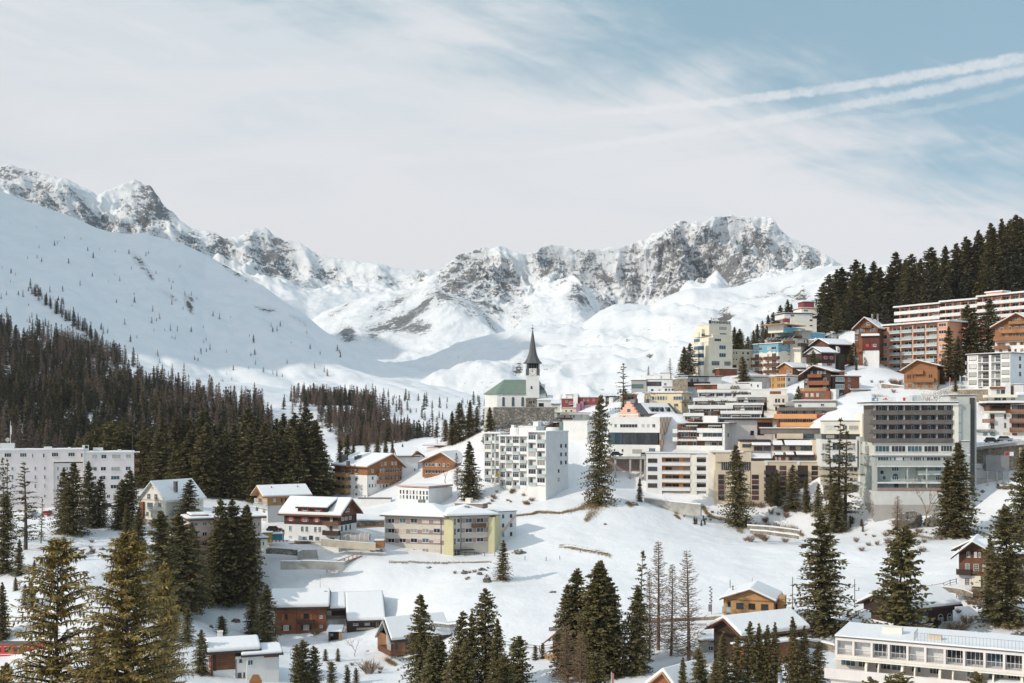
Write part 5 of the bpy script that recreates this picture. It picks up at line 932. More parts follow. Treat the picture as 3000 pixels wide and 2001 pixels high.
b.box('clock_stage',xc - tw_ / 2 - .08,xc + tw_ / 2 + .08,yc - 2.68,yc + 2.68,zc0,zc1,SLATE); b.box('belfry',xc - tw_ / 2 + .35,xc + tw_ / 2 - .35,yc - 2.2,yc + 2.2,zc1,zs,BLACK)
for i in range(6): xx = xc - tw_ / 2 + tw_ * i / 5; b.box('belfry_post',xx - .12,xx + .12,yc - 2.68,yc - 2.4,zc1,zs,SLATE)
for yy_ in (-1.3,0,1.3): b.box('belfry_post',xc + tw_ / 2 - .22,xc + tw_ / 2 + .06,yc + yy_ - .12,yc + yy_ + .12,zc1,zs,SLATE)
def clock(cx0,cy0,cz,r,face):
    f_ = b.mk(MB().box(cx0 - r * 1.05,cx0 + r * 1.05,cy0 - .05,cy0,cz - r * 1.05,cz + r * 1.05) if face == 'F' else MB().box(cx0,cx0 + .05,cy0 - r * 1.05,cy0 + r * 1.05,cz - r * 1.05,cz + r * 1.05),'clock',CREAM2)
    mb = MB(); P2 = lambda u,v,o: (cx0 + u,cy0 - .06 - o,cz + v) if face == 'F' else (cx0 + .06 + o,cy0 + u,cz + v)
    for i in range(12):
        a_ = i * math.pi / 6; mb.tube(P2(math.sin(a_) * r * .78,math.cos(a_) * r * .78,0),P2(math.sin(a_) * r * .97,math.cos(a_) * r * .97,0),.12,.12,4)
    mb.tube(P2(0,0,.02),P2(-r * .42,r * .38,.02),.14,.1,4); mb.tube(P2(0,0,.02),P2(-r * .05,r * .85,.02),.12,.08,4); b.mk(mb,'clock_hand',INK,f_)
cr = tw_ * .27; clock(xc,yc - 2.70,(zc0 + zc1) / 2 - .05,cr,'F'); clock(xc + tw_ / 2 + .1,yc,(zc0 + zc1) / 2 - .05,cr,'R')
zz = lambda y: b.z(630,y,1.4); hw = lambda px: px / 3.918 / F * 433
mb = MB(); prof = [(104,648),(103,641),(84,618),(66,585),(52,545),(42,500),(33,440),(22,370),(12,305),(6,270),(2.5,255)]; ring = []
for r_,y_ in prof:
    k = len(mb.v); sq = max(0,min(1,(r_ - 40) / 60));
    for i in range(8):
        a_ = math.pi / 8 + i * math.pi / 4; rr2 = hw(r_) * (1 + .07 * sq) / math.cos(math.pi / 8) * .96; mb.v.append((xc + rr2 * math.cos(a_),yc + rr2 * math.sin(a_),zz(y_)))
    ring.append(k)
for a_,c_ in zip(ring,ring[1:]): mb.f += [(a_ + i,a_ + (i + 1) % 8,c_ + (i + 1) % 8,c_ + i) for i in range(8)]
mb.f += [tuple(ring[0] + i for i in range(8))[::-1],tuple(ring[-1] + i for i in range(8))]; mb.mi = [0] * len(mb.f)
sp_ = b.mk(mb,'spire',SLATE); mb = MB().tube((xc,yc,zz(258)),(xc,yc,zz(195)),.07,.04,6).tube((xc,yc,zz(249)),(xc,yc,zz(237)),.38,.38,10).tube((xc - .5,yc,zz(208)),(xc + .5,yc,zz(208)),.05,.05,5); b.mk(mb,'finial',DARK,sp_)
b.B('nave_end',(700,880,770,1060),WHITE,1.5,9); b.mk(MB().prism([(X_(700,3),b.z(700,880,3)),(X_(752,3),b.z(752,925,3)),(X_(792,3),b.z(792,1012,3)),(X_(700,3),b.z(700,1012,3))],'y',1.2,9),'side_roof',SLATE)
b.B('porch',(682,1068,840,None),WHITE,-2,7); b.mk(MB().prism([(-2.4,b.z(690,1068,-2)),(6,b.z(690,1035,-2) + .8),(6,b.z(690,1035,-2) + 1.1),(-2.4,b.z(690,1068,-2) + .3)],'x',X_(678,-2),X_(868,-2)),'porch_roof',ROOFSNOW); b.B('porch_opening',(697,1100,756,1142),BLACK,-2.0,.1,out=.03)
# wall, rocks and annex below
b = Bld('retaining_wall',"tall rough stone retaining wall under the church",'wall',fCH,180,880,1290,428,428,8)
b.B('wall',(178,1152,880,None),STONE,0,9); b.B('buttress',(75,1150,180,None),CREAM2,1.5,6); b.B('coping',(178,1146,884,1153),CONC,-.15,.6); b.mk(MB().prism([(b.x(60,1290,1),-4),(b.x(95,1290,1),b.z(95,1190,1)),(b.x(130,1290,1),b.z(130,1190,1)),(b.x(130,1290,1),-4)],'y',.8,3),'buttress',CREAM2)
a = Bld('church_annex',"low annex with dark windows right of the church porch",'house',fCH,845,945,1215,452,452,8); a.B('wall',(845,1118,945,None),CREAM2,0,8); a.flat(842,950,1100,-.2,8,.3,.2,.3); a.win([(870,912)],[(1142,1168)],1)
fT = (2000,1080,6.717); fG = (2540,1130,7.128); fK = (2180,960,7.837); fQ = (2780,1080,7.127)
# ---- glass fronted hall with chequered end
b = Bld('glass_hall',"white hall with a band of blue glass and an orange chequered end wall",'building',fD1,-75,520,545,405,397.5,20)
ck,h_,bs_ = newmat('chequered_tiles'); tc_ = h_.n('ShaderNodeTexCoord'); c_ = h_.n('ShaderNodeTexChecker'); c_.inputs['Scale'].default_value = .48; h_.link(tc_.outputs['Object'],c_.inputs['Vector']); c_.inputs['Color1'].default_value = (.60,.30,.12,1); c_.inputs['Color2'].default_value = (.66,.65,.61,1); h_.link(c_.outputs['Color'],bs_.inputs['Base Color']); bs_.inputs['Roughness'].default_value = .7
b.B('wall',(-75,92,520,262),WHITE,0,20); b.B('wall',(-75,400,520,None),WHITE,0,20); b.B('core',(-60,262,505,400),DARK,.5,19); b.flat(-75,522,84,0,20,.05,.2,.12,FRAMEW)
b.win([(-70 + 82 * i,10 + 82 * i) for i in range(7)],[(264,400)],0,k=.15,fm=DARK,pm=[GB_,GD],sill=False)
b.win([(0,28),(312,348),(371,407),(434,470)],[(163,204)],1); b.win([(64,265)],[(165,206)],5); b.win([(395,470)],[(440,482)],2); b.win([(82,106),(-10,12)],[(452,486)],0); b.B('garage_door',(205,455,318,505),GREYP,0,.1,out=.03)
b.box('tile_panel',b.W - .05,b.W + .06,0.02,19.9,b.z(520,262),b.z(520,92),ck); b.box('tile_panel',b.W - .05,b.W + .06,0.02,5.5,-2.5,b.z(520,262),ck); b.win([(565,610),(625,660)],[(440,475)],1,f='R',k=b.W + .06,pm=PDARK)
a = Bld('parking_deck',"concrete parking deck on piers below the glass fronted hall",'building',fD1,-90,362,640,393,391,9)
a.B('deck',(-90,545,362,566),CONC,0,9); a.B('back_wall',(-90,566,362,None),BROWNP,4,1)
for x in (8,180,300,350): a.B('pier',(x - 10,566,x + 12,None),CONC,.3,1)
a.B('parapet',(-90,535,362,546),CONC,0,.3)
# ---- yellow house, pink stepped gable house, modern house
b = Bld('yellow_house',"pale yellow flat roofed house with an orange balcony at its left",'building',fHT,-50,380,1250,434,428,13)
b.B('wall',(-50,992,380,None),YELLOW,0,13); b.flat(-60,384,968,0,13,.5,.3,.3,FRAMEW); b.win([(-20 + i * 30,6 + i * 30) for i in range(8)],[(1022,1068)],0,pm=[GB_,GC_],sill=False); b.win([(284,402)],[(1022,1066)],3,pm=[GB_]); b.win([(293,342)],[(1105,1142)],2); b.win([(410,432),(465,488)],[(1020,1060),(1108,1145)],0,f='R'); b.bal(384,470,1060,1088,.9,'R',None,DARK,'rail')
c = Bld('orange_balcony_wing','','',fCH,1645,1832,1225,431,431,9,root=b); c.B('wall',(1645,1085,1832,None),WHITE,0,9); c.B('recess_wall',(1650,1005,1828,1085),ORP,1.5,6); c.B('parapet',(1645,1058,1832,1086),WHITE,-.05,.2); c.B('pier',(1645,1002,1662,1060),WHITE,0,1.5); c.flat(1640,1836,990,0,9,.3,.25,.3,FRAMEW); c.win([(1665,1700),(1720,1790)],[(1022,1060)],1,k=1.5); c.win([(1655,1680),(1700,1725)],[(1105,1140)],0)
b = Bld('stepped_gable_house',"pink house with crow stepped gable and steep snowy roof with small dormers",'house',fCH,1845,2300,1300,414,423,11)
ze = b.z(1845,1230); b.box('wall',0,b.W,0,11,-5,ze,PINK); zr_ = ze + 4.2
b.mk(MB().prism([(-.6,ze - .1),(5.5,zr_),(11.6,ze - .1),(11.6,ze - .4),(5.5,zr_ - .35),(-.6,ze - .4)],'x',.5,b.W + .3),'roof',SLATE); b.mk(MB().prism([(-.2,ze + .25),(4.9,zr_ - .15),(4.9,zr_ + .05),(-.2,ze + .45)],'x',4.5,b.W - 1.5),'roof_snow',ROOFSNOW)
st = [(-.4,-5),(-.4,ze + .5)]
for i in range(5): y_ = -.4 + i * 1.2; st += [(y_,ze + .6 + i * 1.05),(y_ + 1.2,ze + .6 + i * 1.05)]
st += [(11.4 - y_,z_) for y_,z_ in st[::-1] if True]; st = [(y_,z_) for y_,z_ in st]
b.mk(MB().prism([(p[0] - 0,p[1]) for p in st],'x',-.45,.3),'stepped_gable',PINK); b.mk(MB().prism([(p[0],p[1]) for p in [(-.5,ze - .25),(-.5,ze + .05),(11.5,ze + .05),(11.5,ze - .25)]],'x',-.55,-.1),'band',CREAM2)
b.win([(1715,1755)],[(1165,1208)],2,f='L',k=-.45); b.win([(1668,1695),(1755,1785)],[(1245,1275)],1,f='L',k=-.45); b.win([(1680,1720),(1870,1910)][1:],[(1240,1268)],1); b.win([(2000,2040),(2120,2160)],[(1242,1268)],1)
for x in (2020,2070,2130,2205): xx = b.x(x,1180); b.mk(MB().box(xx - .7,xx + .7,.6,4,ze + .6,ze + 2.0).tube((xx,.55,ze + 2.0),(xx,4,ze + 2.0),.72,.72,10),'dormer',SLATE); b.box('dormer_window',xx - .4,xx + .4,.52,.62,ze + .9,ze + 2.1,GD)
for x in (1910,2040): xx = b.x(x,1100); b.box('chimney',xx,xx + .8,5,6,zr_ - .4,zr_ + 1.5,SLATE)
b = Bld('modern_house',"modern white flat roofed house with grey glazed corner",'house',fCH,1762,2235,985,462,457,12)
b.B('wall',(1762,845,1935,None),GREYP,0,11); b.B('wall',(1935,832,2235,None),COOLW,.4,11); b.flat(1758,1937,832,-.1,11,.15,.2,.2); b.flat(1935,2240,822,.4,11,.1,.2,.2); b.win([(1765,1900)],[(885,932)],6,fm=DARK,pm=PGRN,sill=False); b.B('recess',(1935,855,2105,905),DARK,.3,.2,out=.02); b.win([(1945,1985),(2050,2085)],[(862,900)],0,k=.28,fm=DARK); b.win([(2138,2165)],[(868,900)],1,k=.4); b.win([(2070,2100)],[(940,968)],0,k=.4); b.win([(1988,2015)],[(940,972)],1,k=.4,fm=DARK); b.B('roof_box',(1925,785,2098,830),WHITE,4,4); b.B('roof_box',(2098,758,2205,830),WHITE,4.5,4); b.flat(2094,2209,750,4.5,4,.1,.15,.15,WOODD)
c = Bld('annex','','',fHT,170,392,985,455,453,8,root=b); c.B('wall',(170,920,392,None),WHITE,0,8); c.flat(166,396,906,0,8,.2,.2,.25); c.win([(185,215),(225,250),(262,285),(295,318)],[(932,962)],0)
# ---- white chalet-like flat house with brown balcony
b = Bld('flat_white_house',"low white house with dark roof edge and long brown balcony",'house',fHT,450,845,940,441,445,10)
b.B('wall',(450,800,690,None),COOLW,0,10); b.B('wall',(695,798,840,None),COOLW,-.6,10); b.flat(440,850,782,-.4,10,.4,.3,.12,WOODD); b.win([(478,512),(522,540),(548,575)],[(818,860)],1,pm=PCUR); b.win([(640,672)],[(810,848)],1,pm=PCUR); b.bal(388,708,855,905,2.0,mat=WOODDV); b.B('base',(460,900,700,None),STONET,.3,8)
# ---- big terraced block
b = Bld('terraced_block',"big white terraced apartment block stepping back in four planted storeys",'building',fT,5,1700,985,411,405,14,sink=16)
b.B('base',(5,1000,1900,None),CREAM2,1.5,12)
def terr(xa,xb,yp0,yp1,yw,k,wm=WOODB,par=WHITE,dep=14,nwin=4,awn=None):
    b.B('parapet',(xa,yp0,xb,yp1),par,k,.3); b.B('slab',(xa,yp1 - 6,xb,yp1 + 2),par,k + .32,dep); b.B('wall',(xa + 30,yp1 + 3,xb - 12,yw + 60),wm,k + 1.3,dep - 2)
    n_ = nwin; w_ = (xb - xa - 60) / n_
    b.win([(xa + 45 + i * w_,xa + 45 + (i + .78) * w_) for i in range(n_)],[(yp1 + 12,yw)],2,k=k + 1.3,pm=PANES,sill=False)
    for i in range(n_ + 1): b.B('pier',(xa + 26 + i * w_ - 6,yp1 + 3,xa + 26 + i * w_ + 10,yw + 20),par,k + .7,.6)
    for (a0,a1) in (awn or []):
        x0,x1,z_ = b.x(a0,yp1,k),b.x(a1,yp1,k),b.z(a0,yp1 + 4,k); b.mk(MB().prism([(k - 1.2,z_ - .75),(k - 1.2,z_ - .65),(k + 1.2,z_ + .02),(k + 1.2,z_ - .08)],'x',x0,x1),'awning',AWNG)
terr(5,420,872,935,1000,0,nwin=2,awn=[(160,335)]); terr(740,1565,826,890,965,.4,nwin=4,awn=[(945,1120),(1140,1330)])
terr(105,990,716,790,850,3,nwin=4,awn=[(230,410),(600,720)]); terr(840,1600,672,718,815,3.2,nwin=4,awn=[(1010,1200),(1220,1540)])
terr(200,1060,572,640,700,6,nwin=5,awn=[(300,480),(665,850)]); terr(1050,1690,512,565,660,6.2,nwin=3,awn=[(1080,1260),(1290,1630)])
terr(285,1345,412,472,545,9,par=WHITE,nwin=6,wm=WHITE,awn=[(365,540)]); b.B('wall',(1345,408,2050,540),WHITE,8.6,10); b.B('wall',(680,300,1345,402),WHITE,11.5,8); b.B('wall',(250,320,680,410),WOODR,12,7)
b.flat(240,900,300,12,7,.4,.2,.3,WOODR); b.flat(1080,1560,262,11.5,8,.1,.15,.25,FRAMEW); b.B('wall',(1320,270,1560,402),WHITE,11.3,8); b.win([(1335,1365)],[(295,345)],0,k=11.3); b.win([(1460,1500)],[(310,365)],0,k=11.3); b.flat(1345,2055,396,8.6,10,.1,.15,.25,FRAMEW); b.B('recess',(1715,445,1935,500),WOODR,8.55,.3,out=.02)
for (xa,xb,ya,yb,k) in ((1600,1885,830,960,1),(1660,2080,515,700,3),(1660,1900,700,None,3)): b.B('side_wing',(xa,ya,xb,yb),CREAM2,k + 3,12)
b.win([(1818,1858),(1875,1915),(1958,2000)],[(592,672)],0,k=6,fm=FRAMEB,pm=PDARK); b.win([(1818,1858)],[(752,825)],0,k=6,fm=FRAMEB); b.bal(1765,2085,670,700,.8,k=6,mat=CREAM2); b.bal(1765,1900,830,880,.8,k=6,mat=CREAM2)
hv = []
for (xa,xb,y,k) in ((390,545,375,11),(940,1110,360,10.8),(1090,1290,480,8),(300,390,680,5.2),(750,900,650,5.2),(500,610,650,5.2),(600,760,830,2.2),(230,340,820,2.2),(700,810,940,-.4),(960,1060,470,8)):
    x0,x1 = b.x(xa,y,k),b.x(xb,y,k); g = np.random.default_rng(xa); n_ = int((x1 - x0) * 60); B_ = np.stack([g.uniform(x0,x1,n_),g.uniform(k,k + .7,n_),b.z(xa,y + 25,k) + g.uniform(-.3,.9,n_) * 1.0],1); D_ = g.normal(0,1,(n_,3)); D_[:,2] += .6; D_ /= np.linalg.norm(D_,axis=1)[:,None]
    v,f_ = leafquads(B_,D_,g.normal(0,1,(n_,3)),g.uniform(.25,.5,n_),np.full(n_,.09)); o = obj('planter_shrubs',mesh_np('planter_shrubs',v,f_,HEDGE),b.root)
for (x,y,k) in ((1245,640,5.4),(1175,800,2.4)): x0,x1 = b.x(x - 45,y,k),b.x(x + 45,y,k); zb,zt = b.z(x,y + 20,k),b.z(x,y - 65,k); m_ = (x0 + x1) / 2; b.mk(MB().add([(x0,k,zb),(x1,k,zb),(x1,k + 1.5,zb),(x0,k + 1.5,zb),(m_ - .3,k + .5,zt),(m_ + .5,k + .5,zt),(m_ + .5,k + 1.2,zt),(m_ - .3,k + 1.2,zt)],[(0,1,5,4),(1,2,6,5),(2,3,7,6),(3,0,4,7),(4,5,6,7),(3,2,1,0)]),'chimney',WHITE)
# ---- white terraced lower block with plain side wall
b = Bld('white_terrace_house',"white terraced apartment house with long parapets and plain side wall",'building',fD1,720,1265,490,398,392,22)
b.B('wall',(722,166,1262,None),WOODB,1.6,20); b.box('side_wall',b.W - .25,b.W + .03,.02,22,-9,b.z(1265,155),WHITE); b.flat(730,1310,146,0,22,.25,.2,.2)
b.B('parapet',(945,213,1235,264),WHITE,-.1,1.7); b.B('parapet',(720,236,944,252),WHITE,-.1,1.7); b.B('parapet',(668,222,722,268),WHITE,-.4,2); b.B('parapet',(945,314,1235,356),WHITE,-.1,1.7); b.B('parapet',(720,336,944,362),WHITE,-.1,1.7); b.B('parapet',(668,318,722,364),WHITE,-.4,2); b.B('parapet',(712,412,1265,None),WHITE,-.12,1.7); b.B('pier',(1240,160,1262,414),WHITE,0,1.7); b.B('pier',(972,262,1012,316),WHITE,.6,1)
b.win([(780,840),(860,950),(1080,1150),(1170,1225)],[(172,212)],1,k=1.6,pm=PDARK,sill=False); b.win([(765,850),(870,940),(1025,1110),(1125,1235)],[(264,312)],1,k=1.6,sill=False); b.win([(765,835),(905,945),(1040,1100),(1112,1180),(1195,1250)],[(368,410)],0,k=1.6,pm=[GD,GC_],sill=False)
b.bal(720,944,218,250,.2,k=-.1,mat=DARK,style='rail',slab=WHITE); b.bal(720,944,318,350,.2,k=-.1,mat=DARK,style='rail',slab=WHITE)
for (xa,xb) in ((825,955),(1080,1225)): x0,x1,z_ = b.x(xa,168,0),b.x(xb,168,0),b.z(xa,168,0); b.mk(MB().prism([(-1,z_ - .7),(-1,z_ - .6),(1.6,z_ + .02),(1.6,z_ - .08)],'x',x0,x1),'awning',CLOTH)
b.win([(1450,1466),(1500,1516)],[(182,226)],0,f='R',k=b.W + .03,fm=FRAMED); b.win([(1297,1313),(1352,1368)],[(268,312)],0,f='R',k=b.W + .03,fm=FRAMED); b.win([(1450,1466),(1500,1516)],[(278,320)],0,f='R',k=b.W + .03,fm=FRAMED); b.B('roof_room',(1018,70,1185,150),WHITE,9,5); b.box('vent',b.x(1075,40,10),b.x(1110,40,10),10,12,b.z(1075,75,10),b.z(1075,15,10),SLATE)
b = Bld('wood_framed_house',"white flat roofed house with a tall orange framed window band",'house',fD1,1265,1815,330,404,406,12,sink=10)
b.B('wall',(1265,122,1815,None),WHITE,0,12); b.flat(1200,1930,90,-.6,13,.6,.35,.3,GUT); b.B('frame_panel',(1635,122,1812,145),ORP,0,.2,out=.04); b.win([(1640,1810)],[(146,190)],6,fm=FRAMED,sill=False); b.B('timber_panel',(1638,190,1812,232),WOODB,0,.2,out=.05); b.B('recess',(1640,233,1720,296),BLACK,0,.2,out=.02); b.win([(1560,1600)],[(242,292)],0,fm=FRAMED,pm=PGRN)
# ---- yellow hotel with the roof sign
b = Bld('sign_hotel',"tall cream yellow hotel with rounded bay and letters on its roof",'hotel',fHT,690,962,790,457,462,11)
b.B('wall',(690,392,962,None),CREAM,0,11); b.B('wall',(740,316,957,393),CREAM,.5,9); b.B('tower',(696,192,952,317),CREAM,1.5,8); b.box('parapet',-.12,b.x(742),-.12,11,b.z(690,398),b.z(690,345),CREAM)
b.box('left_wing',-.1,.1,.1,11.1,-5,b.z(690,398),CREAM); b.B('stair_tower',(612,250,700,345),CREAM,4.5,5); b.B('stair_tower',(668,200,700,260),ORP,4.3,4); b.B('stair_tower',(575,285,620,345),CREAM,6,4)
for x,y,k in ((690,388,0),(740,312,.5),(696,188,1.5)): zz_ = b.z(x,y,k); b.box('cornice',b.x(x,y,k) - .25,b.W + .2,k - .25,9.5,zz_ - .25,zz_,CREAM2)
b.cyl('bay',594,404,650,800,-.3,CREAM2,False)
for y in (445,532,620):
    cxx = (b.x(594,404,-.3) + b.x(650,404,-.3)) / 2; rr_ = (b.x(650,404,-.3) - b.x(594,404,-.3)) / 2; z1_,z0_ = b.z(594,y,-.3),b.z(594,y + 45,-.3); b.mk(MB().tube((cxx,-.3 + rr_,z0_),(cxx,-.3 + rr_,z1_),rr_ + .04,rr_ + .04,20),'bay_window',GB_)
b.win([(810,887)],[(436,483),(526,573)],2,pm=PBLUE); b.win([(722,815),(868,942)],[(617,668)],4,2,pm=PBLUE); b.win([(730,808)],[(718,756)],3,pm=PBLUE); b.win([(808,896)],[(222,260)],4,k=1.5,pm=PCUR); b.win([(815,895)],[(296,314)],4,k=1.5); b.win([(755,832)],[(358,398)],3,k=.5,pm=PCUR)
for y in (366,450,536,638): b.win([(524,590)],[(y,y + 45)],3,f='L',k=-.1,pm=PBLUE)
b.win([(606,665)],[(300,335)],2,k=4.5,pm=PBLUE); b.B('sign_board',(697,150,946,192),CREAM2,1.6,.25,out=.1); b.B('sign_dark_end',(697,148,722,194),INK,1.45,.3); b.text('HOHENFELS',728,156,184,1.4,INK,932); b.text('HOTEL',722,124,146,1.4,INK,828); b.box('sign_post',b.x(718,140,1.5),b.x(721,140,1.5),1.5,1.6,b.z(718,150,1.5),b.z(718,112,1.5),DARK)
b.B('timber_shed',(812,712,1015,None),WOODR,-3,5); b.flat(808,1018,696,-3,5,.2,.2,.35,WOODR)
b = Bld('hotel_annex',"long low cream annex between the yellow and the blue hotel",'building',fHT,962,1195,700,470,473,10)
b.B('wall',(962,494,1195,None),plaster('dull_cream_plaster',(.56,.49,.36)),0,10); b.flat(960,1198,484,0,10,.3,.2,.2,CREAM2); b.win([(970,986),(1000,1018),(1070,1098),(1125,1156)],[(510,541)],0,pm=PBLUE); b.win([(970,986),(1000,1018),(1125,1156)],[(585,612)],0,pm=PBLUE); b.B('opening',(965,662,1008,692),BLACK,0,.2,out=.03)
# ---- blue hotel
b = Bld('blue_hotel',"cream hotel with a blue top painted as sky over a jagged white skyline",'hotel',fK,205,785,1105,472,462,15)
b.B('wall',(205,405,785,None),CREAM2,0,15); b.flat(200,790,372,0,15,.15,.15,.15,FRAMEW)
b.poly('painted_sky',[(205,405),(785,366),(785,545),(760,560),(735,575),(690,548),(640,570),(590,530),(540,560),(505,585),(480,575),(440,585),(400,560),(360,580),(320,575),(290,590),(250,575),(225,600),(205,590)],BLUEP)
b.poly('painted_sky',[(787,362),(1125,385),(1360,398),(1360,548),(1320,535),(1250,530),(1200,548),(1150,575),(1110,565),(1060,580),(1010,565),(950,530),(900,535),(850,548),(787,570)],BLUEP,'R')
b.win([(240,322),(340,415)],[(455,535)],2,k=-.03,fm=FRAMEW); b.win([(535,606),(628,738)],[(440,512)],2,k=-.03);
for i,y in enumerate((615,770,925)): b.win([(250,345)],[(y,y + 88)],2); b.win([(640,742)],[(y - 28,y + 60)],2); b.win([(532,576)],[(y - 10,y + 55)],1)
for i,y in enumerate((692,845,1000)): b.bal(155,380,y,y + 50,1.3,mat=WOODB,style='slat'); b.bal(437,770,y - 22,y + 40,1.3,mat=WOODB,style='slat')
b.win([(530,580),(650,745)],[(1055,1100)],1)
b.win([(1080,1140),(1222,1285)],[(450,492)],1,f='R',k=b.W + .03); b.win([(1080,1158),(1200,1285)],[(605,690)],2,f='R'); b.win([(1080,1140),(1222,1285)],[(755,838)],1,f='R'); b.win([(1012,1045)],[(600,618),(754,772)],0,f='R',fm=FRAMED)
for t_,xa,xb,ya,yb in (('HOTEL',800,885,415,438),('HOME',830,905,452,474),('PROMENADE',865,1020,478,500)): b.text(t_,xa,ya,yb,None,WHITEL,xb,'R')
cy1,cz1 = b.q(945,425,'R'); ringm = MB()
for i in range(14): a0_,a1_ = i * math.pi / 7,(i + 1) * math.pi / 7; ringm.tube((b.W + .08,cy1 + 1.1 * math.cos(a0_),cz1 + .62 * math.sin(a0_)),(b.W + .08,cy1 + 1.1 * math.cos(a1_),cz1 + .62 * math.sin(a1_)),.12,.12,5)
b.mk(ringm,'emblem',WHITEL)
b.B('terrace_storey',(470,285,1130,372),CREAM2,4.5,10); b.bal(890,1125,310,372,1.2,k=4.0,mat=WOODB,style='slat'); b.B('glazing',(470,300,850,350),WOODO,4.45,.2,out=.03); b.win([(480 + i * 75,545 + i * 75) for i in range(5)],[(300,345)],1,k=4.4,fm=FRAMEB,sill=False)
sm = MB(); x0,x1 = b.x(510,270,4),b.x(1115,270,4); zA,zB = b.z(510,292,4),b.z(510,225,4)
for i in range(7): xx = x0 + (x1 - x0) * i / 7; sm.prism([(3.2,zA),(3.2,zA + .06),(5.2,zB + .06),(5.2,zB)],'x',xx + .12,xx + (x1 - x0) / 7 - .12)
b.mk(sm,'solar_panel',GD); fm_ = MB()
for i in range(8): xx = x0 + (x1 - x0) * i / 7; fm_.prism([(3.15,zA - .03),(3.15,zA + .09),(5.25,zB + .09),(5.25,zB - .03)],'x',xx - .08,xx + .08)
b.mk(fm_,'solar_frame',FRAMEW); b.B('back_storey',(700,110,1315,290),GREYG,8.5,6); b.flat(600,1315,95,7.4,7,.3,.2,.2,WOODL)
for x in (625,705,790,950,1060,1185,1280): b.B('terrace_post',(x - 8,110,x + 8,225),WOODL,7.4,.25)
b.bal(1130,1300,190,240,1,k=8,mat=WOODB,style='slat')
c = Bld('upper_block','','',fK,1410,1860,620,466,477,13,root=b)
c.B('wall',(1300,262,1860,None),CREAM2,0,12); c.poly('painted_sky',[(1300,75),(1858,112),(1858,285),(1800,250),(1745,275),(1690,240),(1650,220),(1600,255),(1555,265),(1500,230),(1460,245),(1410,262),(1340,240),(1300,250)],BLUEP); c.flat(1300,1860,72,0,12,.1,.1,.12,FRAMEW); c.win([(1580,1618)],[(140,166)],1,k=-12.03 + 12,fm=FRAMEW); c.win([(1582,1606)],[(292,316)],0,fm=FRAMED); c.B('door',(1438,288,1475,345),WOODR,0,.2,out=.04); c.B('door',(1370,285,1392,345),WOODB,0,.2,out=.04)
c.bal(1310,1690,350,412,1.6,mat=WOODDV); c.bal(1415,1560,605,665,1.6,mat=WOODDV); c.bal(1415,1690,520,560,1.6,mat=WOODDV); sx0,sx1 = c.x(1410,520,-1.2),c.x(1570,430,-1.2); c.mk(MB().prism([(sx0,c.z(1410,530,-1.2)),(sx1,c.z(1570,430,-1.2)),(sx1,c.z(1570,412,-1.2)),(sx0,c.z(1410,500,-1.2))],'y',-1.5,-.3),'stair',WOODDV)
c.B('penthouse',(970,-20,1400,105),BLUEP,3,8); c.B('penthouse_roof',(880,-105,1420,-85),WOODL,2,10); c.B('penthouse',(890,-85,990,105),CREAM2,4,7); c.win([(1100,1180)],[(-75,-15)],1,k=2.95)
b = Bld('pale_top_house',"pale flat roofed houses stacked on the ridge before the tall spruces",'house',fHT,1630,1930,280,506,508,12)
b.B('wall',(1630,128,1930,None),CREAM2,0,12); b.B('wall',(1560,75,1880,128),WHITE,.8,11); b.flat(1555,1885,58,.6,11,.3,.2,.2,GUT); b.B('wall',(1755,12,1930,75),CREAM2,3,9); b.flat(1750,1935,0,3,9,.3,.25,.3,WOODR); b.B('roof_room',(1780,-60,1900,2),REDP,5,6); b.flat(1775,1905,-72,5,6,.2,.2,.3); b.win([(1780,1830)],[(28,50)],2,k=3); b.win([(1630,1670),(1855,1870)],[(85,105)],1,k=.8); b.win([(1850,1880)],[(140,155),(205,215)],0,fm=FRAMED,pm=[BLACK]); b.B('timber_band',(1560,128,1650,170),REDP,.5,2)
# ---- orange timber block, small chalet, dark chalets
b = Bld('orange_timber_house',"flat roofed house with bright orange timber wall between pale grey walls",'house',fHT,1405,1575,935,433,429,10)
b.B('wall',(1405,800,1575,None),WOODY,0,10); b.box('side_wall',b.W - .1,b.W + .05,-.05,10,-5,b.z(1575,795),COOLW); b.flat(1400,1580,776,-.2,10,.3,.35,.2,PINKW); b.win([(1425,1434),(1482,1491),(1502,1511),(1525,1533),(1541,1549),(1556,1564)],[(808,848),(880,918)],0,fm=FRAMEB,pm=PDARK,sill=False); b.win([(1600,1622)],[(812,845),(890,920)],0,f='R',k=b.W + .05,fm=FRAMED)
c = Bld('grey_wing','','',fHT,1060,1405,940,435,437,9,root=b); c.B('wall',(1060,805,1405,None),plaster('pale_grey_plaster',(.60,.60,.57)),0,9); c.flat(1056,1408,782,-.2,9,.3,.4,.2,PINKW); c.B('timber_band',(1065,822,1168,856),WOODO,0,.2,out=.05); c.win([(1120,1150),(1375,1392)],[(828,854)],0,k=-.06); c.B('chimney',(1358,862,1392,945),WHITE,-.8,.9)
b = Bld('small_chalet',"small chalet with orange gable and snowy roof above the dark one",'house',fHT,1655,1865,790,436,442,7)
b.box('wall',0,b.W,0,7,-4,b.z(1655,705),WOODB); b.box('gable_front',-.06,.1,0.02,6.98,-4,b.z(1655,705),WOODO); ze = b.z(1655,705); b.gable('x',0,b.W,0,7,ze,ze + 2.1,.8,1.0,.45,.2,WOODB,wall=WOODO); b.win([(1585,1605),(1622,1645)],[(722,765)],1,f='L',k=-.06); b.chim(1770,640,1790,668,3,SLATE); b.mk(MB().prism([(-2,b.z(1690,735)),(0,b.z(1690,715)),(0,b.z(1690,708)),(-2,b.z(1690,725))],'x',b.x(1690),b.x(1790)),'porch_roof',ROOFSNOW)
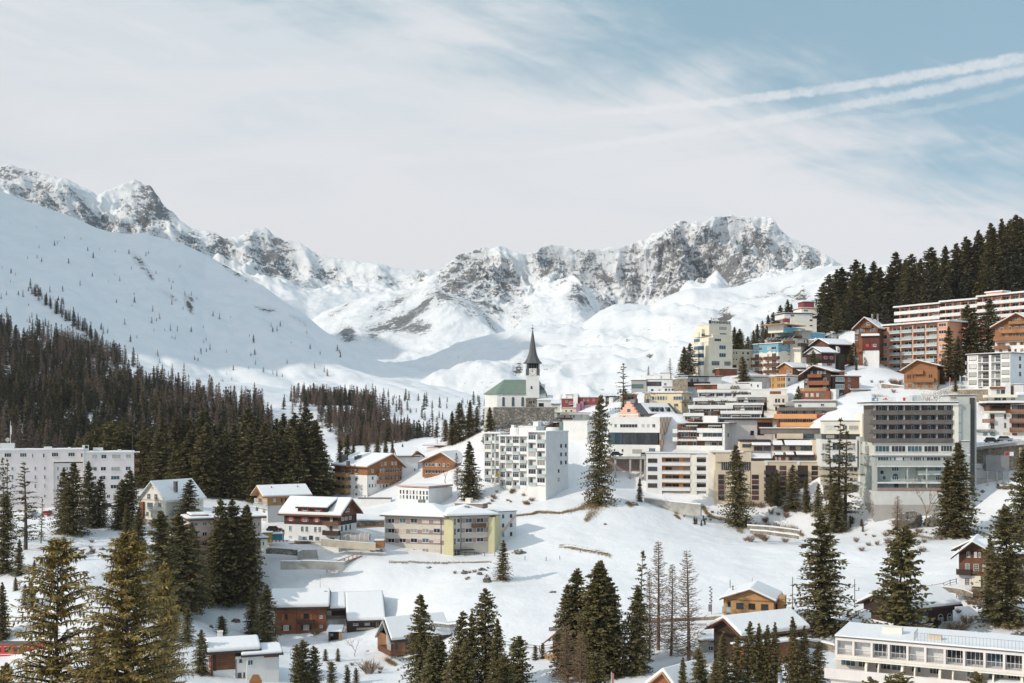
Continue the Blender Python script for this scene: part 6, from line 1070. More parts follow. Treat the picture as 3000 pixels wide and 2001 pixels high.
b = Bld('dark_chalet',"big dark timber chalet with wide gable, two balconies and a long wing",'house',fHT,1785,2090,1075,403,398,13)
z1,zr_ = b.z(1785,765),b.z(1905,682); b.box('wall',0,b.W,0,13,-5,z1 - .2,WOODD); b.gable('y',0,b.W,0,13,z1,zr_,1.5,2.0,.35,.25,WOODB,mid=b.x(1905,682),ze2=b.z(2090,735),wall=WOODD)
b.win([(1862,1886)],[(738,765)],1); b.win([(1938,1960),(1972,1994),(2012,2035)],[(733,760)],1,pm=PDARK); b.bal(1825,1985,770,802,1.2,mat=WOODR); b.win([(1795,1830)],[(825,862)],1); b.win([(2005,2042)],[(812,848),(898,925)],1); b.bal(1818,2068,848,890,1.3,mat=WOODR); b.win([(1795,1835)],[(902,930)],1); b.bal(1740,2040,928,962,2.2,k=-.5,mat=WOODL,style='slat',slab=WOODO); b.B('timber_storey',(1725,965,2085,None),WOODR,-2.6,4); b.win([(1738,1778),(1798,1838),(1858,1898),(1922,1960),(1978,2022)],[(985,1035)],0,k=-2.6,fm=FRAMEB,pm=PCUR); b.B('plaster_end',(2086,940,2150,None),WHITE,-1.4,4)
c = Bld('wing','','',fHT,2088,2400,1060,398,403,11,root=b); c.B('wall',(2110,795,2245,None),WOODD,0,10); c.B('wall',(2246,800,2420,None),WOODR,.3,10); c.win([(2148,2246)],[(805,850),(884,941)],3,pm=PGRN,fw=.2); c.win([(2290,2315)],[(810,850),(890,930),(985,1020)],1,k=.3); c.win([(2200,2225)],[(985,1022)],1); c.flat(2100,2430,778,0,10,.3,.25,.35,WOODB); c.B('roof_house',(2190,735,2250,790),WOODR,2,5); c.B('base',(2140,1050,2420,None),STONE,.1,8)
b = Bld('red_shutter_cottage',"small dark cottage with two pairs of red shutters and white end wall",'house',fHT,1990,2140,695,426,428.5,9)
ze = b.z(1990,530); b.box('wall',0,b.W,0,9,-4,b.z(1990,640),WHITE); b.box('timber_wall',-.05,b.W - .02,-.06,9,b.z(1990,640),ze,WOODD); b.box('end_wall',b.W - .01,b.W + .1,-.1,9,-4,ze,COOLW); b.gable('x',0,b.W,0,9,ze,ze + 2.3,.9,1.0,.4,.2,WOODD,wall=COOLW); b.win([(2018,2046),(2086,2112)],[(560,594)],1,k=-.06,sh=REDM,shw=.65); b.bal(1925,2140,600,635,.9,mat=WOODD); b.win([(2062,2090)],[(645,672)],0,pm=[GD],sh=REDM,shw=.5); b.chim(2165,455,2182,500,4,CREAM2); b.win([(2175,2195)],[(480,520)],0,f='R',k=b.W + .1,arch=True); b.B('timber_end',(2178,540,2252,None),WOODD,3,6)
b = Bld('snowy_dark_cottage',"dark cottage with broad snowy roof behind the red shuttered one",'house',fHT,2080,2330,560,441,446,10)
ze = b.z(2080,438); b.box('wall',0,b.W,0,10,-5,ze,WOODD); b.gable('x',0,b.W,0,10,ze,ze + 2.6,.9,1.4,.4,.2,WOODD,wall=WOODB); b.chim(2160,330,2182,372,5,STONET); b.mk(MB().tube((b.x(2092),4,ze + 2),(b.x(2092),4,ze + 5.5),.07),'mast',GUT)
# ---- upper chalet and the orange block
b = Bld('upper_chalet',"tall brown chalet with balconies and a red annex left of the orange block",'house',fRT,362,600,700,446,441,13)
z1,zr_ = b.z(362,565),b.z(468,462); b.box('wall',0,b.W,0,13,-6,z1 - .3,WOODB); b.gable('y',0,b.W,0,13,z1,zr_,1.0,1.4,.4,.25,WOODR,mid=b.x(468,462),wall=WOODB); b.win([(482,520)],[(505,530)],2,fm=FRAMEW); b.win([(364,402)],[(580,620)],3,2); b.win([(418,462),(524,570)],[(572,603)],2,1); b.win([(366,394)],[(650,690)],1); b.bal(432,535,535,558,1.0,mat=WOODB); b.bal(405,598,602,620,1.1,mat=WOODB)
c = Bld('annex','','',fRT,440,612,855,436,434,8,root=b); c.B('wall',(442,660,612,792),wood('dark_red_boards',(.16,.04,.025),(.08,.02,.015),False),0,8); c.B('base',(446,792,612,None),WHITE,.1,8); c.flat(430,612,620,-.3,8,.2,.2,.9,WOODD); c.win([(553,584)],[(725,752)],1); c.B('shutter',(475,725,508,754),REDM,0,.1,out=.05); c.B('shutter',(536,725,552,754),REDM,0,.1,out=.05); c.bal(380,440,770,800,.8,mat=WOODR); c.B('side',(405,660,442,None),WOODR,.5,6)
for x in (540,595): b.chim(x - 8,420,x + 8,462,6,STONE)
b = Bld('orange_block',"salmon orange apartment block of six balconied storeys",'building',fRT,605,1310,1075,449,424,11)
b.B('wall',(605,552,1310,None),ORANGE,1.5,9.5); b.flat(598,1322,530,0,11,.6,.3,.3,FRAMEW); b.B('pier',(605,558,715,None),ORANGE,0,1.6); b.B('pier',(1208,500,1310,None),ORANGE,0,1.6)
OY = [(562,600),(634,676),(711,752),(785,825),(862,900),(935,975)]; b.win([(632,695)],OY,1,pm=PANES); b.win([(1222,1297)],[(515,548),(585,622),(665,700),(742,780),(820,855),(900,935)],2,pm=PANES)
bc = [(718,828),(834,950),(960,1082),(1092,1206)]; zs_ = [b.z(605,y) for y in (625,699,773,847,924,1000)]
for i,(xa,xb) in enumerate(bc):
    x0,x1 = b.x(xa),b.x(xb); b.box('pier',x1 - .05,x1 + .45,0,1.5,-5,b.z(605,562),ORANGE)
    for zf in zs_:
        fl = b.box('balcony',x0,x1 - .06,-.35,1.5,zf - .22,zf,FRAMEW); mb = MB().box(x0 + .05,x1 - .1,-.33,-.27,zf + .02,zf + .95).box(x0,x1 - .06,-.36,-.25,zf + .95,zf + 1.02); b.mk(mb,'railing',RAILG,fl)
        w0,w1 = x0 + (x1 - x0) * .08,x1 - (x1 - x0) * .15; fr_ = b.mk(MB().box(w0,w0 + .1,1.42,1.5,zf,zf + 2.1).box(w1 - .1,w1,1.42,1.5,zf,zf + 2.1).box(w0 + .1,w1 - .1,1.42,1.5,zf + 2.0,zf + 2.1).box((w0 + w1) / 2 - .06,(w0 + w1) / 2 + .06,1.42,1.5,zf,zf + 2.0),'window',FRAMEW); b.box('pane',w0 + .05,w1 - .05,1.46,1.52,zf,zf + 2.05,wr_.choice(PDARK + [GC_]),fr_)
# ---- long pink hotel in three steps
b = Bld('long_pink_hotel',"long pink hotel with white balcony bands stepping along the forest edge",'hotel',fRT,765,1230,560,480,462,12)
def pinkseg(s,xa,xb,yroof,ypar,n,dep=12):
    s.B('wall',(xa + 55,yroof + 18,xb,None),ORANGE,1.6,dep - 1.6); s.flat(xa,xb,yroof - 6,-.3,dep,.4,.35,.3,FRAMEW)
    for yp in ypar:
        s.bal(xa,xb,yp,yp + 30,.1,k=0,mat=FRAMEW,slab=FRAMEW); x0,z_ = s.q(xa,yp + 30,'F',0); s.box('slab',x0,s.x(xb),.02,1.6,z_ - .18,z_,FRAMEW)
    for yt in [yroof + 22] + [y + 34 for y in ypar[:-1]]:
        w_ = (xb - xa - 60) / n; s.win([(xa + 62 + i * w_ + w_ * .15,xa + 62 + i * w_ + w_ * .78) for i in range(n)],[(yt + 4,yt + 44)],1,k=1.6,sill=False)
    for i in range(n + 1): x_ = s.x(xa + 62 + (xb - xa - 70) * i / n,yroof,.4); s.box('divider',x_ - .1,x_ + .1,.15,1.6,-2,s.z(xa,yroof + 20),ORANGE)
pinkseg(b,765,1230,345,[397,470],4)
c = Bld('step','','',fRT,1230,1612,560,462,449,12,root=b); pinkseg(c,1230,1612,290,[346,417,485],4)
c = Bld('step','','',fRT,1612,2150,560,449,430,12,root=b); pinkseg(c,1612,2150,236,[300,372,440,510],5); c.B('roof_room',(1705,205,1860,240),ORANGE,4,5); c.flat(1695,1870,192,4,5,.3,.2,.3,FRAMEW)
# ---- big chalet at the right edge, white block, small timber chalet
b = Bld('edge_chalet',"large brown chalet with three wooden balconies cut by the right edge",'house',fRT,1795,2230,810,417,408,14)
z1,zr_ = b.z(1795,545),b.z(2020,418); b.box('wall',0,b.W,0,14,-5,b.z(1795,700),WHITE); b.box('timber_wall',-.06,b.W + .06,-.06,14,b.z(1795,700),z1 - .2,WOODM); b.gable('y',0,b.W,0,14,z1,zr_,1.6,1.8,.4,.25,WOODM,mid=b.x(2020,418),wall=WOODM)
b.bal(1932,2200,493,520,1.2,mat=WOODO,k=-.06); b.bal(1845,2200,580,612,1.3,mat=WOODO,k=-.06); b.bal(1778,2200,655,692,1.4,mat=WOODM,k=-.06); b.bal(1782,1935,745,775,1.1,mat=WOODM); b.win([(1838,1885)],[(558,590)],2,k=-.06,fm=FRAMEW); b.win([(1975,2010),(2025,2060)],[(470,495)],1,k=-.06); b.win([(1930,1960),(2000,2030),(2060,2090)],[(548,580)],1,k=-.06); b.win([(1900,1930),(1975,2005),(2045,2080)],[(622,652)],1,k=-.06); b.win([(1830,1850),(1870,1890),(1955,1975),(1985,2005),(2060,2080)],[(712,740)],0,fm=FRAMEB,sh=WOODO,shw=.4); b.win([(1840,1870),(1930,1960),(1995,2015),(2055,2085)],[(780,805)],1,fm=FRAMEB)
b = Bld('white_block',"white apartment block of four storeys with open loggias at the right edge",'building',fRT,1512,1950,1170,396,384,13)
b.B('wall',(1512,850,1950,None),WHITE,1.5,11.5); b.flat(1502,1960,824,0,13,.35,.25,.25,GUT); b.B('pier',(1512,845,1622,None),WHITE,0,1.6); b.B('pier',(1852,815,1950,None),WHITE,0,1.6); b.B('pier',(1732,838,1756,None),WHITE,0,1.6); b.box('side_wall',b.W - .1,b.W + .04,-.04,13,-5,b.z(1950,812),COOLW)
LY = [(852,892),(934,978),(1016,1060),(1096,1138)]; b.win([(1530,1606)],LY,0,fm=GUT,pm=[GBL,flat('grey_blind',(.42,.44,.41),.6)]); b.win([(1864,1942)],[(832,872),(912,955),(992,1036),(1072,1112)],0,fm=GUT,pm=[flat('grey_blind',(.42,.44,.41),.6)])
for (xa,xb) in ((1622,1732),(1756,1852)):
    x0,x1 = b.x(xa),b.x(xb)
    for y in (915,998,1078,1160):
        zf = b.z(1512,y); fl = b.box('balcony',x0 + .01,x1 - .01,-.1,1.5,zf - .25,zf,FRAMEW); b.mk(MB().box(x0,x1,-.1,-.04,zf + .95,zf + 1.02).box(x0,x1,-.09,-.05,zf + .5,zf + .54),'railing',FRAMEW,fl); w0,w1 = x0 + (x1 - x0) * .25,x1 - .3; fr_ = b.mk(MB().box(w0,w0 + .1,1.42,1.5,zf,zf + 2.1).box(w1 - .1,w1,1.42,1.5,zf,zf + 2.1).box(w0 + .8,w0 + .95,1.42,1.5,zf,zf + 2.1),'window',FRAMEB); b.box('pane',w0 + .05,w1 - .05,1.46,1.52,zf + .02,zf + 2.05,wr_.choice(PANES),fr_)
for y in (900,985,1065): b.bal(1490,1512,y,y + 30,.5,'L',0,GREYP)
b.win([(2040,2060)],[(850,890),(930,970),(1010,1050)],0,f='R',k=b.W + .04,fm=FRAMED)
b = Bld('small_timber_chalet',"brown timber chalet on a pale stone base below the orange block",'house',fRT,868,1205,1190,399,393.5,11)
z1,zr_ = b.z(868,985),b.z(1005,897); b.box('wall',0,b.W,0,11,-5,b.z(868,1120),STONET); b.box('timber_wall',-.06,b.W + .06,-.06,11,b.z(868,1120),z1 - .2,WOODM); b.gable('y',0,b.W,0,11,z1,zr_,1.4,1.4,.35,.22,WOODM,mid=b.x(1005,897),ze2=b.z(1205,945),wall=WOODM); b.bal(965,1060,994,1030,1.0,mat=WOODM,k=-.06); b.bal(945,1172,1072,1112,1.1,mat=WOODM,k=-.06)
b.win([(905,945),(1003,1050),(1105,1155)],[(1130,1165)],1,fm=FRAMEB,pm=[flat('red_board_shutter',(.32,.10,.04),.7)]); b.win([(900,912),(922,934),(955,967),(1120,1132),(1142,1154)],[(1040,1072)],0,fm=FRAMED,k=-.06,pm=[BLACK]); b.chim(1172,880,1195,920,6,SLATE)
b = Bld('garden_shed',"small beige flat roofed shed right of the dark chalet's wing",'shed',fRT,332,490,1260,401,402,6)
b.B('wall',(335,1196,490,None),TAN,0,5); b.flat(330,520,1180,-.3,6,.3,.2,.35); b.win([(365,385)],[(1222,1250)],0,fm=FRAMED); b.B('door',(432,1225,446,1258),WOODB,0,.1,out=.03)
# ---- orange balconied house and tan building
b = Bld('orange_balcony_house',"house with long orange balcony parapets under a dark metal roof band",'building',fHT,1440,2050,1410,393,390,12,sink=10)
b.B('wall',(1490,1185,2050,None),WOODR,1.6,10); b.box('side_wall',b.W,b.W + .3,.4,12,-4,b.z(2050,1190),CREAM2); b.B('roof_band',(1500,1150,2160,1187),SEAM,-.2,12); b.B('upper_wall',(1680,1092,2150,1150),WHITE,1,9); b.flat(1670,2160,1062,.8,9,.3,.35,.3,plaster('metal_roof_edge',(.35,.32,.27))); b.win([(1715,1757)],[(1115,1145)],1,k=1); b.win([(1975,2015)],[(1108,1135)],1,k=1); b.B('dormer',(1580,1080,1700,1140),GREYP,2.5,5,bevel=.4)
for (xa,xb,y) in ((1440,2048,1225),(1515,2012,1322)): b.bal(xa,xb,y,y + 50,1.5,k=1.6,mat=SALM)
b.B('parapet_end',(1930,1228,2050,1275),REDP,.02,.2)
for y in (1192,1284,1378): b.win([(1518,1595),(1612,1690),(1712,1768),(1808,1890),(1912,1990)],[(y,y + 34)],2,k=1.6,pm=[GB_,GC_,GD],sill=False)
b.B('side_window_strip',(2015,1180,2052,1228),GB_,.3,.2)
c = Bld('cream_side','','',fHT,2052,2165,1420,392,393,10,root=b); c.B('wall',(2052,1180,2165,None),plaster('soft_green_plaster',(.58,.59,.50)),0,10)
b = Bld('tan_complex',"large tan building with slot windows, tall dark bays and snowy skylights",'building',fD1,1150,2420,1060,377,372.5,20)
b.B('wall',(1150,695,1562,None),TAN,.3,18); b.B('wall',(1160,490,1570,600),TAN,.3,18); b.B('wall',(1570,590,2425,None),TAN,0,20); b.B('slot_back',(1225,600,1562,695),FRAMEW,1.0,.3); b.B('wall',(1160,580,1225,695),TAN,.9,4)
b.flat(1120,1480,478,.2,18,.2,.3,.15,TAN)
for i in range(14): x = 1232 + i * 24; b.B('slot',(x,585,x + 11,694),BLACK,.6,.2)
for (xa,xb,ya,yb) in ((1190,1260,742,1040),(1575,1660,742,1045),(1893,1976,640,1045),(2260,2338,640,1045)):
    b.B('glazed_bay',(xa,ya,xb,yb),BROWNP,0.05,.3,out=.02)
    for j,y in enumerate(range(ya + 4,yb - 40,60)): b.win([(xa + 2,xb - 2)],[(y,y + 52)],0,k=.0,fm=FRAMEB,pm=[GD,GD,flat('mauve_glass',(.10,.055,.06),.1)],sill=False)
for (xa,xb) in ((1735,1855),(2105,2222)):
    b.B('recess',(xa,640,xb,1045),WOODD,.0,.2,out=.015)
    for y in (698,775,850,925,1000): b.bal(xa - 15,xb + 2,y,y + 40,.9,mat=DARK,style='slat')
    b.B('lamp_box',(xa - 8,598,xb - 95,640),FRAMEW,-.3,.3)
b.B('coping',(1725,586,2425,598),CREAM2,-.25,1); b.B('upper_wall',(1440,370,1640,480),TAN,6,9); b.B('roof_edge',(1440,346,1800,368),WOODD,5.7,9); b.win([(1468,1568)],[(395,432)],2,k=6,fm=FRAMED); b.B('upper_wall',(1640,400,2300,480),TAN,5,10); b.B('upper_wall',(2275,350,2430,595),TAN,3,9); b.B('lower_glass_wall',(1830,530,2300,592),WOODB,1.8,4)
b.win([(1600,1700),(1710,1795)],[(425,472)],2,k=4.9,fm=FRAMEB); b.win([(1835,1915),(2010,2080),(2140,2270)],[(418,462)],1,k=4.9,fm=FRAMEB); b.win([(1842,1870),(1880,1915),(1960,2000),(2010,2045),(2055,2120),(2130,2200),(2215,2280)],[(540,588)],0,k=1.75,fm=FRAMEB,pm=[GC_,GD,GB_])
def sky_roof(xa,xb,ya,yb,k,dp,rise=None):
    x0,x1 = b.x(xa,yb,k),b.x(xb,yb,k); z0 = b.z(xa,yb,k); z1 = b.z(xa,ya,k) ; r = b.mk(MB().prism([(k,z0 - .25),(k,z0),(k + dp,z1 - dp * .06),(k + dp,z1 - .25 - dp * .06)],'x',x0,x1),'roof',WOODD); b.mk(MB().prism([(k + .12,z0 + .003),(k + .12,z0 + .4),(k + dp,z1 + .4 - dp * .06),(k + dp,z1 + .003 - dp * .06)],'x',x0 + .2,x1 - .2),'roof_snow',ROOFSNOW,r,bevel=.18,seg=3)
for q in ((1572,1805,362,412,3.6,4),(1815,1945,360,410,3.6,4),(1955,2300,356,412,3.6,4),(1450,1815,508,562,.6,4),(1838,1950,490,522,1,3),(1965,2075,488,522,1,3),(2085,2300,484,522,1,3)): sky_roof(*q)
b.B('roof_house',(1870,275,2165,335),TAN,9,8); b.B('metal_band',(1700,215,2350,282),SEAM,10,8); b.flat(1690,2360,205,10,8,.2,.2,.3); b.win([(2175,2290)],[(278,325)],1,k=9.9,fm=DARK,pm=PBLUE); b.B('side_bay',(2165,275,2420,340),GREYP,10,6)
# ---- white five storey block with orange woodwork
b = Bld('white_orange_block',"white five storey block with orange woodwork behind its loggias",'building',fD1,365,1070,1010,386,382,12)
b.B('wall',(372,520,1060,None),WHITE,1.8,10); b.B('pier',(365,505,545,None),WHITE,0,1.9); b.B('pier',(872,505,945,None),CREAM2,.2,1.8); b.B('pier',(1052,505,1072,None),WHITE,0,1.9); b.B('band',(545,505,872,548),WHITE,0,1.9); b.B('band',(945,505,1052,545),WHITE,0,1.9)
AY = [(548,608),(645,705),(742,800),(838,895),(935,1010)]; b.win([(384,492)],[(560,608),(655,702),(750,798),(845,893)],1,fm=FRAMEB)
for i,(ya,yb) in enumerate(AY):
    b.B('back_panel',(550,ya,890,yb + 3),ORP,1.7,.15); b.win([(585,660),(665,742),(790,885)],[(ya + 12,yb - 5)],1,k=1.68,fm=FRAMEB,pm=[GD,GB_,GC_],sill=False); b.win([(948,1050)],[(ya + 15,yb)],2,k=1.7,fm=FRAMEB,pm=[GD],sill=False)
    if i < 4: b.B('parapet',(545,yb,873,AY[i + 1][0] - 3),WHITE,-.02,1.85); b.B('parapet',(915,yb - 3,1052,AY[i + 1][0] - 3),WHITE,.05,1.8); b.bal(548,870,yb - 10,yb + 2,.05,k=.02,mat=FRAMEW,style='rail',slab=FRAMEW)
b.B('wall',(1072,505,1160,None),CREAM2,-.3,10); b.flat(362,1165,496,0,12,.1,.15,.15,GUT); b.bal(375,720,480,505,.1,k=.4,mat=STEEL,style='rail'); b.B('orange_door',(815,940,892,1010),WOODO,1.5,.3)
a = Bld('garden_wall',"weathered concrete garden wall below the white block with orange woodwork",'wall',fD1,340,990,1110,372,358,1.2); a.mk(MB().prism([(0,-2),(a.W,-2),(a.W,a.z(990,1090)),(a.W * .55,a.z(700,1060)),(0,a.z(340,1018))],'y',0,.6),'wall',CONC); a.mk(MB().prism([(0,a.z(340,1018)),(a.W * .55,a.z(700,1060)),(a.W,a.z(990,1090)),(a.W,a.z(990,1090) + .25),(a.W * .55,a.z(700,1060) + .3),(0,a.z(340,1018) + .3)],'y',-.05,1.2),'snow_cap',ROOFSNOW)
# ---- cream block and grey hotel
b = Bld('cream_block',"cream stepped office block left of the grey hotel",'building',fE1,15,470,900,363,361,14)
b.B('wall',(55,135,495,280),CREAM2,3,11); b.flat(52,498,122,3,11,.1,.2,.15); b.B('strip',(60,280,465,345),DARK,3.3,9); b.B('wall',(15,345,438,655),WHITE,0,14); b.B('base',(40,655,470,870),plaster('dull_tan_plaster',(.50,.46,.38)),1.2,12); b.B('base',(60,870,640,None),STONE,1.6,12); b.B('ledge',(240,820,490,870),WHITE,-1,3)
b.B('blind',(75,182,188,236),GBL,3,.1,out=.04); b.win([(268,320),(340,450)],[(182,232)],1,k=3); b.win([(75,175),(200,330),(345,440)],[(288,332)],3,k=3.3,fm=FRAMED,sill=False); b.win([(33,125),(150,280),(300,416)],[(388,465),(518,594)],2,k=0,pm=[GB_,GC_,GD]); b.win([(350,385),(400,432)],[(668,705),(785,812)],1,k=1.2,fm=FRAMED)
c = Bld('concrete_panel','','',fE1,470,632,900,360,360,8,root=b); c.B('wall',(470,312,632,None),plaster('blue_grey_concrete',(.47,.50,.475)),0,8); c.win([(478,513),(528,562),(578,618)],[(375,388),(497,510),(622,634),(740,752)],0,fm=FRAMED,pm=[BLACK],sill=False); c.B('side',(495,45,640,312),CREAM2,1.5,8); c.B('white_base',(470,765,632,900),WHITE,-.1,2); c.B('opening',(563,248,592,270),BLACK,1.5,.2,out=.03)
b = Bld('grey_hotel',"big grey green hotel with four rows of dark balconies and a stair tower",'hotel',fE1,630,1560,1290,346,345,15,sink=6)
b.B('wall',(640,-62,1540,378),plaster('taupe_wall',(.15,.135,.125)),2.0,13); b.B('roof_fascia',(592,-72,1600,-52),FRAMEW,-.6,15); b.flat(590,1600,-98,-.6,15.5,.1,.3,.3); b.B('pier',(1540,-60,1600,378),CREAM2,-.1,3)
for j,(yt,yb) in enumerate(((8,62),(119,171),(227,275),(330,378))):
    for i in range(3): b.B('parapet',(592 + i * 315,yt - i,592 + (i + 1) * 315,yb - i),wood('grey_boards',(.165,.145,.13),(.12,.105,.095),False),-.4 + .1 * (i % 2),.25)
    b.B('slab',(594,yb - 12,1538,yb + 2),DARK,-.1,2.2)
    yw = yt - 55
    for i in range(5):
        x = 690 + i * 187.5; b.win([(x - 6,x + 24)],[(yw + 8,yt + 4)],0,k=2.0,sill=False,fw=.13); b.win([(x + 28,x + 98)],[(yw + 6,yt + 2)],0,k=2.0,fm=DARK,pm=[GB_,GB_,glass('steel_blue_glass',(.06,.09,.16),(.15,.2,.3))],sill=False)
        if i: b.B('divider',(x - 87 - 8,yw - 8,x - 87 + 7,yt),GREYP,.2,1.8)
    b.B('divider',(640,yw - 8,652,yt),plaster('taupe_panel',(.30,.27,.24)),.1,1.9)
b.B('wall',(628,378,1560,520),plaster('pale_grey_green',(.60,.595,.53)),.4,14); b.B('cornice',(605,512,1735,526),FRAMEW,-.3,3); b.win([(642,805),(828,990),(1013,1180),(1203,1370)],[(415,485)],3,k=.4,sill=True,pm=PDARK); b.win([(1395,1526)],[(412,480)],3,k=.4)
b.B('wall',(632,526,1560,652),GREYG,.5,14); b.win([(670,798),(1078,1172),(1230,1396),(1420,1560)],[(543,585)],3,k=.5,sill=False,pm=PDARK); b.win([(805,832),(855,880),(956,980),(1042,1066),(1182,1206)],[(543,585)],0,k=.5,sill=False,pm=PDARK); b.B('white_panel',(884,545,952,584),FRAMEW,.5,.1,out=.04); b.bal(668,1560,592,648,.6,k=.2,mat=GREYG); b.B('beam',(665,645,1560,657),FRAMEW,-.5,.5)
b.B('wall',(634,650,1560,935),plaster('blue_green_plaster',(.37,.43,.40)),2.6,12); b.B('pier',(632,650,668,938),GREYG,0,2.6)
for x in (1016,1236,1432): b.B('post',(x - 7,655,x + 6,900),GREYG,.05,.4)
b.win([(832,913),(993,1030),(1100,1138),(1328,1400)],[(658,706)],2,k=2.6); b.win([(836,912),(980,1008),(1088,1112),(1132,1156),(1190,1225),(1336,1408)],[(768,808)],2,k=2.6,arch=True); b.win([(726,766)],[(758,806)],0,k=2.6,pm=PBLUE); b.B('hatch',(704,700,738,738),BLACK,2.6,.1,out=.04); b.B('floor_edge',(668,832,1560,848),FRAMEW,0,2.6); b.B('glass_box',(1138,700,1412,752),plaster('pale_blue_panel',(.50,.55,.53)),1.2,1.4); b.win([(860,908)],[(862,895)],2,k=2.6,arch=True,fm=SLATE); b.B('parapet_low',(668,896,1560,934),BROWNP,-.1,.3)
b.B('base',(634,936,1745,1092),plaster('white_grey_base',(.62,.62,.585)),-.05,14); b.B('base',(640,1092,1745,None),plaster('stone_grey_base',(.40,.375,.345)),-.2,14)
b.B('tower',(1600,-60,1735,None),GREYG,.8,13); b.B('tower',(1500,-150,1800,380),plaster('tower_grey_green',(.50,.53,.50)),5,9); b.flat(1495,1806,-172,5,9,.1,.25,.15); b.B('dark_strip',(1733,-135,1785,885),flat('dark_brown_panel',(.055,.045,.045),.5),4.6,.6); b.B('tower_flank',(1785,-140,1806,None),GREYG,4.9,6)
for y in (-40,55,165,270): b.win([(1592,1628)],[(y,y + 88)],0,k=.75 - .6 + .6,pm=[GBL])
b.B('bay',(1640,368,1725,None),GREYG,-.2,5); b.flat(1638,1728,352,-.3,5,.1,.15,.25); b.win([(1698,1722)],[(432,478)],1,k=-.2);
b.text('Cristallo',1503,-152,-130,4.95,GOLDM,1572)
c = Bld('roof_boxes','','',fG,140,1120,345,351,351,4,root=b)
c.B('blue_box',(140,250,240,330),BLUEM,.2,2); c.B('blue_box_sign',(160,268,215,312),FRAMEW,.2,.1,out=.03); c.B('white_box',(242,232,605,345),FRAMEW,0,2.5); c.B('red_mark',(372,255,408,285),REDM,0,.1,out=.03); c.B('red_mark',(328,276,428,292),REDM,0,.1,out=.025); c.B('lettering_strip',(285,322,520,334),GUT,0,.1,out=.03); c.B('white_box',(740,228,945,330),FRAMEW,.2,2.5); c.B('red_mark',(752,250,802,315),REDM,.2,.1,out=.03); c.B('pale_box',(945,200,1125,322),plaster('pale_blue_panel',(.50,.55,.53)),.6,2.5)
for x in (945,1065): c.mk(MB().tube((c.x(x),0,c.z(x,320)),(c.x(x),0,c.z(x,130)),.05),'mast',FRAMEW)
# ---- white houses at the right edge and the viaduct
b = Bld('white_corner_house',"white house with brown balconies and hedge planter at the right edge",'house',fQ,600,1300,1470,373,371,12)
b.B('wall',(850,760,1300,930),WOODB,1.2,10); b.B('wall',(855,930,1300,None),WHITE,.2,11); b.B('wall',(570,1320,856,None),COOLW,-.4,8); b.flat(800,1580,660,-.5,12,.3,.3,.9,WOODD); b.B('planter',(690,885,1180,925),CREAM2,-1.2,1.4)
b.win([(865,952)],[(950,1045)],0,fm=FRAMEB,pm=PGRN,k=.2); b.win([(1152,1195)],[(945,1045),(1130,1230)],0,fm=FRAMEB,k=.2,pm=PDARK); b.win([(870,950)],[(1140,1250)],1,fm=FRAMEB,k=.2); b.bal(710,955,1050,1120,1.0,k=.2,mat=WOODR,style='slat'); b.win([(718,800),(885,962)],[(1332,1430)],1,k=-.4,fm=FRAMED,pm=PGRN); b.B('slab',(575,1270,965,1310),CONC,-1,2); b.B('door_recess',(1130,1330,1280,1450),TAN,.2,.1,out=.03); b.B('opening',(900,775,1180,830),BLACK,1.2,.1,out=.02)
c = Bld('balcony_wing','','',fQ,1300,1640,1470,370,369,11,root=b); c.B('wall',(1300,745,1640,None),CREAM2,1.3,9)
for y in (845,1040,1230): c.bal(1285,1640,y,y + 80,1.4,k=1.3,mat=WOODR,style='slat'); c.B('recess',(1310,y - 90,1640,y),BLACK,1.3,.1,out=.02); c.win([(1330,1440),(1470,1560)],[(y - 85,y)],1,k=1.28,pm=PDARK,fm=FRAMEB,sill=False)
c.win([(1320,1420)],[(1345,1410)],0,k=1.3,fm=FRAMEB,pm=[flat('red_board_shutter',(.32,.10,.04),.7)])
b = Bld('white_upper_house',"white house with green windows just below the white loggia block",'house',fQ,860,1640,660,380,379,10)
b.B('wall',(880,380,1185,560),WHITE,.6,9); b.B('tower',(1185,300,1290,560),WHITE,0,5); b.B('wall',(1290,370,1375,560),WOODB,.8,5); b.B('tower',(1375,325,1560,560),PINKW,-.2,6); b.flat(1370,1565,312,-.2,6,.1,.15,.25,GUT); b.B('terrace',(790,545,1430,600),CREAM2,-1.6,4); b.B('wall',(890,600,1640,None),CREAM2,.4,9); b.B('fascia',(865,375,1180,428),WOODR,.2,.5)
b.win([(988,1072),(1080,1180)],[(435,530)],0,k=.6,pm=PGRN,fm=FRAMEW,sill=False); b.win([(950,1020),(1030,1080),(1118,1190),(1300,1380)],[(608,655)],0,k=.4,fm=FRAMED); b.B('slope_roof',(1430,490,1640,555),ROOFSNOW,-1.5,5,bevel=.3); b.win([(1310,1365)],[(385,520)],0,k=.8,fm=FRAMEB)
a = Bld('stone_wall',"pale stone terrace wall with snow on top below the white loggia block",'wall',fQ,180,880,560,388,383,2); a.B('wall',(180,440,880,None),STONET,0,1.5); a.B('snow_cap',(180,420,880,440),ROOFSNOW,-.1,2,bevel=.1)
b = Bld('viaduct',"sloping road viaduct with white railing and stone arches at the right edge",'viaduct',fE1,1795,2480,620,360,352,9,sink=9)
zA,zB = b.z(1795,432),b.z(2480,352); W_ = b.W
b.mk(MB().prism([(0,zA - .9),(W_,zB - .9),(W_,zB),(0,zA)],'y',0,9),'deck',CONC); b.mk(MB().prism([(0,-9),(W_,-9),(W_,zB - .91),(0,zA - .91)],'y',1.6,8),'stone_wall',STONET)
for x in (1952,2310): b.B('pier',(x - 18,430,x + 18,None),STONET,.5,1.4)
mb = MB()
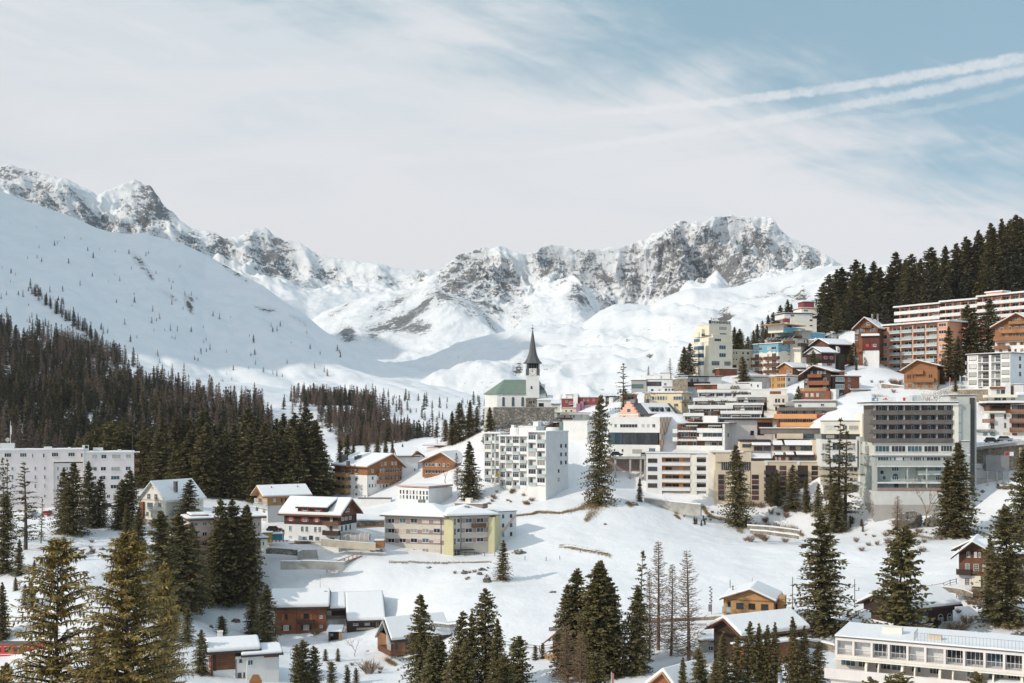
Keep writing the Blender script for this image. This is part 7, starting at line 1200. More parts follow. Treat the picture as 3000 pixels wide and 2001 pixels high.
for i in range(14): t_ = i / 13; mb.tube((W_ * t_,.3,zA + (zB - zA) * t_),(W_ * t_,.3,zA + (zB - zA) * t_ + 1.1),.05)
for h_ in (.55,1.08): mb.tube((0,.3,zA + h_),(W_,.3,zB + h_),.05)
b.mk(mb,'railing',FRAMEW)
a = Bld('grey_container',"grey ribbed metal box standing on steel legs below the viaduct",'container',fE1,1915,2182,800,352,351,5); a.B('body',(1915,525,2182,706),wood('grey_ribbed_metal',(.21,.215,.22),(.17,.175,.18),False,.5),0,4)
for x in (1935,2040,2115,2175): a.B('leg',(x - 5,706,x + 5,None),STEEL,.4,.3); a.B('leg',(x - 5,706,x + 5,None),STEEL,3.3,.3)
a = Bld('platform_wall',"concrete retaining wall with steel platform left of the grey container",'wall',fE1,1795,2290,840,354,353,3); a.B('wall',(1795,790,2290,None),CONC,0,2); a.B('platform',(1795,620,1890,640),STEEL,0,2); a.B('platform',(1795,672,1920,700),CONC,0,2.2); a.B('wall',(2182,600,2330,None),STONET,3.2,1.5)
a = Bld('sign_board',"white board with red lettering on the wall under the viaduct",'sign',fE1,2130,2230,530,353,353,.3); a.B('board',(2130,485,2232,532),FRAMEW,0,.15); a.B('red_mark',(2134,488,2185,526),REDM,0,.05,out=.02); a.box('post',.3,.4,.02,.12,-4,0,STEEL); a.box('post',a.W - .4,a.W - .3,.02,.12,-4,0,STEEL)
# ---- dark chalet with red shutters
b = Bld('red_shutter_chalet',"dark timber chalet with bright red shutters, white below, and a wide shed dormer",'house',fB1,915,1535,1500,322,316,10.5)
ze = b.z(915,1212); b.box('wall',0,b.W,0,10.5,-4,b.z(915,1310),WHITE); b.box('timber_wall',-.06,b.W + .06,-.07,10.5,b.z(915,1310),ze,WOODD); r_ = b.gable('x',0,b.W,0,10.5,ze,ze + 4.3,1.2,1.6,.75,.28,WOODB,wall=WOODB,smooth=.3)
x0,x1 = b.x(1085,1165),b.x(1425,1165); mb = MB().box(x0,x1,-.8,5,ze + .2,ze + 2.25); b.mk(mb,'dormer',WOODD); b.mk(MB().prism([(-1.4,ze + 2.2),(5.0,ze + 4.5),(5.0,ze + 4.75),(-1.4,ze + 2.45)],'x',x0 - .5,x1 + .5),'dormer_roof',WOODD); b.mk(MB().prism([(-1.25,ze + 2.52),(5.0,ze + 4.77),(5.0,ze + 5.2),(-1.25,ze + 3.0)],'x',x0 - .35,x1 + .3),'dormer_snow',ROOFSNOW,None,bevel=.2,seg=3)
b.win([(1128,1176),(1278,1322)],[(1122,1158)],1,k=-.8,sh=REDM,shw=.65); b.win([(974,1004),(1128,1172),(1272,1300)],[(1232,1275)],2,1,k=-.07,sh=REDM,shw=.6); b.win([(1440,1466)],[(1238,1280)],0,k=-.07)
b.win([(966,998),(1104,1135),(1155,1187),(1254,1285),(1304,1335)],[(1332,1393)],1,2); b.win([(966,1000),(1122,1172),(1268,1318),(1438,1490)],[(1446,1492)],2,1); b.win([(1197,1242)],[(1446,1496)],1,fm=FRAMED); b.win([(1433,1466)],[(1336,1390)],0,fm=FRAMEB)
b.bal(1350,1532,1280,1320,1.4,mat=WOODB); b.bal(1348,1530,1387,1435,1.4,mat=WOODD)
b.win([(1572,1592),(1612,1632),(1658,1678)],[(1238,1276)],1,f='R',k=b.W + .06,sh=flat('pink_shutter',(.55,.32,.27),.6),shw=.3); b.win([(1565,1580),(1612,1628),(1660,1675)],[(1336,1394)],0,f='R',fm=FRAMED); b.win([(1612,1652)],[(1140,1178)],2,f='R',k=b.W + .02,sh=REDM,shw=.5)
b.bal(888,915,1382,1422,.9,'L',0,WOODD); b.B('flat_roof_behind',(1160,1048,1500,1062),CONC,10,2); b.chim(1325,1020,1345,1060,7,SLATE)
# ---- beige block of four storeys
b = Bld('beige_block',"beige four storey block with brown window bands and yellow green end bays",'building',fC1,-286,400,1690,326,319,13)
PB = [(1250,1301),(1362,1413),(1475,1524)]
b.B('wall',(-286,1222,400,None),BEIGE,0,13); ze = b.z(-286,1222)
for (ya,yb) in PB: b.B('window_band',(-275,ya,395,yb),BROWNP,0,.1,out=.025)
xs = [(-248,-170),(-118,-40),(12,90),(145,221),(276,352)]
for j,(ya,yb) in enumerate(PB):
    for i,q in enumerate(xs): b.win([q],[(ya,yb)],1,k=-.03,pm=[GPK] if (i + j * 2) % 5 in (3,) or (j == 0 and i > 2) else PANES)
b.win([(-300 + 345,-170 + 260)],[(1612,1650)],0,pm=[GPK]); b.win([(145,221),(275,350)],[(1590,1638)],1,pm=[GPK,GC_]); b.win([(-210 + i * 55,-178 + i * 55) for i in range(4)],[(1610,1626)],0); b.B('door',(40,1604,66,1690),DARK,0,.1,out=.03); b.B('garage_band',(-250,1632,20,1688),plaster('pale_tan_door',(.62,.55,.47)),0,.1,out=.03)
b.mk(MB().tube((b.x(362),-.1,-1),(b.x(362),-.1,ze),.07),'downpipe',DARK)
c = Bld('right_wing','','',fC1,498,905,1690,317.5,321,13,root=b)
c.B('wall',(498,1230,905,None),plaster('shaded_beige_plaster',(.50,.455,.39)),0,12);  # beige darkened in the colour itself, as the facade turned from the sun
for (ya,yb) in PB: c.B('window_band',(590,ya,900,yb),BROWNP,0,.1,out=.025)
for (ya,yb) in PB: c.win([(638,718),(768,850)],[(ya,yb)],1,k=-.03,pm=PDARK); c.win([(543,580)],[(ya,yb)],0,k=-.03); c.win([(500,532)],[(ya,yb + 30)],0,1,k=-.03)
c.bal(722,882,1310,1350,.9,mat=WOODB,style='slat'); c.win([(750,865)],[(1640,1668)],3,pm=PBLUE); c.win([(500,580)],[(1600,1680)],1,1,pm=PBLUE); c.B('canopy',(530,1612,745,1622),DARK,-1.6,1.6); c.mk(MB().tube((c.x(588),-.1,-1),(c.x(588),-.1,c.z(588,1230)),.07),'downpipe',DARK)
d = Bld('end_bay','','',fC1,395,500,1690,318.6,317.2,6,root=b); d.B('wall',(395,1224,500,None),LIME,-.15,6)
d = Bld('end_bay','','',fC1,905,975,1690,320.9,320.6,8,root=b); d.B('wall',(905,1232,975,None),LIME,-.15,9)
d = Bld('side_block','','',fC1,1015,1225,1560,331,334,9,root=b); d.B('wall',(1015,1175,1225,None),COOLW,0,9); d.flat(1010,1228,1166,0,9,.15,.15,.1,GUT); d.poly('pink_stripe',[(1018,1440),(1222,1190),(1222,1230),(1018,1490)],plaster('rose_stripe',(.60,.42,.36))); d.win([(1062,1084),(1150,1178)],[(1205,1245),(1308,1350),(1410,1455),(1508,1548)],0,fm=FRAMED); d.win([(1040,1060),(1135,1150)],[(1410,1455)],0,pm=[GBL])
b.hip(-.2,b.W + .8,-.2,13,ze,ze + 3.6,.9); ze2 = c.z(498,1228); c.hip(-1.5,c.W + 2.2,-.2,12.5,ze2,ze2 + 2.9,.8)
b.B('roof_room',(520 - 0,1082,836,1130),BROWNP,14,4); b.flat(516,840,1068,14,4,.1,.15,.2); b.chim(640,1022,700,1070,14,CREAM2); b.chim(95,1040,160,1090,8,STONE,1.2); b.chim(630,1110,672,1140,5,STEEL,.8)
# ---- the farmhouse
b = Bld('farmhouse',"long old farmhouse with thick snow roof, reddish timber house joined to a barn",'farmhouse',fB2,805,1390,1010,281,282.5,9)
ze,zr_ = b.z(805,722),b.z(805,722) + 3.4; b.box('base',-.05,b.W + .05,-.08,9,-4,b.z(805,1004) - .1,CONC); b.box('wall',0,b.W,0,9,-1,ze,WOODR)
for x in (1050,1278): b.box('corner_log',b.x(x) - .12,b.x(x) + .12,-.12,.05,0,ze,WOODB)
r_ = b.gable('x',-.2,b.W - .2,0,9,ze,zr_,1.0,1.2,1.0,.25,WOODD,wall=WOODR,smooth=.42)
b.win([(900,948),(1118,1212),(1340,1362)],[(718,742)],2,fm=FRAMEB,pm=PDARK); b.win([(918,952),(1132,1196)],[(778,842)],0,fm=FRAMEB,pm=[BLACK]); b.win([(902,962),(1130,1195)],[(908,964)],1,sh=WOODD,shw=.55,pm=[GC_]); b.win([(1318,1350)],[(793,825),(905,935)],1,1); b.bal(1062,1252,850,888,1.0,mat=WOODD,style='slat')
for xx in (885,1100,1205): b.B('board_panel',(xx,778,xx + 22,845),WOODO,0,.1,out=.03)
b.chim(1100,495,1135,545,4.5,SLATE)
c = Bld('barn','','',fB2,1390,2005,1010,282.5,285,12,root=b); zb2 = c.z(1390,700)
c.B('wall',(1390,705,1630,None),STONET,2.5,8); c.B('plaster_panel',(1395,710,1450,805),CREAM,2.4,.2); c.B('opening',(1452,708,1615,805),WOODDV,2.38,.2,out=.04); c.bal(1380,1612,800,830,1.6,k=2.4,mat=GUT,style='slat'); c.B('stone_wall',(1392,830,1640,None),CONC,1.2,2)
zlo = c.z(1640,852,-2.5); c.box('barn_wall',c.x(1630,900,-2.5),c.W,-2.5,10,-4,zlo + .1,WOODDV); c.win([(1700,1757),(1832,1886)],[(874,908)],2,1,k=-2.5); c.B('bench',(1738,938,1945,962),plaster('weathered_board',(.33,.29,.25)),-2.9,.4)
zrb = zlo + 7.2 * .62 + .3; yr = 5.0; sl_ = (zrb - zlo) / (yr + 2.5)
prof = lambda y: zlo + (y + 2.5) * sl_
for (xa,xb,ya) in ((c.x(1335,690),c.x(1625,690),.6),(c.x(1618,850,-3),c.W + 1.3,-3.4)):
    c.mk(MB().prism([(ya,prof(ya) + .05),(yr,prof(yr) + .05),(yr,prof(yr) + .33),(ya,prof(ya) + .33)],'x',xa,xb),'roof',WOODD); c.mk(MB().prism([(ya + .1,prof(ya + .1) + .34),(yr + .3,prof(yr) + .34),(yr + .3,prof(yr) + 1.35),(ya + .1,prof(ya + .1) + 1.3)],'x',xa + .15,xb - .15),'roof_snow',ROOFSNOW,None,bevel=.42,seg=4)
c.mk(MB().prism([(yr,prof(yr) + .05),(13,prof(-1)),(13,prof(-1) + .9),(yr,prof(yr) + 1.3)],'x',c.x(1335,690) + .2,c.W + 1.2),'roof_back',ROOFSNOW); c.mk(MB().prism([(-2.5,zlo),(yr,zrb),(10.5,prof(0)),(10.5,-2),(-2.5,-2)],'x',c.W - .25,c.W + .05),'gable_wall',WOODDV); c.B('chimney',(1368,515,1405,615),STONE,3,.9)
for x in (1965,1985): c.mk(MB().tube((c.x(x,950,-2.9),-2.9,-1),(c.x(x,850,-2.7),-2.7,zlo),.08),'leaning_pole',STEEL)
a = Bld('small_shed',"tiny wooden shed with snow cap and blue bin before the farmhouse barn",'shed',fB2,1415,1555,1035,275,275,3); a.B('back_wall',(1415,975,1555,None),WOODD,1.5,1.5); a.B('wall',(1535,970,1555,None),WOODL,0,1.6); a.B('wall',(1415,975,1428,None),WOODB,0,1.6); a.mk(MB().prism([(-.5,a.z(1415,978)),(3.2,a.z(1415,945)),(3.2,a.z(1415,925)),(-.5,a.z(1415,962))],'x',-.4,a.W + .3),'roof_snow',ROOFSNOW,None,bevel=.1); a.B('bin',(1437,1000,1468,1033),BLUEM,.6,.6)
# ---- log cabin, bottom left
b = Bld('log_cabin',"log cabin with thick flat lying snow roof and white annex at the bottom left",'house',fB2,95,850,1510,224,228,10)
ze = b.z(95,1232); b.B('wall',(100,1235,350,1425),wood('round_logs',(.30,.11,.045),(.08,.03,.015),True,.75,2.4),0,9); b.B('corner_post',(100,1240,130,1430),WOODD,-.15,.4); b.B('white_base',(96,1425,350,None),WHITE,.05,9); b.B('white_wall',(350,1268,480,None),WHITE,-.1,9); b.B('annex',(480,1268,850,None),WHITE,-1.2,8); b.box('gable_side',-.3,0,0,9,-4,ze,WOODR)
xe = b.x(600,1232); b.gable('x',-.6,xe,-.2,9.5,ze,ze + 1.25,.9,.8,.95,.3,WOODD,smooth=.45); zl = b.z(430,1268,-1.2); b.gable('x',b.x(450,1268,-1.2),b.W,-1.2,7,zl,zl + .8,.7,.7,.6,.25,DARK,smooth=.28)
b.win([(395,426)],[(1296,1332)],0,k=-.1,fm=FRAMED); b.win([(492,552)],[(1305,1366)],1,k=-1.2); b.win([(375,420),(442,460)],[(1452,1508)],0,k=-.1,fm=FRAMED); b.B('downpipe',(352,1300,362,1540),GUT,-.25,.12); b.chim(150,985,205,1030,5,CREAM2); b.B('timber_fascia',(680,1262,850,1278),WOODR,-1.3,.1)
# ---- slant roofed modern wooden house
b = Bld('slant_house',"modern house of orange boards with a slanted grey end wall and snow roof",'house',fB2,2135,2800,1365,254,261,9)
b.B('wall',(2135,1105,2300,1265),WOODV,0,8); b.B('lower_wall',(2150,1245,2250,None),WOODV,.3,6); b.box('grey_wall',b.x(2245,1090) ,b.W,.2,8,-4,b.z(2245,1090),WOODDV); b.win([(2180,2210)],[(1120,1180)],0,fm=FRAMED); b.B('window_strip',(2158,1250,2175,1345),FRAMEW,.3,.1,out=.03); b.B('window_strip',(2185,1250,2200,1345),FRAMEW,.3,.1,out=.03)
ze = b.z(2135,1105); b.gable('x',.4,b.W,0,8,ze,ze + 4.3,.3,.6,.7,.25,WOODD,smooth=.3); b.mk(MB().prism([(-.3,ze - .2),(-.3,ze + .05),(4,ze + 4.4),(8.4,ze + .1),(8.4,ze - .3),(4,ze + 3.9)],'x',-.5,.6),'grey_gable',GREYP); b.mk(MB().prism([(0,ze - .2),(2.6,ze + 2.2),(2.6,-1),(0,-1)],'x',-.1,.4),'grey_end',plaster('warm_grey_panel',(.42,.40,.37))); b.box('timber_end',0.05,.35,2.6,8,.8,ze + 1.2,WOODV); b.bal(1985,2130,1135,1188,2.2,'L',0,WOODB,'slat'); b.box('terrace',-2,.1,-1,8,-2,-1.2,CONC)
# ---- orange wooden house
b = Bld('orange_wooden_house',"house of honey coloured boards with shallow gable and dark paired windows",'house',fD2,1250,1825,1010,246,242.5,11)
z1,zr_ = b.z(1250,600),b.z(1560,508); HB = wood('honey_boards',(.64,.37,.16),(.44,.22,.085),True,.7,5); b.box('wall',b.x(1335),b.W,0,11,-5,z1,HB); b.box('wall',0,b.x(1335),1.6,11,-5,z1,HB); b.B('pier',(1250,605,1283,None),HB,0,.35); b.gable('y',0,b.W,0,11,z1,zr_,.8,.9,.5,.2,WOODB,mid=b.x(1560,508),wall=HB,smooth=.25)
b.win([(1395,1478),(1535,1612),(1680,1762)],[(648,712)],1,fm=FRAMED,pm=[GD,GD,GB_]); b.win([(1535,1612)],[(795,840)],0,fm=FRAMED,pm=[plaster('pale_blue_panel',(.50,.55,.53))]); b.win([(1680,1762)],[(800,838)],1,fm=FRAMED,pm=PDARK); b.B('dark_loggia',(1335,785,1490,905),FRAMED,0,.1,out=.02); b.win([(1340,1485)],[(790,900)],1,k=-.02,fm=FRAMED,pm=PDARK); b.win([(1290,1332)],[(632,700)],0,k=1.6,fm=FRAMEW,pm=PBLUE)
b.bal(1232,1334,695,755,1.6,k=1.6,mat=RAILG,style='glass',slab=CONC); b.bal(1232,1490,850,905,1.2,mat=RAILG,style='glass',slab=CONC); b.B('bay',(1868,575,1955,None),HB,3.2,3)
b.box('side_bay',b.W,b.W + 1.0,4,7.5,-5,z1 - .1,WOODB); b.win([(1832,1842),(1852,1860)],[(645,705),(790,840)],0,f='R'); b.chim(1348,465,1362,528,5,STEEL,.5)
# ---- dark gabled snow roof house, grey house, bottom chalet
b = Bld('dark_gable_house',"dark timber house with deep black gable behind the row of young spruces",'house',fD2,1490,2150,1240,214,221,9)
ze = b.z(1440,1052); b.box('wall',0,b.W,0,9,-4,ze,WOODD); b.gable('x',0,b.W,0,9,ze,ze + 2.7,.9,1.6,.8,.25,WOODB,wall=WOODD,smooth=.3); b.win([(1520,1570),(1680,1730),(1850,1900)],[(1075,1120)],1); b.B('lower_roof',(1470,1140,2140,1160),ROOFSNOW,-3.5,3.6,bevel=.1); b.B('lower_wall',(1480,1160,2130,None),WOODR,-3,3)
b = Bld('grey_house',"low grey flat roofed house with one wide window right of the bare larches",'house',fD2,972,1380,1240,230,229,8)
b.B('wall',(972,1090,1380,None),GREYG,0,8); b.flat(968,1388,1048,0,8,.2,.3,.55,GUT); b.win([(1072,1160)],[(1142,1198)],2,fm=FRAMEW,pm=PDARK); b.chim(1000,1010,1045,1060,4,CONC)
b = Bld('bottom_chalet',"snow covered wooden gable at the bottom edge below the bare larches",'house',fD2,440,690,1650,188,185,9)
z1,zr_ = b.z(440,1560),b.z(575,1452); b.box('wall',0,b.W,0,9,-5,z1,WOODR); b.gable('y',0,b.W,0,9,z1,zr_,1.4,.8,.8,.25,WOODL,mid=b.x(575,1452),wall=WOODR,smooth=.3)
b = Bld('brown_chalet',"brown chalet half hidden behind the tall dark spruces at bottom centre",'house',fC2,1640,2060,1430,236.5,234.5,9)
z1 = b.z(1632,1045); b.box('wall',0,b.W,0,10,-5,z1,WOODR); b.gable('y',0,b.W,0,10,z1,b.z(1850,905),1.9,1.4,.0,.25,WOODB,wall=WOODR); b.win([(1648,1668),(1720,1745)],[(1040,1100)],0); b.bal(1548,1900,1232,1285,1.5,mat=WOODL,style='slat'); b.B('post',(1580,1285,1592,1420),WOODL,-1.4,.2); b.win([(1660,1690)],[(1300,1380)],1)
# ---- blue shuttered chalet and stone chalet
b = Bld('blue_shutter_chalet',"dark brown chalet with blue shutters, white arched windows and snow roof",'house',fE2,1000,1530,1005,217,223,9)
ze = b.z(940,748); b.box('wall',0,b.W,0,9,b.z(940,925),ze,WOODD); b.box('white_base',-.03,b.W + .03,-.06,9,-4,b.z(940,925),WHITE); b.gable('x',-2.0,b.W + .3,-.2,9,ze,ze + 2.7,1.0,1.2,.6,.22,WOODD,wall=WOODD,smooth=.28)
b.win([(1158,1216),(1000,1035)],[(805,880)],1,sh=BLUEM,shw=.5,pm=[GC_]); b.win([(1360,1418),(1464,1518)],[(822,880)],2,3,arch=True,pm=PDARK); b.win([(1375,1418)],[(975,1000)],1,1,k=-.06,arch=True,fm=FRAMEB); b.chim(1277,465,1310,545,5.5,STONE); b.mk(MB().prism([(b.x(1195),b.z(1195,1010)),(b.x(1345),b.z(1345,875)),(b.x(1345),b.z(1345,845)),(b.x(1195),b.z(1195,985))],'y',-1.2,-.08),'stair',WOODD); b.B('downpipe',(1352,880,1362,1005),GUT,-.3,.1)
b = Bld('stone_chalet',"tall timber chalet with jutting roof and white plastered lower corner at the right",'house',fE2,1600,2010,560,238,235,13)
z1,zr_ = b.z(1640,40),b.z(1720,-30); b.box('wall',0,b.W,0,13,b.z(1600,330),z1,WOODB); b.box('white_wall',-.05,b.x(1745),-.08,13,-4,b.z(1600,330),WHITE); b.box('stone_wall',b.x(1745),b.W + .05,-.05,13,-4,b.z(1600,330),STONET)
b.gable('y',0,b.W,0,13,b.z(1600,80),b.z(1760,-40),1.5,1.6,.35,.25,WOODD,mid=b.x(1760,0),wall=WOODB); b.win([(1690,1728),(1775,1808),(1825,1850)],[(62,124)],1); b.win([(1672,1722),(1768,1826),(1872,1906),(1975,2005)],[(198,275)],2,2); b.win([(1665,1722),(1768,1832)],[(362,445)],2,3,k=-.08); b.bal(1568,1735,262,318,1.4,mat=WOODD); b.B('bay',(1748,340,1850,460),CREAM,-.5,.6)
c = Bld('wing','','',fE2,2010,2420,540,235,238,12,root=b); c.B('wall',(2010,130,2420,None),WOODB,1,10); ze = c.z(2010,130); c.gable('x',-.5,c.W,1,11,ze,ze + 2.6,1.0,.4,.45,.25,WOODD); c.win([(2100,2140),(2240,2280),(2320,2360)],[(220,300)],1,k=1); c.bal(2180,2420,300,350,1.2,k=1,mat=WOODD)
# ---- long white block at the bottom right
b = Bld('long_white_block',"long white block with blinds and glazed bays under a flat snowy roof, bottom right",'building',fE2,185,2500,1700,187,173.5,13)
PW = plaster('warm_white_plaster',(.70,.66,.63)); b.B('wall',(190,1060,2500,None),PW,1.5,11.5); b.B('fascia',(185,1022,2500,1075),PW,0,13); b.flat(183,2500,1012,0,13,.15,.12,.3,GUT)
zt = lambda x,yl: b.z(185,yl)
ztop,zb1,zs1,zt2,zb2,zp = (b.z(185,y) for y in (1078,1238,1262,1275,1350,1362))
def xl_(x,yl):
    return b.x(x,yl + (x - 185) * .083)
b1 = [(215,395,1),(410,592,1),(620,800,0),(815,1005,0),(1030,1215,1),(1235,1432,1),(1458,1660,0),(1680,1882,0),(1915,2118,0),(2140,2335,0),(2360,2490,1)]
def gl(x0,x1,z0,z1,y_,n,blind,pm=None):
    fr = MB(); t = .07
    for i in range(n + 1): c_ = x0 + (x1 - x0) * i / n; fr.box(c_ - t / 2,c_ + t / 2,y_ - .08,y_,z0,z1)
    fr.box(x0,x1,y_ - .075,y_,z1 - t,z1 + .001); fr.box(x0,x1,y_ - .075,y_,z0 - .001,z0 + t); f_ = b.mk(fr,'window',FRAMEW); b.box('pane',x0,x1,y_ - .03,y_ - .01,z0,z1,GBL if blind else wr_.choice(pm or [GD,GC_,GB_,GD]),f_)
for (xa,xb,bl) in b1:
    x0,x1 = xl_(xa,1160),xl_(xb,1160); b.box('fin',x0 - .45,x0 - .12,.02,1.5,zb1 - .2,ztop + .05,PW); gl(x0,x1,zb1 + .05,ztop - .1,1.46,1 if bl else 4,bl)
    if bl: b.box('blind',x0,x1,1.30,1.36,zb1 + (ztop - zb1) * .3,ztop - .1,GBL)
    mb = MB(); n_ = 12
    for i in range(n_ + 1): c_ = x0 + (x1 - x0) * i / n_; mb.box(c_ - .012,c_ + .012,.22,.245,zb1,zb1 + 1.0)
    mb.box(x0,x1,.2,.26,zb1 + 1.0,zb1 + 1.06); b.mk(mb,'railing',FRAMEW)
b.box('slab',0,b.W,.01,1.6,zs1 - .1,zb1 - .01,PW); b.box('slab',0,b.W,-1.2,.0,zs1 - .22,zs1 - .06,CREAM2)
b2 = [(232,395,0,3),(432,525,0,2),(632,800,0,4),(818,938,0,2),(1045,1150,0,3),(1255,1365,0,3),(1470,1662,1,1),(1685,1815,0,3),(1930,2110,0,4),(2158,2290,0,4)]
for (xa,xb,bl,n_) in b2: gl(xl_(xa,1330),xl_(xb,1330),zb2 - .4,zt2 + .0,1.46,n_,bl)
for x in (535,945,1375,1830,2310): x0 = xl_(x,1330); b.mk(MB().prism([(-1.3,zb2 - .9),(1.5,zb2 - .9),(1.5,zs1 - .22),(-.5,zs1 - .22),(-1.3,zb2 + .2)],'x',x0,x0 + .35),'partition',CREAM2); b.mk(MB().prism([(-1.3,zb2 - .9),(1.5,zb2 - .9),(1.5,zs1 - .22),(-.5,zs1 - .22),(-1.3,zb2 + .2)],'x',x0 + 2.0,x0 + 2.2),'partition',CREAM2)
b.box('parapet',-1.5,b.W,-1.4,-1.15,zp - 2.0,zp - .3,PW); b.box('terrace_slab',-1.5,b.W,-1.15,1.5,zp - 2.0,zp - 1.5,PW); b.box('lower_wall',-.6,b.W,-.6,12,-6,zp - 2.0,PW)
for (xa,xb) in ((360,422),(432,490),(560,620),(630,690),(770,830),(990,1050)): gl(xl_(xa,1480),xl_(xb,1480),zp - 3.3,zp - 2.55,-.62,1,0,[GD])
b.box('roof_box',b.x(720,1010,5),b.x(945,1010,5),5,7,ztop + .9,ztop + 1.9,CREAM2); b.box('roof_box',b.x(1245,1110,2),b.x(1395,1110,2),2.5,4,ztop + .9,ztop + 1.6,TAN)
mb = MB(); xr0 = b.x(1085,1090)
for i in range(36): c_ = xr0 + (b.W - xr0) * i / 35; mb.box(c_ - .02,c_ + .02,.3,.34,ztop + .6,ztop + 2.2)
mb.box(xr0,b.W,.3,.34,ztop + 2.2,ztop + 2.24).box(xr0,xr0 + .04,.34,5,ztop + 2.2,ztop + 2.24)
for i in range(8): mb.box(xr0,xr0 + .04,.4 + i * .6,.44 + i * .6,ztop + .6,ztop + 2.2)
b.mk(mb,'railing',STEEL)
# ------------------------------------------------------------------ vehicles, walls, poles, rocks and other things out of doors
def car(x,y,rz,label,paint,group=None,glassm=GD,tall=1.55):
    r = tag(obj('parked_car',None,None,(x,y,ground_z(x,y) - .05),rz),label,'car',group); mb = MB()
    pr = [(-2.15,.35),(-2.2,.75),(-2.1,.95),(-1.3,1.02),(2.05,.95),(2.2,.8),(2.2,.35)]
    mb.prism(pr,'y',-.85,.85); mb.build('body',paint,r,bevel=.08)
    MB().prism([(-1.9,1.0),(-1.55,tall),(.65,tall),(1.25,1.0)],'y',-.76,.76).build('cabin',glassm,r,bevel=.08); MB().prism([(-1.6,tall),(.7,tall),(.6,tall + .08),(-1.5,tall + .08)],'y',-.74,.74).build('roof',paint,r)
    for a in (-1.35,1.35):
        for s_ in (-1,1):
            wv = MB().tube((a,s_ * .7,.33),(a,s_ * .9,.33),.34,.34,14).build('wheel',DARK,r); MB().tube((a,s_ * .85,.33),(a,s_ * .91,.33),.2,.18,10).build('rim',STEEL,wv)
    for s_ in (-.55,.55): box(2.17,2.24,s_ - .18,s_ + .18,.65,.8).build('headlight',FRAMEW,r)
    box(-1.4,.5,-.7,.7,tall + .082,tall + .2).build('snow_cap',ROOFSNOW,r,bevel=.05); return r
def at(U,V,d=None): d = d or ground_hit(U,V); return (U - UC) / F * d,d
WP = flat('white_car_paint',(.62,.64,.65),.25); BP = flat('black_car_paint',(.02,.02,.024),.2); RP = flat('red_car_paint',(.5,.03,.025),.25); SP = flat('silver_car_paint',(.35,.36,.37),.25,.5)
for (U,V,d,rz,lab,pm) in ((803,1553,328,.1,"black car parked above the yellow container by the red shuttered chalet",BP),(1102,1625,318,.05,"white estate car parked at the beige block's left corner",WP),(141,1494,352,1.4,"red car parked below the long white hotel",RP),(95,1492,352,1.5,"silver car parked left of the red one below the white hotel",SP),(316,1478,356,.2,"dark car at the right end of the white hotel's parking",BP)):
    x,y = at(U,V,d); car(x,y,rz,lab,pm)
for (U,V,d,rz,lab,pm,z_) in ((1806,1334,394,.1,"dark car on the concrete parking deck, left of two",BP,0),(1885,1336,394,1.4,"silver car at the right end of the concrete parking deck",SP,0),(2905,1294,357.5,.03,"dark car on the viaduct, left of two",BP,0),(2945,1290,356.5,.03,"pale car on the viaduct, right of two",SP,0),(1998,1104,440,.3,"white car by the old wall left of the yellow hotel",WP,0)):
    p_ = P(U,V,d); c_ = car(p_.x,p_.y,rz,lab,pm); c_.location.z = p_.z - .3
# ---- red train
x,y = at(30,1935,237); r = tag(obj('train',None,None,(x,y,(VH - 1937) / F * 237 + .0),.04),"red railway coach half hidden by the golden conifers at the left edge",'train')
MB().box(-22,9,0,2.6,.9,3.4).build('body',REDM,r,bevel=.12); MB().prism([(-.05,3.38),(.3,3.75),(2.3,3.75),(2.65,3.38)],'x',-21.8,8.8).build('roof',GUT,r)
for i in range(15): o = box(-21.2 + i * 2,-19.9 + i * 2,-.03,.05,1.95,2.95).build('window',GD,r); box(-21.25 + i * 2,-19.85 + i * 2,-.04,.02,2.955,3.02).build('window_trim',FRAMEW,o)
for i in range(3): box(-17 + i * 10,-16 + i * 10,-.035,.05,1.0,2.95).build('door',flat('dark_red_paint',(.40,.02,.02),.4),r)
MB().box(-22,9,-.025,.03,1.35,1.5).build('stripe',FRAMEW,r)
for i in range(6): MB().tube((-20.5 + i * 5.3,.3,.45),(-20.5 + i * 5.3,2.3,.45),.45,.45,12).build('wheel',DARK,r)
box(-40,20,-.3,2.9,-.6,.0).build('track_bed',CONC,r)
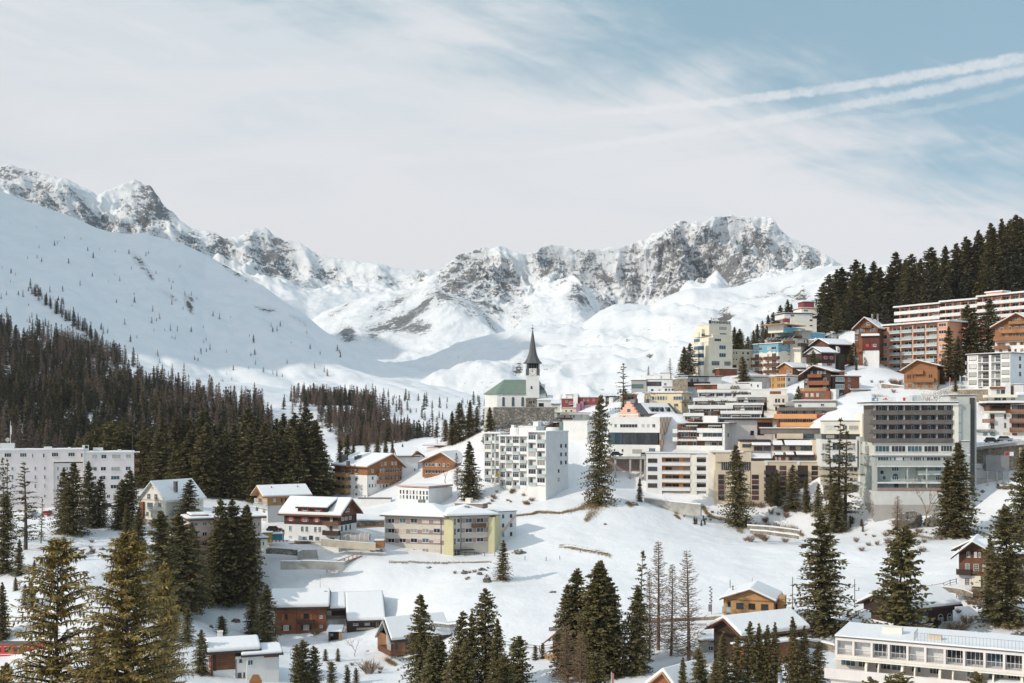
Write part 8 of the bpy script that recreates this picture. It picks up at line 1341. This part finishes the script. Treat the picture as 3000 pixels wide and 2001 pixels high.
# ---- building site between the farmhouse and the beige block
def wallseg(name,label,cat,fr,pts,d0,d1,mat,th=.4,snow=0.0,sink=2.5,group=None):
    """a wall that follows the ground: pts (x, top y) in picture points from left to right"""
    n = len(pts); W3 = []
    for i,(x,y) in enumerate(pts):
        t = (x - pts[0][0]) / (pts[-1][0] - pts[0][0]); d = d0 + (d1 - d0) * t; W3.append(P(fr[0] + x / fr[2],fr[1] + y / fr[2],d))
    o0 = W3[0].copy(); r = tag(obj(name,None,None,o0),label,cat,group); mb = MB()
    for a,b_ in zip(W3,W3[1:]):
        a,b_ = a - o0,b_ - o0; q = [(a.x,a.y,a.z - sink),(b_.x,b_.y,b_.z - sink),(b_.x,b_.y + th,b_.z - sink),(a.x,a.y + th,a.z - sink),(a.x,a.y,a.z),(b_.x,b_.y,b_.z),(b_.x,b_.y + th,b_.z),(a.x,a.y + th,a.z)]
        mb.add(q,[(0,3,2,1),(4,5,6,7),(0,1,5,4),(1,2,6,5),(2,3,7,6),(3,0,4,7)])
    mb.build('wall',mat,r)
    if snow:
        mb = MB()
        for a,b_ in zip(W3,W3[1:]):
            a,b_ = a - o0,b_ - o0; q = [(a.x,a.y - .06,a.z + .003),(b_.x,b_.y - .06,b_.z + .003),(b_.x,b_.y + th + .5,b_.z + .003),(a.x,a.y + th + .5,a.z + .003),(a.x,a.y,a.z + snow),(b_.x,b_.y,b_.z + snow),(b_.x,b_.y + th + .5,b_.z + snow),(a.x,a.y + th + .5,a.z + snow)]
            mb.add(q,[(0,3,2,1),(4,5,6,7),(0,1,5,4),(1,2,6,5),(2,3,7,6),(3,0,4,7)])
        mb.build('snow_cap',ROOFSNOW,r)
    return r
PALE = wood('pale_boards',(.74,.66,.52),(.60,.50,.37),False)
wallseg('concrete_wall',"stained concrete foundation wall of the building site, lower one",'wall',fB2,[(865,172),(960,175),(1200,168),(1440,178),(1600,185)],300,302,CONC,.5,.15,2.2)
wallseg('concrete_wall',"broken concrete wall in the middle of the building site",'wall',fB2,[(1062,70),(1120,42),(1285,40),(1295,120)],308,308,CONC,.6,.15,2.4)
wallseg('rubble_wall',"dark rubble wall at the top of the building site",'wall',fB2,[(700,20),(860,25),(1000,38),(1060,45)],310,309,STONE,.6,.3,1.6)
wallseg('timber_hoarding',"pale timber hoarding along the building site below the red shuttered chalet",'fence',fB1,[(1330,1480),(1500,1500),(1700,1518),(1960,1535)],313,313,PALE,.15,.1,2.0)
wallseg('timber_hoarding',"tall pale board fence sloping down left of the beige block",'fence',fB2,[(1735,20),(1900,-30),(2060,-10)],318,320,PALE,.15,0,2.2)
wallseg('guard_rail',"orange guard rail on the road behind the building site",'fence',fB1,[(1700,1352),(1860,1340),(2062,1326)],328,330,ORP,.2,0,.45)
wallseg('stone_wall',"dark stone road wall behind the red shuttered chalet",'wall',fB1,[(1700,1275),(1880,1272),(2060,1270)],333,335,STONE,.6,.3,2.0)
r = wallseg('picket_barrier',"row of red and white barrier boards on the building site",'barrier',fB1,[(750,1497),(850,1500),(950,1498)],311,311,FRAMEW,.1,0,.4)
for i in range(5): box(.4 + i * 1.0,.8 + i * 1.0,-.06,-.01,-.42,-.03).build('red_band',REDM,r)
for (xa,xb,ya,yb,d,m_,lab) in ((650,768,1425,1505,316,YELM,"yellow site container left of the red shuttered chalet"),(773,888,1436,1492,314,TEAL,"teal site container right of the yellow one"),(1945,2058,1512,1562,314,WOODO,"orange timber box at the beige block's left edge")):
    bb = Bld('site_container',lab,'container',fB1,xa,xb,yb,d,d,2.6); bb.box('body',0,bb.W,0,2.6,-.5,bb.z(xa,ya),m_); bb.box('rim',-.05,bb.W + .05,-.05,2.65,bb.z(xa,ya) + .002,bb.z(xa,ya) + .12,GUT); bb.box('snow_cap',.05,bb.W - .05,.05,2.55,bb.z(xa,ya) + .122,bb.z(xa,ya) + .45,ROOFSNOW,None,.1)
    for i in range(6): bb.box('rib',bb.W * (i + .5) / 6 - .05,bb.W * (i + .5) / 6 + .05,-.05,.0,-.4,bb.z(xa,ya) - .1,m_)
bb = Bld('polytunnel',"arched plastic covered tunnel on the building site",'tunnel',fB1,1565,1880,1500,316,316,5); n_ = 12; mb = MB(); pts = [(2.3 - 2.3 * math.cos(math.pi * i / n_),2.3 * math.sin(math.pi * i / n_) - .3) for i in range(n_ + 1)]; mb.prism(pts,'x',0,bb.W); bb.mk(mb,'cover',flat('milky_plastic',(.42,.37,.34),.4)); mb = MB()
for j in range(7):
    x_ = bb.W * j / 6
    for a_,b_ in zip(pts,pts[1:]): mb.tube((x_,a_[0],a_[1]),(x_,b_[0],b_[1]),.07,.07,5)
bb.mk(mb,'hoop',FRAMEW)
r = tag(obj('timber_stair',None,None,P(600 + 1400 / 3.91,1600 + 255 / 3.91,303)),"long timber stair climbing right across the building site",'stair'); mb = MB(); e_ = P(600 + 1790 / 3.91,1600 + 110 / 3.91,314) - r.location
for i in range(26): q = e_ * (i / 25); mb.box(q.x - .25,q.x + .25,q.y - .8,q.y + .6,q.z - .08,q.z + .02)
mb.build('tread',WOODL,r); mb = MB().tube((0,-.8,0),e_ + Vector((0,-.8,0)),.1).tube((0,-.8,1),e_ + Vector((0,-.8,1)),.06).tube((0,.6,1),e_ + Vector((0,.6,1)),.06)
for i in range(9): q = e_ * (i / 8); mb.tube(q + Vector((0,-.8,-1.2)),q + Vector((0,-.8,1)),.06); mb.tube(q + Vector((0,.6,-1.2)),q + Vector((0,.6,1)),.06)
mb.build('railing',WOODL,r)
g2 = random.Random(23)
r = tag(obj('plank_pile',None,None,P(600 + 1150 / 3.918,1200 + 1530 / 3.918,311)),"pile of snow dusted planks on the building site",'pile'); mb = MB()
for i in range(16): a_ = g2.uniform(-2.5,2.5); mb.box(a_ - 2,a_ + 2,g2.uniform(-1,1),g2.uniform(-1,1) + .3,-.4 + i * .06,-.34 + i * .06)
mb.build('planks',WOODL,r); box(-2,2,-.9,.9,.56,.7).build('snow_cap',ROOFSNOW,r,bevel=.06)
# ---- stone walls on the meadow
wallseg('stone_wall',"low dry stone wall on the meadow right below the beige block",'wall',fC2,[(-160,172),(0,188),(120,205),(330,205),(560,185),(800,176),(985,180)],311,311,STONET,.8,.35,1.3)
wallseg('stone_wall',"broken diagonal stone wall on the open slope right of the beige block",'wall',fC2,[(1705,5),(1850,0),(2000,30),(2150,62),(2270,75),(2330,130)],322,312,STONET,1.0,.15,2.0)
wallseg('stone_wall',"low stone wall on the meadow right of the farmhouse",'wall',fB2,[(2070,862),(2200,866),(2346,875),(2500,880)],281,279,STONE,.7,.25,1.2)
wallseg('stone_wall',"rough stone garden wall left of the white bottom right block",'wall',fE2,[(-300,1075),(-120,1085),(60,1110),(175,1140)],193,190,STONET,.6,.3,1.2)
wallseg('stone_wall',"stone terrace wall under the stone chalet's garden",'wall',fE2,[(1380,462),(1520,478),(1650,500),(1760,545)],236,233,STONET,.7,.25,1.0)
wallseg('retaining_wall',"long concrete wall behind the roof of the right edge chalet",'wall',fE1,[(1750,1462),(2000,1466),(2346,1470)],292,290,CONC,.5,.2,1.0)
wallseg('road_wall',"thin dark wall line across the meadow by the bare larches",'wall',fD2,[(-750,928),(-400,915),(0,890),(560,832),(900,818),(1245,800)],257,252,STONE,.5,.3,.75)
wallseg('road_wall',"thin dark wall line on the meadow above the bottom middle clump",'wall',fC2,[(230,880),(345,888),(440,900),(560,890)],259,258,STONE,.5,.3,.75)
wallseg('terrace_wall',"upper timbered terrace wall under the tan building",'wall',fD1,[(1530,1330),(1750,1345),(1900,1360),(2130,1390)],334,330,STONET,.5,.35,.9)
wallseg('terrace_wall',"lower timbered terrace wall under the tan building",'wall',fD1,[(1560,1385),(1750,1400),(1900,1420),(2120,1450)],329,325,STONET,.5,.35,.9)
wallseg('stone_wall',"pale stone wall behind the small timber chalet",'wall',fRT,[(640,1130),(760,1145),(862,1160)],404,401,STONET,.6,.4,2.2)
wallseg('stone_wall',"rounded stone wall left of the yellow hotel",'wall',fHT,[(285,830),(330,818),(450,815)],438,437,STONET,.8,.3,5)
# ---- fences
def fence(label,pts,mat=WOODB,h=1.1,rails=2,step=2.2,group=None,name='rail_fence'):
    """pts (U, V) of the fence foot on the ground"""
    q = [Vector((*at(u,v),0)) for u,v in pts]
    for p_ in q: p_.z = ground_z(p_.x,p_.y)
    r = tag(obj(name,None,None,q[0]),label,'fence',group); posts,rl = MB(),MB()
    for a,b_ in zip(q,q[1:]):
        n = max(1,int((b_ - a).length / step)); last = None
        for i in range(n + 1):
            c_ = a.lerp(b_,i / n); c_.z = ground_z(c_.x,c_.y); c_ -= q[0]
            if i < n or b_ is q[-1]: posts.tube(c_ - Vector((0,0,.4)),c_ + Vector((0,0,h + .1)),.08)
            if last is not None:
                for k in range(rails): z_ = Vector((0,0,h * (k + 1) / rails - .05)); rl.tube(last + z_,c_ + z_,.06,.06,5)
            last = c_
    for i in range(0,len(posts.v),16): MB().add(posts.v[i:i + 16],[tuple(k - i for k in f_) for f_ in posts.f if i <= f_[0] < i + 16]).build('post',mat,r)
    if rails: rl.build('rail',mat,r)
    return r
fence("dark wooden rail fence running up to the blue shuttered chalet",[(2440,1862),(2490,1820),(2540,1794),(2580,1773)]); fence("pale rail fence curving below the stone chalet",[(2802,1756),(2828,1758),(2870,1768),(2905,1785)],WOODL); fence("rail fence above the blue shuttered chalet's roof",[(2730,1728),(2765,1722),(2802,1710)]); fence("row of thin fence posts on the snow below the diagonal stone wall",[(1538,1640),(1600,1645),(1640,1640),(1700,1620)],WOODD,.9,0,4.5,name='post_row'); fence("thin metal fence at the foot of the beige block",[(1335,1628),(1390,1630),(1450,1630)],DARK,.9,1); fence("wooden rail fence before the brown chalet",[(1540,1905),(1580,1908),(1620,1906)],WOODB); fence("thin wooden fence above the red train",[(70,1905),(160,1895),(240,1900)],WOODB)
fence("rail fence beside the farmhouse track",[(1480,1897),(1540,1898)],WOODD)
# ---- poles, masts, lamps, flags
def pole(U,V,Vt,label,cat='pole',name='pole',r0=.11,mat=GUT,d=None,extra=None):
    x,y = at(U,V,d); z = ground_z(x,y) if d is None else (VH - V) / F * d; h = (VH - Vt) / F * y - z; r = tag(obj(name,None,None,(x,y,z)),label,cat)
    MB().tube((0,0,-.5),(0,0,h),r0,r0 * .7).build('post',mat,r)
    if extra: extra(r,h)
    return r
def xarms(r,h):
    for (z_,w_,o_) in ((h - 1.9,1.3,-.9),(h - 2.6,.8,.7)):
        MB().tube((o_ - w_,0,z_),(o_ + w_ * .4,0,z_),.06).build('crossarm',GUT,r)
    for (x_,z_) in ((-2.0,h - 1.9),(-1.2,h - 1.9),(.95,h - 2.6)): MB().tube((x_,0,z_),(x_,0,z_ + .25),.07).tube((x_,0,z_ + .25),(x_,0,z_ + .75),.14,.07).build('insulator',FRAMED,r)
def lamp(r,h): MB().tube((0,0,h),(.9,0,h + .05),.06).build('arm',GUT,r); box(.6,1.3,-.14,.14,h - .02,h + .08).build('lamp_head',STEEL,r)
def antenna(r,h):
    for i in range(9): box(-.55 + (i % 2) * .3,-.15 + (i % 2) * .3,-.12,.12,h * .55 + i * .45,h * .55 + i * .45 + .28).build('aerial',GUT,r)
    box(-.75,-.1,-.3,.3,.8,2.4).build('cabinet',STEEL,r)
pole(2504,1779,1696,"utility pole with crossarms and insulators in the snow right of the huge spruce",'pole','utility_pole',.11,GUT,None,xarms); pole(2322,1792,1690,"tall bare pole at the orange wooden house's right",'pole'); pole(2139,1745,1698,"bare pole behind the orange wooden house's left roof",'pole',d=258); pole(2085,1802,1740,"aerial mast with cabinet left of the orange wooden house",'mast','aerial_mast',.07,GUT,None,antenna); pole(875,1432,1399,"street lamp behind the pale timber house",'lamp','street_lamp',.08,GUT,412,lamp); pole(2012,1098,1078,"street lamp left of the yellow hotel",'lamp','street_lamp',.07,GUT,444,lamp); pole(2204,1725,1692,"thin aerial behind the orange wooden house's ridge",'mast','aerial_mast',.05,GUT,262); pole(938,1745,1686,"thin marker pole on the shaded meadow above the farmhouse",'pole',r0=.05); pole(1035,1470,1435,"thin lamp post by the road below the chalet hotel",'lamp','street_lamp',.06,GUT,392,lamp)
def flag(colr):
    def f(r,h): MB().prism([(0.06,h - .1),(.42,h - .3),(.38,h - 2.6),(.06,h - 2.8)],'y',-.02,.02).build('flag',colr,r)
    return f
pole(2782,1145,1105,"flagpole with hanging red flag before the dark spruces",'flagpole','flagpole',.06,FRAMEW,391,flag(REDM)); pole(2812,1138,1100,"flagpole with hanging pale blue flag left of the white loggia block",'flagpole','flagpole',.06,FRAMEW,391,flag(RAILG)); pole(1791,2040,1968,"flagpole with furled red flag at the bottom edge",'flagpole','flagpole',.05,FRAMEW,176,flag(plaster('faded_red_cloth',(.36,.16,.15)))); pole(2199,995,975,"flagpole with pale green flag behind the blue hotel's annex",'flagpole','flagpole',.07,FRAMEW,470,flag(RAILG))
x,y = at(2285,2040,172); r = tag(obj('metal_flue',None,None,(x,y,(VH - 2040) / F * y)),"round steel chimney flue rising at the bottom edge before the young spruces",'flue'); MB().tube((0,0,-1),(0,0,2.9),.34,.34,16).build('pipe',STEEL,r,smooth=True); MB().tube((0,0,2.9),(0,0,3.3),.36,.36,16).tube((0,0,3.45),(0,0,3.55),.42,.30,16).build('cowl',STEEL,r); MB().tube((0,0,2.2),(0,0,2.3),.3,.3,16).build('collar',STEEL,r)
x,y = at(2037,1936); r = tag(obj('waste_bin',None,None,(x,y,ground_z(x,y))),"green plastic bin on the path left of the grey house",'bin'); MB().box(-.35,.35,-.35,.35,0,1.0).build('body',GREENP,r,bevel=.05); box(-.4,.4,-.4,.4,1.0,1.1).build('lid',GREENP,r,bevel=.03)
x,y = at(747,1972,221); r = tag(obj('wood_pile',None,None,(x,y,ground_z(x,y))),"stack of split firewood against the log cabin's white wall",'wood pile'); mb = MB(); k_ = 0
for i in range(12):
    for j in range(9):
        if j * .21 > 1.95 - abs(i - 6) ** 2 * .05: continue
        mb.tube((-1.2 + i * .21 + (j % 2) * .1,-.3,.1 + j * .2),(-1.2 + i * .21 + (j % 2) * .1,.4,.1 + j * .2),.11,.11,6)
mb.build('logs',WOODO,r)
x,y = at(2815,1862,208); r = tag(obj('garden_fireplace',None,None,(x,y,ground_z(x,y) - .2)),"small brick garden fireplace behind the white block's roof railing",'fireplace'); MB().box(-.7,.7,-.5,.5,0,1.6).build('base',WOODR,r); MB().add([(-.7,-.5,1.6),(.7,-.5,1.6),(.7,.5,1.6),(-.7,.5,1.6),(-.22,-.2,2.9),(.22,-.2,2.9),(.22,.2,2.9),(-.22,.2,2.9)],[(0,1,5,4),(1,2,6,5),(2,3,7,6),(3,0,4,7),(4,5,6,7)]).build('hood',WOODR,r); box(-.45,.45,-.53,-.45,.7,1.3).build('opening',BLACK,r)
# ---- rocks and boulders
ROCKM = mountain_mat('boulder_rock',(.25,.22,.18),(.09,.085,.075),9.0)
def rock(U,V,d,w_,h_,label,group=None,seed=0,dp=None,snow=.62):
    if d is None: d = ground_hit(U,V)
    x,y = (U - UC) / F * d,d; bm = bmesh.new(); bmesh.ops.create_icosphere(bm,subdivisions=4,radius=1); v = np.array([q.co[:] for q in bm.verts]); f = np.array([[q.index for q in p.verts] for p in bm.faces]); bm.free()
    n = ridged(v[:,0] * 1.1 + seed * 3.7,v[:,1] * 1.1,v[:,2] * 1.1 + seed,5,.55); v = v * (1 + .42 * n[:,None]); v *= np.array([w_ / 2,(dp or w_ * .8) / 2,h_])
    me = mesh_np('boulder',v,f,ROCKM); at_ = me.attributes.new('rock','FLOAT','POINT'); at_.data.foreach_set('value',np.full(len(v),1.0 + .25,np.float32)); me.update()
    return tag(obj('boulder',me,None,(x,y,(VH - V) / F * d - .1)),label,'rock',group)
RK = [(1480,1282,424,14,2.6,"broad snowy crag directly under the church's stone wall, left"),(1535,1276,422,12,3.4,"grey brown crag in the middle under the church wall"),(1578,1268,424,13,4.0,"pale crag under the church porch"),(1612,1250,430,11,2.8,"snow capped crag right of the church's stone wall"),(1452,1285,421,9,2.6,"dark crag at the left end of the church rock"),(1508,1292,418,11,2.0,"lowest crag below the church, above the balcony tower")]
for i,q in enumerate(RK): rock(*q,seed=i + 1)
BL = [(1858,1480,None,2.4,.9,"boulder by the small spruce left of the white orange block"),(1257,1667,None,1.5,.7,"little boulder with grass on the meadow below the beige block"),(1360,1680,None,1.6,.9,"boulder in the grassy patch below the beige block"),(1412,1672,None,1.9,.8,"flat boulder uphill in the patch left of the single slim spruce"),(1405,1686,None,1.4,.9,"dark boulder close left of the single slim spruce"),(1428,1704,None,2.4,1.1,"largest boulder left of the single slim spruce's foot"),(1773,1537,None,1.0,.45,"dark stone alone on the bright slope below the old spruce"),(2660,1525,338,7,2.6,"rough dark rock in the snow below the grey hotel's base"),(2735,1532,338,5,1.8,"smaller rock right of the rough one below the grey hotel"),(2950,1425,None,6,1.0,"dark rock band on the snow slope below the viaduct"),(2880,1445,None,1.6,1.0,"small bush topped rock on the slope right of the grey hotel"),(2340,1495,None,3.2,1.2,"snow topped rocks among the spruces by the tan building"),(1620,1736,None,1.8,.5,"dark stone lying in a snow hollow on the meadow"),(265,1625,None,2.4,.9,"rock with scrub on the shaded left bank"),(300,1612,None,1.8,.7,"smaller rock right of the scrubby one on the left bank"),(618,1840,None,1.2,.7,"small boulder left of the bushy pine by the farmhouse"),(690,1823,None,2.2,1.0,"dark boulder between bushy pine and the farmhouse spruces"),(1078,1912,None,1.0,.5,"small dark stone right of the round bare tree"),(2965,1828,None,2.0,1.0,"pale boulder at the foot of the tall right spruce"),(2990,1862,None,3.0,.8,"brown stone heap on the snow above the white block"),(1520,1621,None,3.5,1.0,"dark stones at the beige block's right foot")]
for i,q in enumerate(BL): rock(*q,seed=i + 20)
# ---- dry grass where the snow has melted, and scrub
def grass_patch(name,pts,seed,n,hgt=.45,spread=1.0):
    g = np.random.default_rng(seed); B_ = []
    for _ in range(n):
        i = g.integers(0,len(pts) - 1); t = g.random(); u = pts[i][0] + (pts[i + 1][0] - pts[i][0]) * t; v = pts[i][1] + (pts[i + 1][1] - pts[i][1]) * t; wd = pts[i][2] + (pts[i + 1][2] - pts[i][2]) * t
        B_.append((u,v,wd))
    cache = {}
    out = []
    for (u,v,wd) in B_:
        key = (round(u / 6),round(v / 6)); d = cache.get(key)
        if d is None: d = cache[key] = ground_hit(u,v)
        x,y = (u - UC) / F * d + g.normal(0,.35 * wd) ,d + g.normal(0,wd) ; out.append((x,y,ground_z(x,y) - .03))
    B_ = np.array(out); D_ = g.normal(0,.55,(len(B_),3)); D_[:,2] = np.abs(D_[:,2]) + .45; D_ /= np.linalg.norm(D_,axis=1)[:,None]
    v,f = leafquads(B_,D_,g.normal(0,1,(len(B_),3)),g.uniform(.5,1.3,len(B_)) * hgt,np.full(len(B_),.05)); o = obj('dry_grass',mesh_np('dry_grass',v,f,N_GRASS)); tag(o,None,None,None,'stuff'); return o
gp = [([(1512,1512,.7),(1560,1508,.6),(1575,1502,.8),(1640,1505,.9),(1700,1492,1.5),(1735,1478,3.2),(1750,1488,3.0),(1715,1528,.8)],9000),([(1840,1474,1.6),(1850,1482,1.2)],900),([(1985,1488,.6),(1980,1512,1.0),(1990,1520,.5)],1100),([(2010,1488,.5),(2060,1490,.8),(2070,1505,1.2),(2090,1520,.9),(2130,1525,.8),(2160,1540,2.4),(2170,1560,1.0)],4500),([(2170,1545,1.5),(2250,1540,1.2),(2330,1550,1.4),(2350,1570,1.0)],3200),([(1530,1440,.6),(1570,1452,.5),(1595,1460,.4)],900),([(2780,1572,2.0),(2830,1570,2.0)],1500),([(2910,1832,1.6),(2960,1838,1.6),(2985,1830,1.2)],2600),([(2690,1180,2.0),(2740,1168,2.0),(2790,1150,2.0),(2830,1140,1.5)],2600),([(1640,1602,.5),(1700,1610,.8),(1790,1630,.8)],1800),([(1140,1648,.4),(1300,1652,.4),(1440,1648,.5)],1500),([(1540,1476,.8),(1550,1480,.6)],700),([(2600,1560,1.5),(2740,1580,1.5)],1400),([(1130,1935,.7),(1160,1950,.5)],700),([(2450,1555,2),(2480,1545,2)],1500),([(1340,1485,1.5),(1400,1480,1.5)],1200),([(2560,1165,1.5),(2600,1175,2)],900)]
for i,(p_,n_) in enumerate(gp): grass_patch('dry_grass',p_,300 + i,n_)
g3 = random.Random(77); SH = []
def scrub(n,u0,u1,v0,v1,group,label,h=(.6,1.6),kind='shrub'):
    for _ in range(n):
        u,v = g3.uniform(u0,u1),g3.uniform(v0,v1); d = ground_hit(u,v); x,y = (u - UC) / F * d,d; plant(kind,x,y,ground_z(x,y) - .05,g3.uniform(*h),g3.uniform(.8,1.5),label,group)
scrub(14,1430,1560,1440,1480,"bare shrubs under the balcony tower","bare shrub poking from the snow under the white balcony tower",(.8,1.9)); scrub(22,2180,2340,1480,1590,"bare shrubs on the terraces below the tan building","bare shrub on the terraces below the tan building",(1.0,2.6)); scrub(10,1990,2090,1500,1545,"low scrub below the white orange block","low scrub on the snow below the white orange block",(.5,1.2)); scrub(16,2450,2760,1560,1620,"bare shrubs below the grey hotel","bare shrub in the snow below the grey hotel",(.8,2.2)); scrub(9,1330,1440,1660,1700,"grass tufts left of the single slim spruce","tuft of dry stalks by the boulders below the beige block",(.5,1.0)); scrub(10,2780,2880,1750,1800,"garden shrubs of the stone chalet","bare brown shrub in the stone chalet's garden",(1.0,2.4)); scrub(8,950,1120,1940,1985,"bare shrubs on the snow below the farmhouse","bare little shrub on the snow below the farmhouse",(.6,1.3)); scrub(8,620,700,1440,1480,"scrub along the track below the dark wood","bare scrub on the bank below the dark wood",(1.0,2.2)); scrub(6,2580,2700,1850,1870,"shrubs beside the blue shuttered chalet","bare shrub beside the blue shuttered chalet's base",(.8,1.6)); scrub(10,150,300,1590,1630,"scrub on the shaded left bank","bare scrub on the shaded snow bank at the left",(.7,1.5)); scrub(6,2540,2640,1120,1160,"shrubs left of the small timber chalet","bare brown shrub on the slope left of the small timber chalet",(1.2,2.6)); scrub(8,2020,2070,1525,1550,"low mountain pines on the slope","low dark mountain pine bush on the bright slope",(1.2,2.0),'pine'); scrub(5,2480,2530,1520,1560,"low mountain pines by the cream block","low mountain pine bush below the cream stepped block",(1.5,2.5),'pine')
# ---- the far woods on the left hillside: read as one mass, with the nearest trees as things of their own
def wood_mass(name,spots,label_kind):
    V_,F_,M_ = [],[],[]; n0 = 0
    for (kind,x,y,z,h,wd) in spots:
        H,rad,_,(v,f) = g3.choice(KIND[kind]); a = g3.uniform(0,6.28); s = h / H; ca,sa = math.cos(a),math.sin(a); q = np.stack([(v[:,0] * ca - v[:,1] * sa) * s * wd + x,(v[:,0] * sa + v[:,1] * ca) * s * wd + y,v[:,2] * s + z],1)
        V_.append(q); F_.append(f + n0); n0 += len(v); M_.append(np.full(len(f),{'farspruce': 0,'farlarch': 1,'farpine': 2}[kind]))
    o = obj(name,mesh_np(name,np.concatenate(V_),np.concatenate(F_),[N_FAR,N_LARCH,N_PINE],np.concatenate(M_))); return tag(o,None,None,None,'stuff')
def edge(u): return float(np.interp(u,[-700,0,60,150,230,300,430,560,640,760,900],[860,925,940,965,990,1020,1070,1115,1150,1185,1230]))
spots,singles = [],[]
for _ in range(4600):
    d = g3.uniform(480,930); u = g3.uniform(-500,800); x,y = (u - UC) / F * d,d; z = ground_z(x,y); v = VH - z / d * F
    if v < edge(u) + g3.uniform(0,45) or v > 1420: continue
    gap = perlin(np.array([x / 60.]),np.array([y / 60.]),np.array([2.]));
    if gap[0] > .26: continue
    low = (v - edge(u)) / 260
    kind = 'farlarch' if g3.random() < (.62 - .5 * min(1,max(0,low))) + .2 * (u > 450) else ('farspruce' if g3.random() < .8 else 'farpine')
    (singles if d < 530 and u > -40 else spots).append((kind,x,y,z - .2,g3.uniform(9,15.5),g3.uniform(1.0,1.35)))
lb = {'farspruce': "dark spruce in the shaded wood on the left hillside",'farlarch': "brown bare larch in the shaded wood on the left hillside",'farpine': "olive pine in the shaded wood on the left hillside"}
singles.sort(key=lambda q: q[2])
for q in singles[:90]: plant(q[0],q[1],q[2],q[3],q[4],q[5],lb[q[0]],{'farspruce': "spruces of the left hillside wood",'farlarch': "larches of the left hillside wood",'farpine': "pines of the left hillside wood"}[q[0]])
wood_mass('hillside_forest',spots + singles[90:],'')
spots = []                                      # second wood, on the slope behind the chalet hotel
for _ in range(2200):
    u,d = g3.uniform(800,1280),g3.uniform(560,930); x,y = (u - UC) / F * d,d; z = ground_z(x,y); v = VH - z / d * F
    c_ = (u - np.interp(v,[1110,1180,1300],[930,985,1130])) / np.interp(v,[1110,1200,1300],[70,115,110])
    if abs(c_) > 1 + g3.gauss(-.15,.35) or v < 1118 + g3.uniform(0,40) or perlin(np.array([x / 45.]),np.array([y / 45.]),np.array([5.]))[0] > .22: continue
    spots.append(('farlarch' if g3.random() < .62 else 'farspruce',x,y,z - .2,g3.uniform(7,12.5),g3.uniform(1,1.3)))
wood_mass('larch_wood',spots,'')
spots = []
for i,(u,v) in enumerate(RT):
    for (dv0,dv1,d0,d1_) in ((15,60,545,600),(60,130,482,500),(25,80,520,545)):
        u2 = u + g3.uniform(-14,14); d = g3.uniform(d0,d1_); x,y = (u2 - UC) / F * d,d; z = ground_z(x,y) - .2; spots.append((g3.choice(('farspruce','farspruce','farpine')),x,y,z,max(6,(VH - v - g3.uniform(dv0,dv1)) / F * d - z),1.35))
wood_mass('ridge_forest',spots,'')
n_ = 0                                          # scattered little trees on the sunny valley floor
spots2 = []
while n_ < 90:
    u,d = g3.uniform(1050,1420),g3.uniform(520,960); x,y = (u - UC) / F * d,d; z = ground_z(x,y); v = VH - z / d * F
    if v > 1290 or v < 1095: continue
    spots2.append(('farspruce',x,y,z - .1,g3.choice((3,4,5,6,8,10)),1.2)); n_ += 1
# scattered trees high on the left snow slope
dgs = bpy.context.evaluated_depsgraph_get(); slope_o = bpy.data.objects['snow_slope']; hill_o = bpy.data.objects['valley_hills']
def slope_hit(u,v,o):
    ok,loc,nrm,idx = o.ray_cast(Vector((0,0,0)),Vector(((u - UC) / F,1,(VH - v) / F)).normalized()); return loc if ok else None
n_ = 0
for _ in range(700):
    if n_ >= 150: break
    u = g3.uniform(0,620) if g3.random() < .75 else g3.uniform(600,1000); base_ = np.interp(u,[0,150,300,640,1000],[930,965,1010,1120,1100]); top_ = np.interp(u,[0,250,500,800,1000],[640,700,740,900,1000]); v = base_ - (base_ - top_) * g3.random() ** 1.7
    if perlin(np.array([u / 70.]),np.array([v / 50.]),np.array([7.]))[0] < .06 and g3.random() < .92: continue
    loc = slope_hit(u,v,slope_o)
    if loc is None or loc.y < 700: continue
    spots2.append((g3.choice(('farspruce','farlarch','farlarch')),loc.x,loc.y,loc.z - .3,g3.uniform(2.5,7.5),1.3)); n_ += 1
for i in range(60):                             # a line of trees down the spur on the left
    u = 90 + 200 * i / 60 + g3.uniform(-6,6); v = np.interp(u,[90,140,200,300],[850,890,935,1010]) + g3.uniform(-8,14); loc = slope_hit(u,v,slope_o)
    if loc is not None: spots2.append((g3.choice(('farspruce','farlarch')),loc.x,loc.y,loc.z - .3,g3.uniform(7,13),1.1))
wood_mass('scattered_far_trees',spots2,'')
for i in range(34):
    u = g3.uniform(1690,1960) if i < 26 else g3.uniform(1640,1900); p_ = (u - UC) / F * 620,620; plant('farpine',p_[0],620,ground_z(*p_) - .2,g3.uniform(7,11),1.5,"low dark pine in the grove behind the red building","pines of the grove behind the red building")

# ------------------------------------------------------------------ the air of the valley
hm_ = bpy.data.materials.new('valley_air'); hm_.use_nodes = True; hm_.node_tree.nodes.clear(); hh_ = NT(hm_.node_tree); pv_ = hh_.n('ShaderNodeVolumePrincipled'); ho_ = hh_.n('ShaderNodeOutputMaterial'); hh_.link(pv_.outputs[0],ho_.inputs['Volume'])
pv_.inputs['Color'].default_value = (.86,.92,1,1); pv_.inputs['Density'].default_value = .00004; pv_.inputs['Anisotropy'].default_value = .2
haze = box(-3770,2000,-60,4430,-83,1320).build('haze',hm_); tag(haze,kind='stuff')
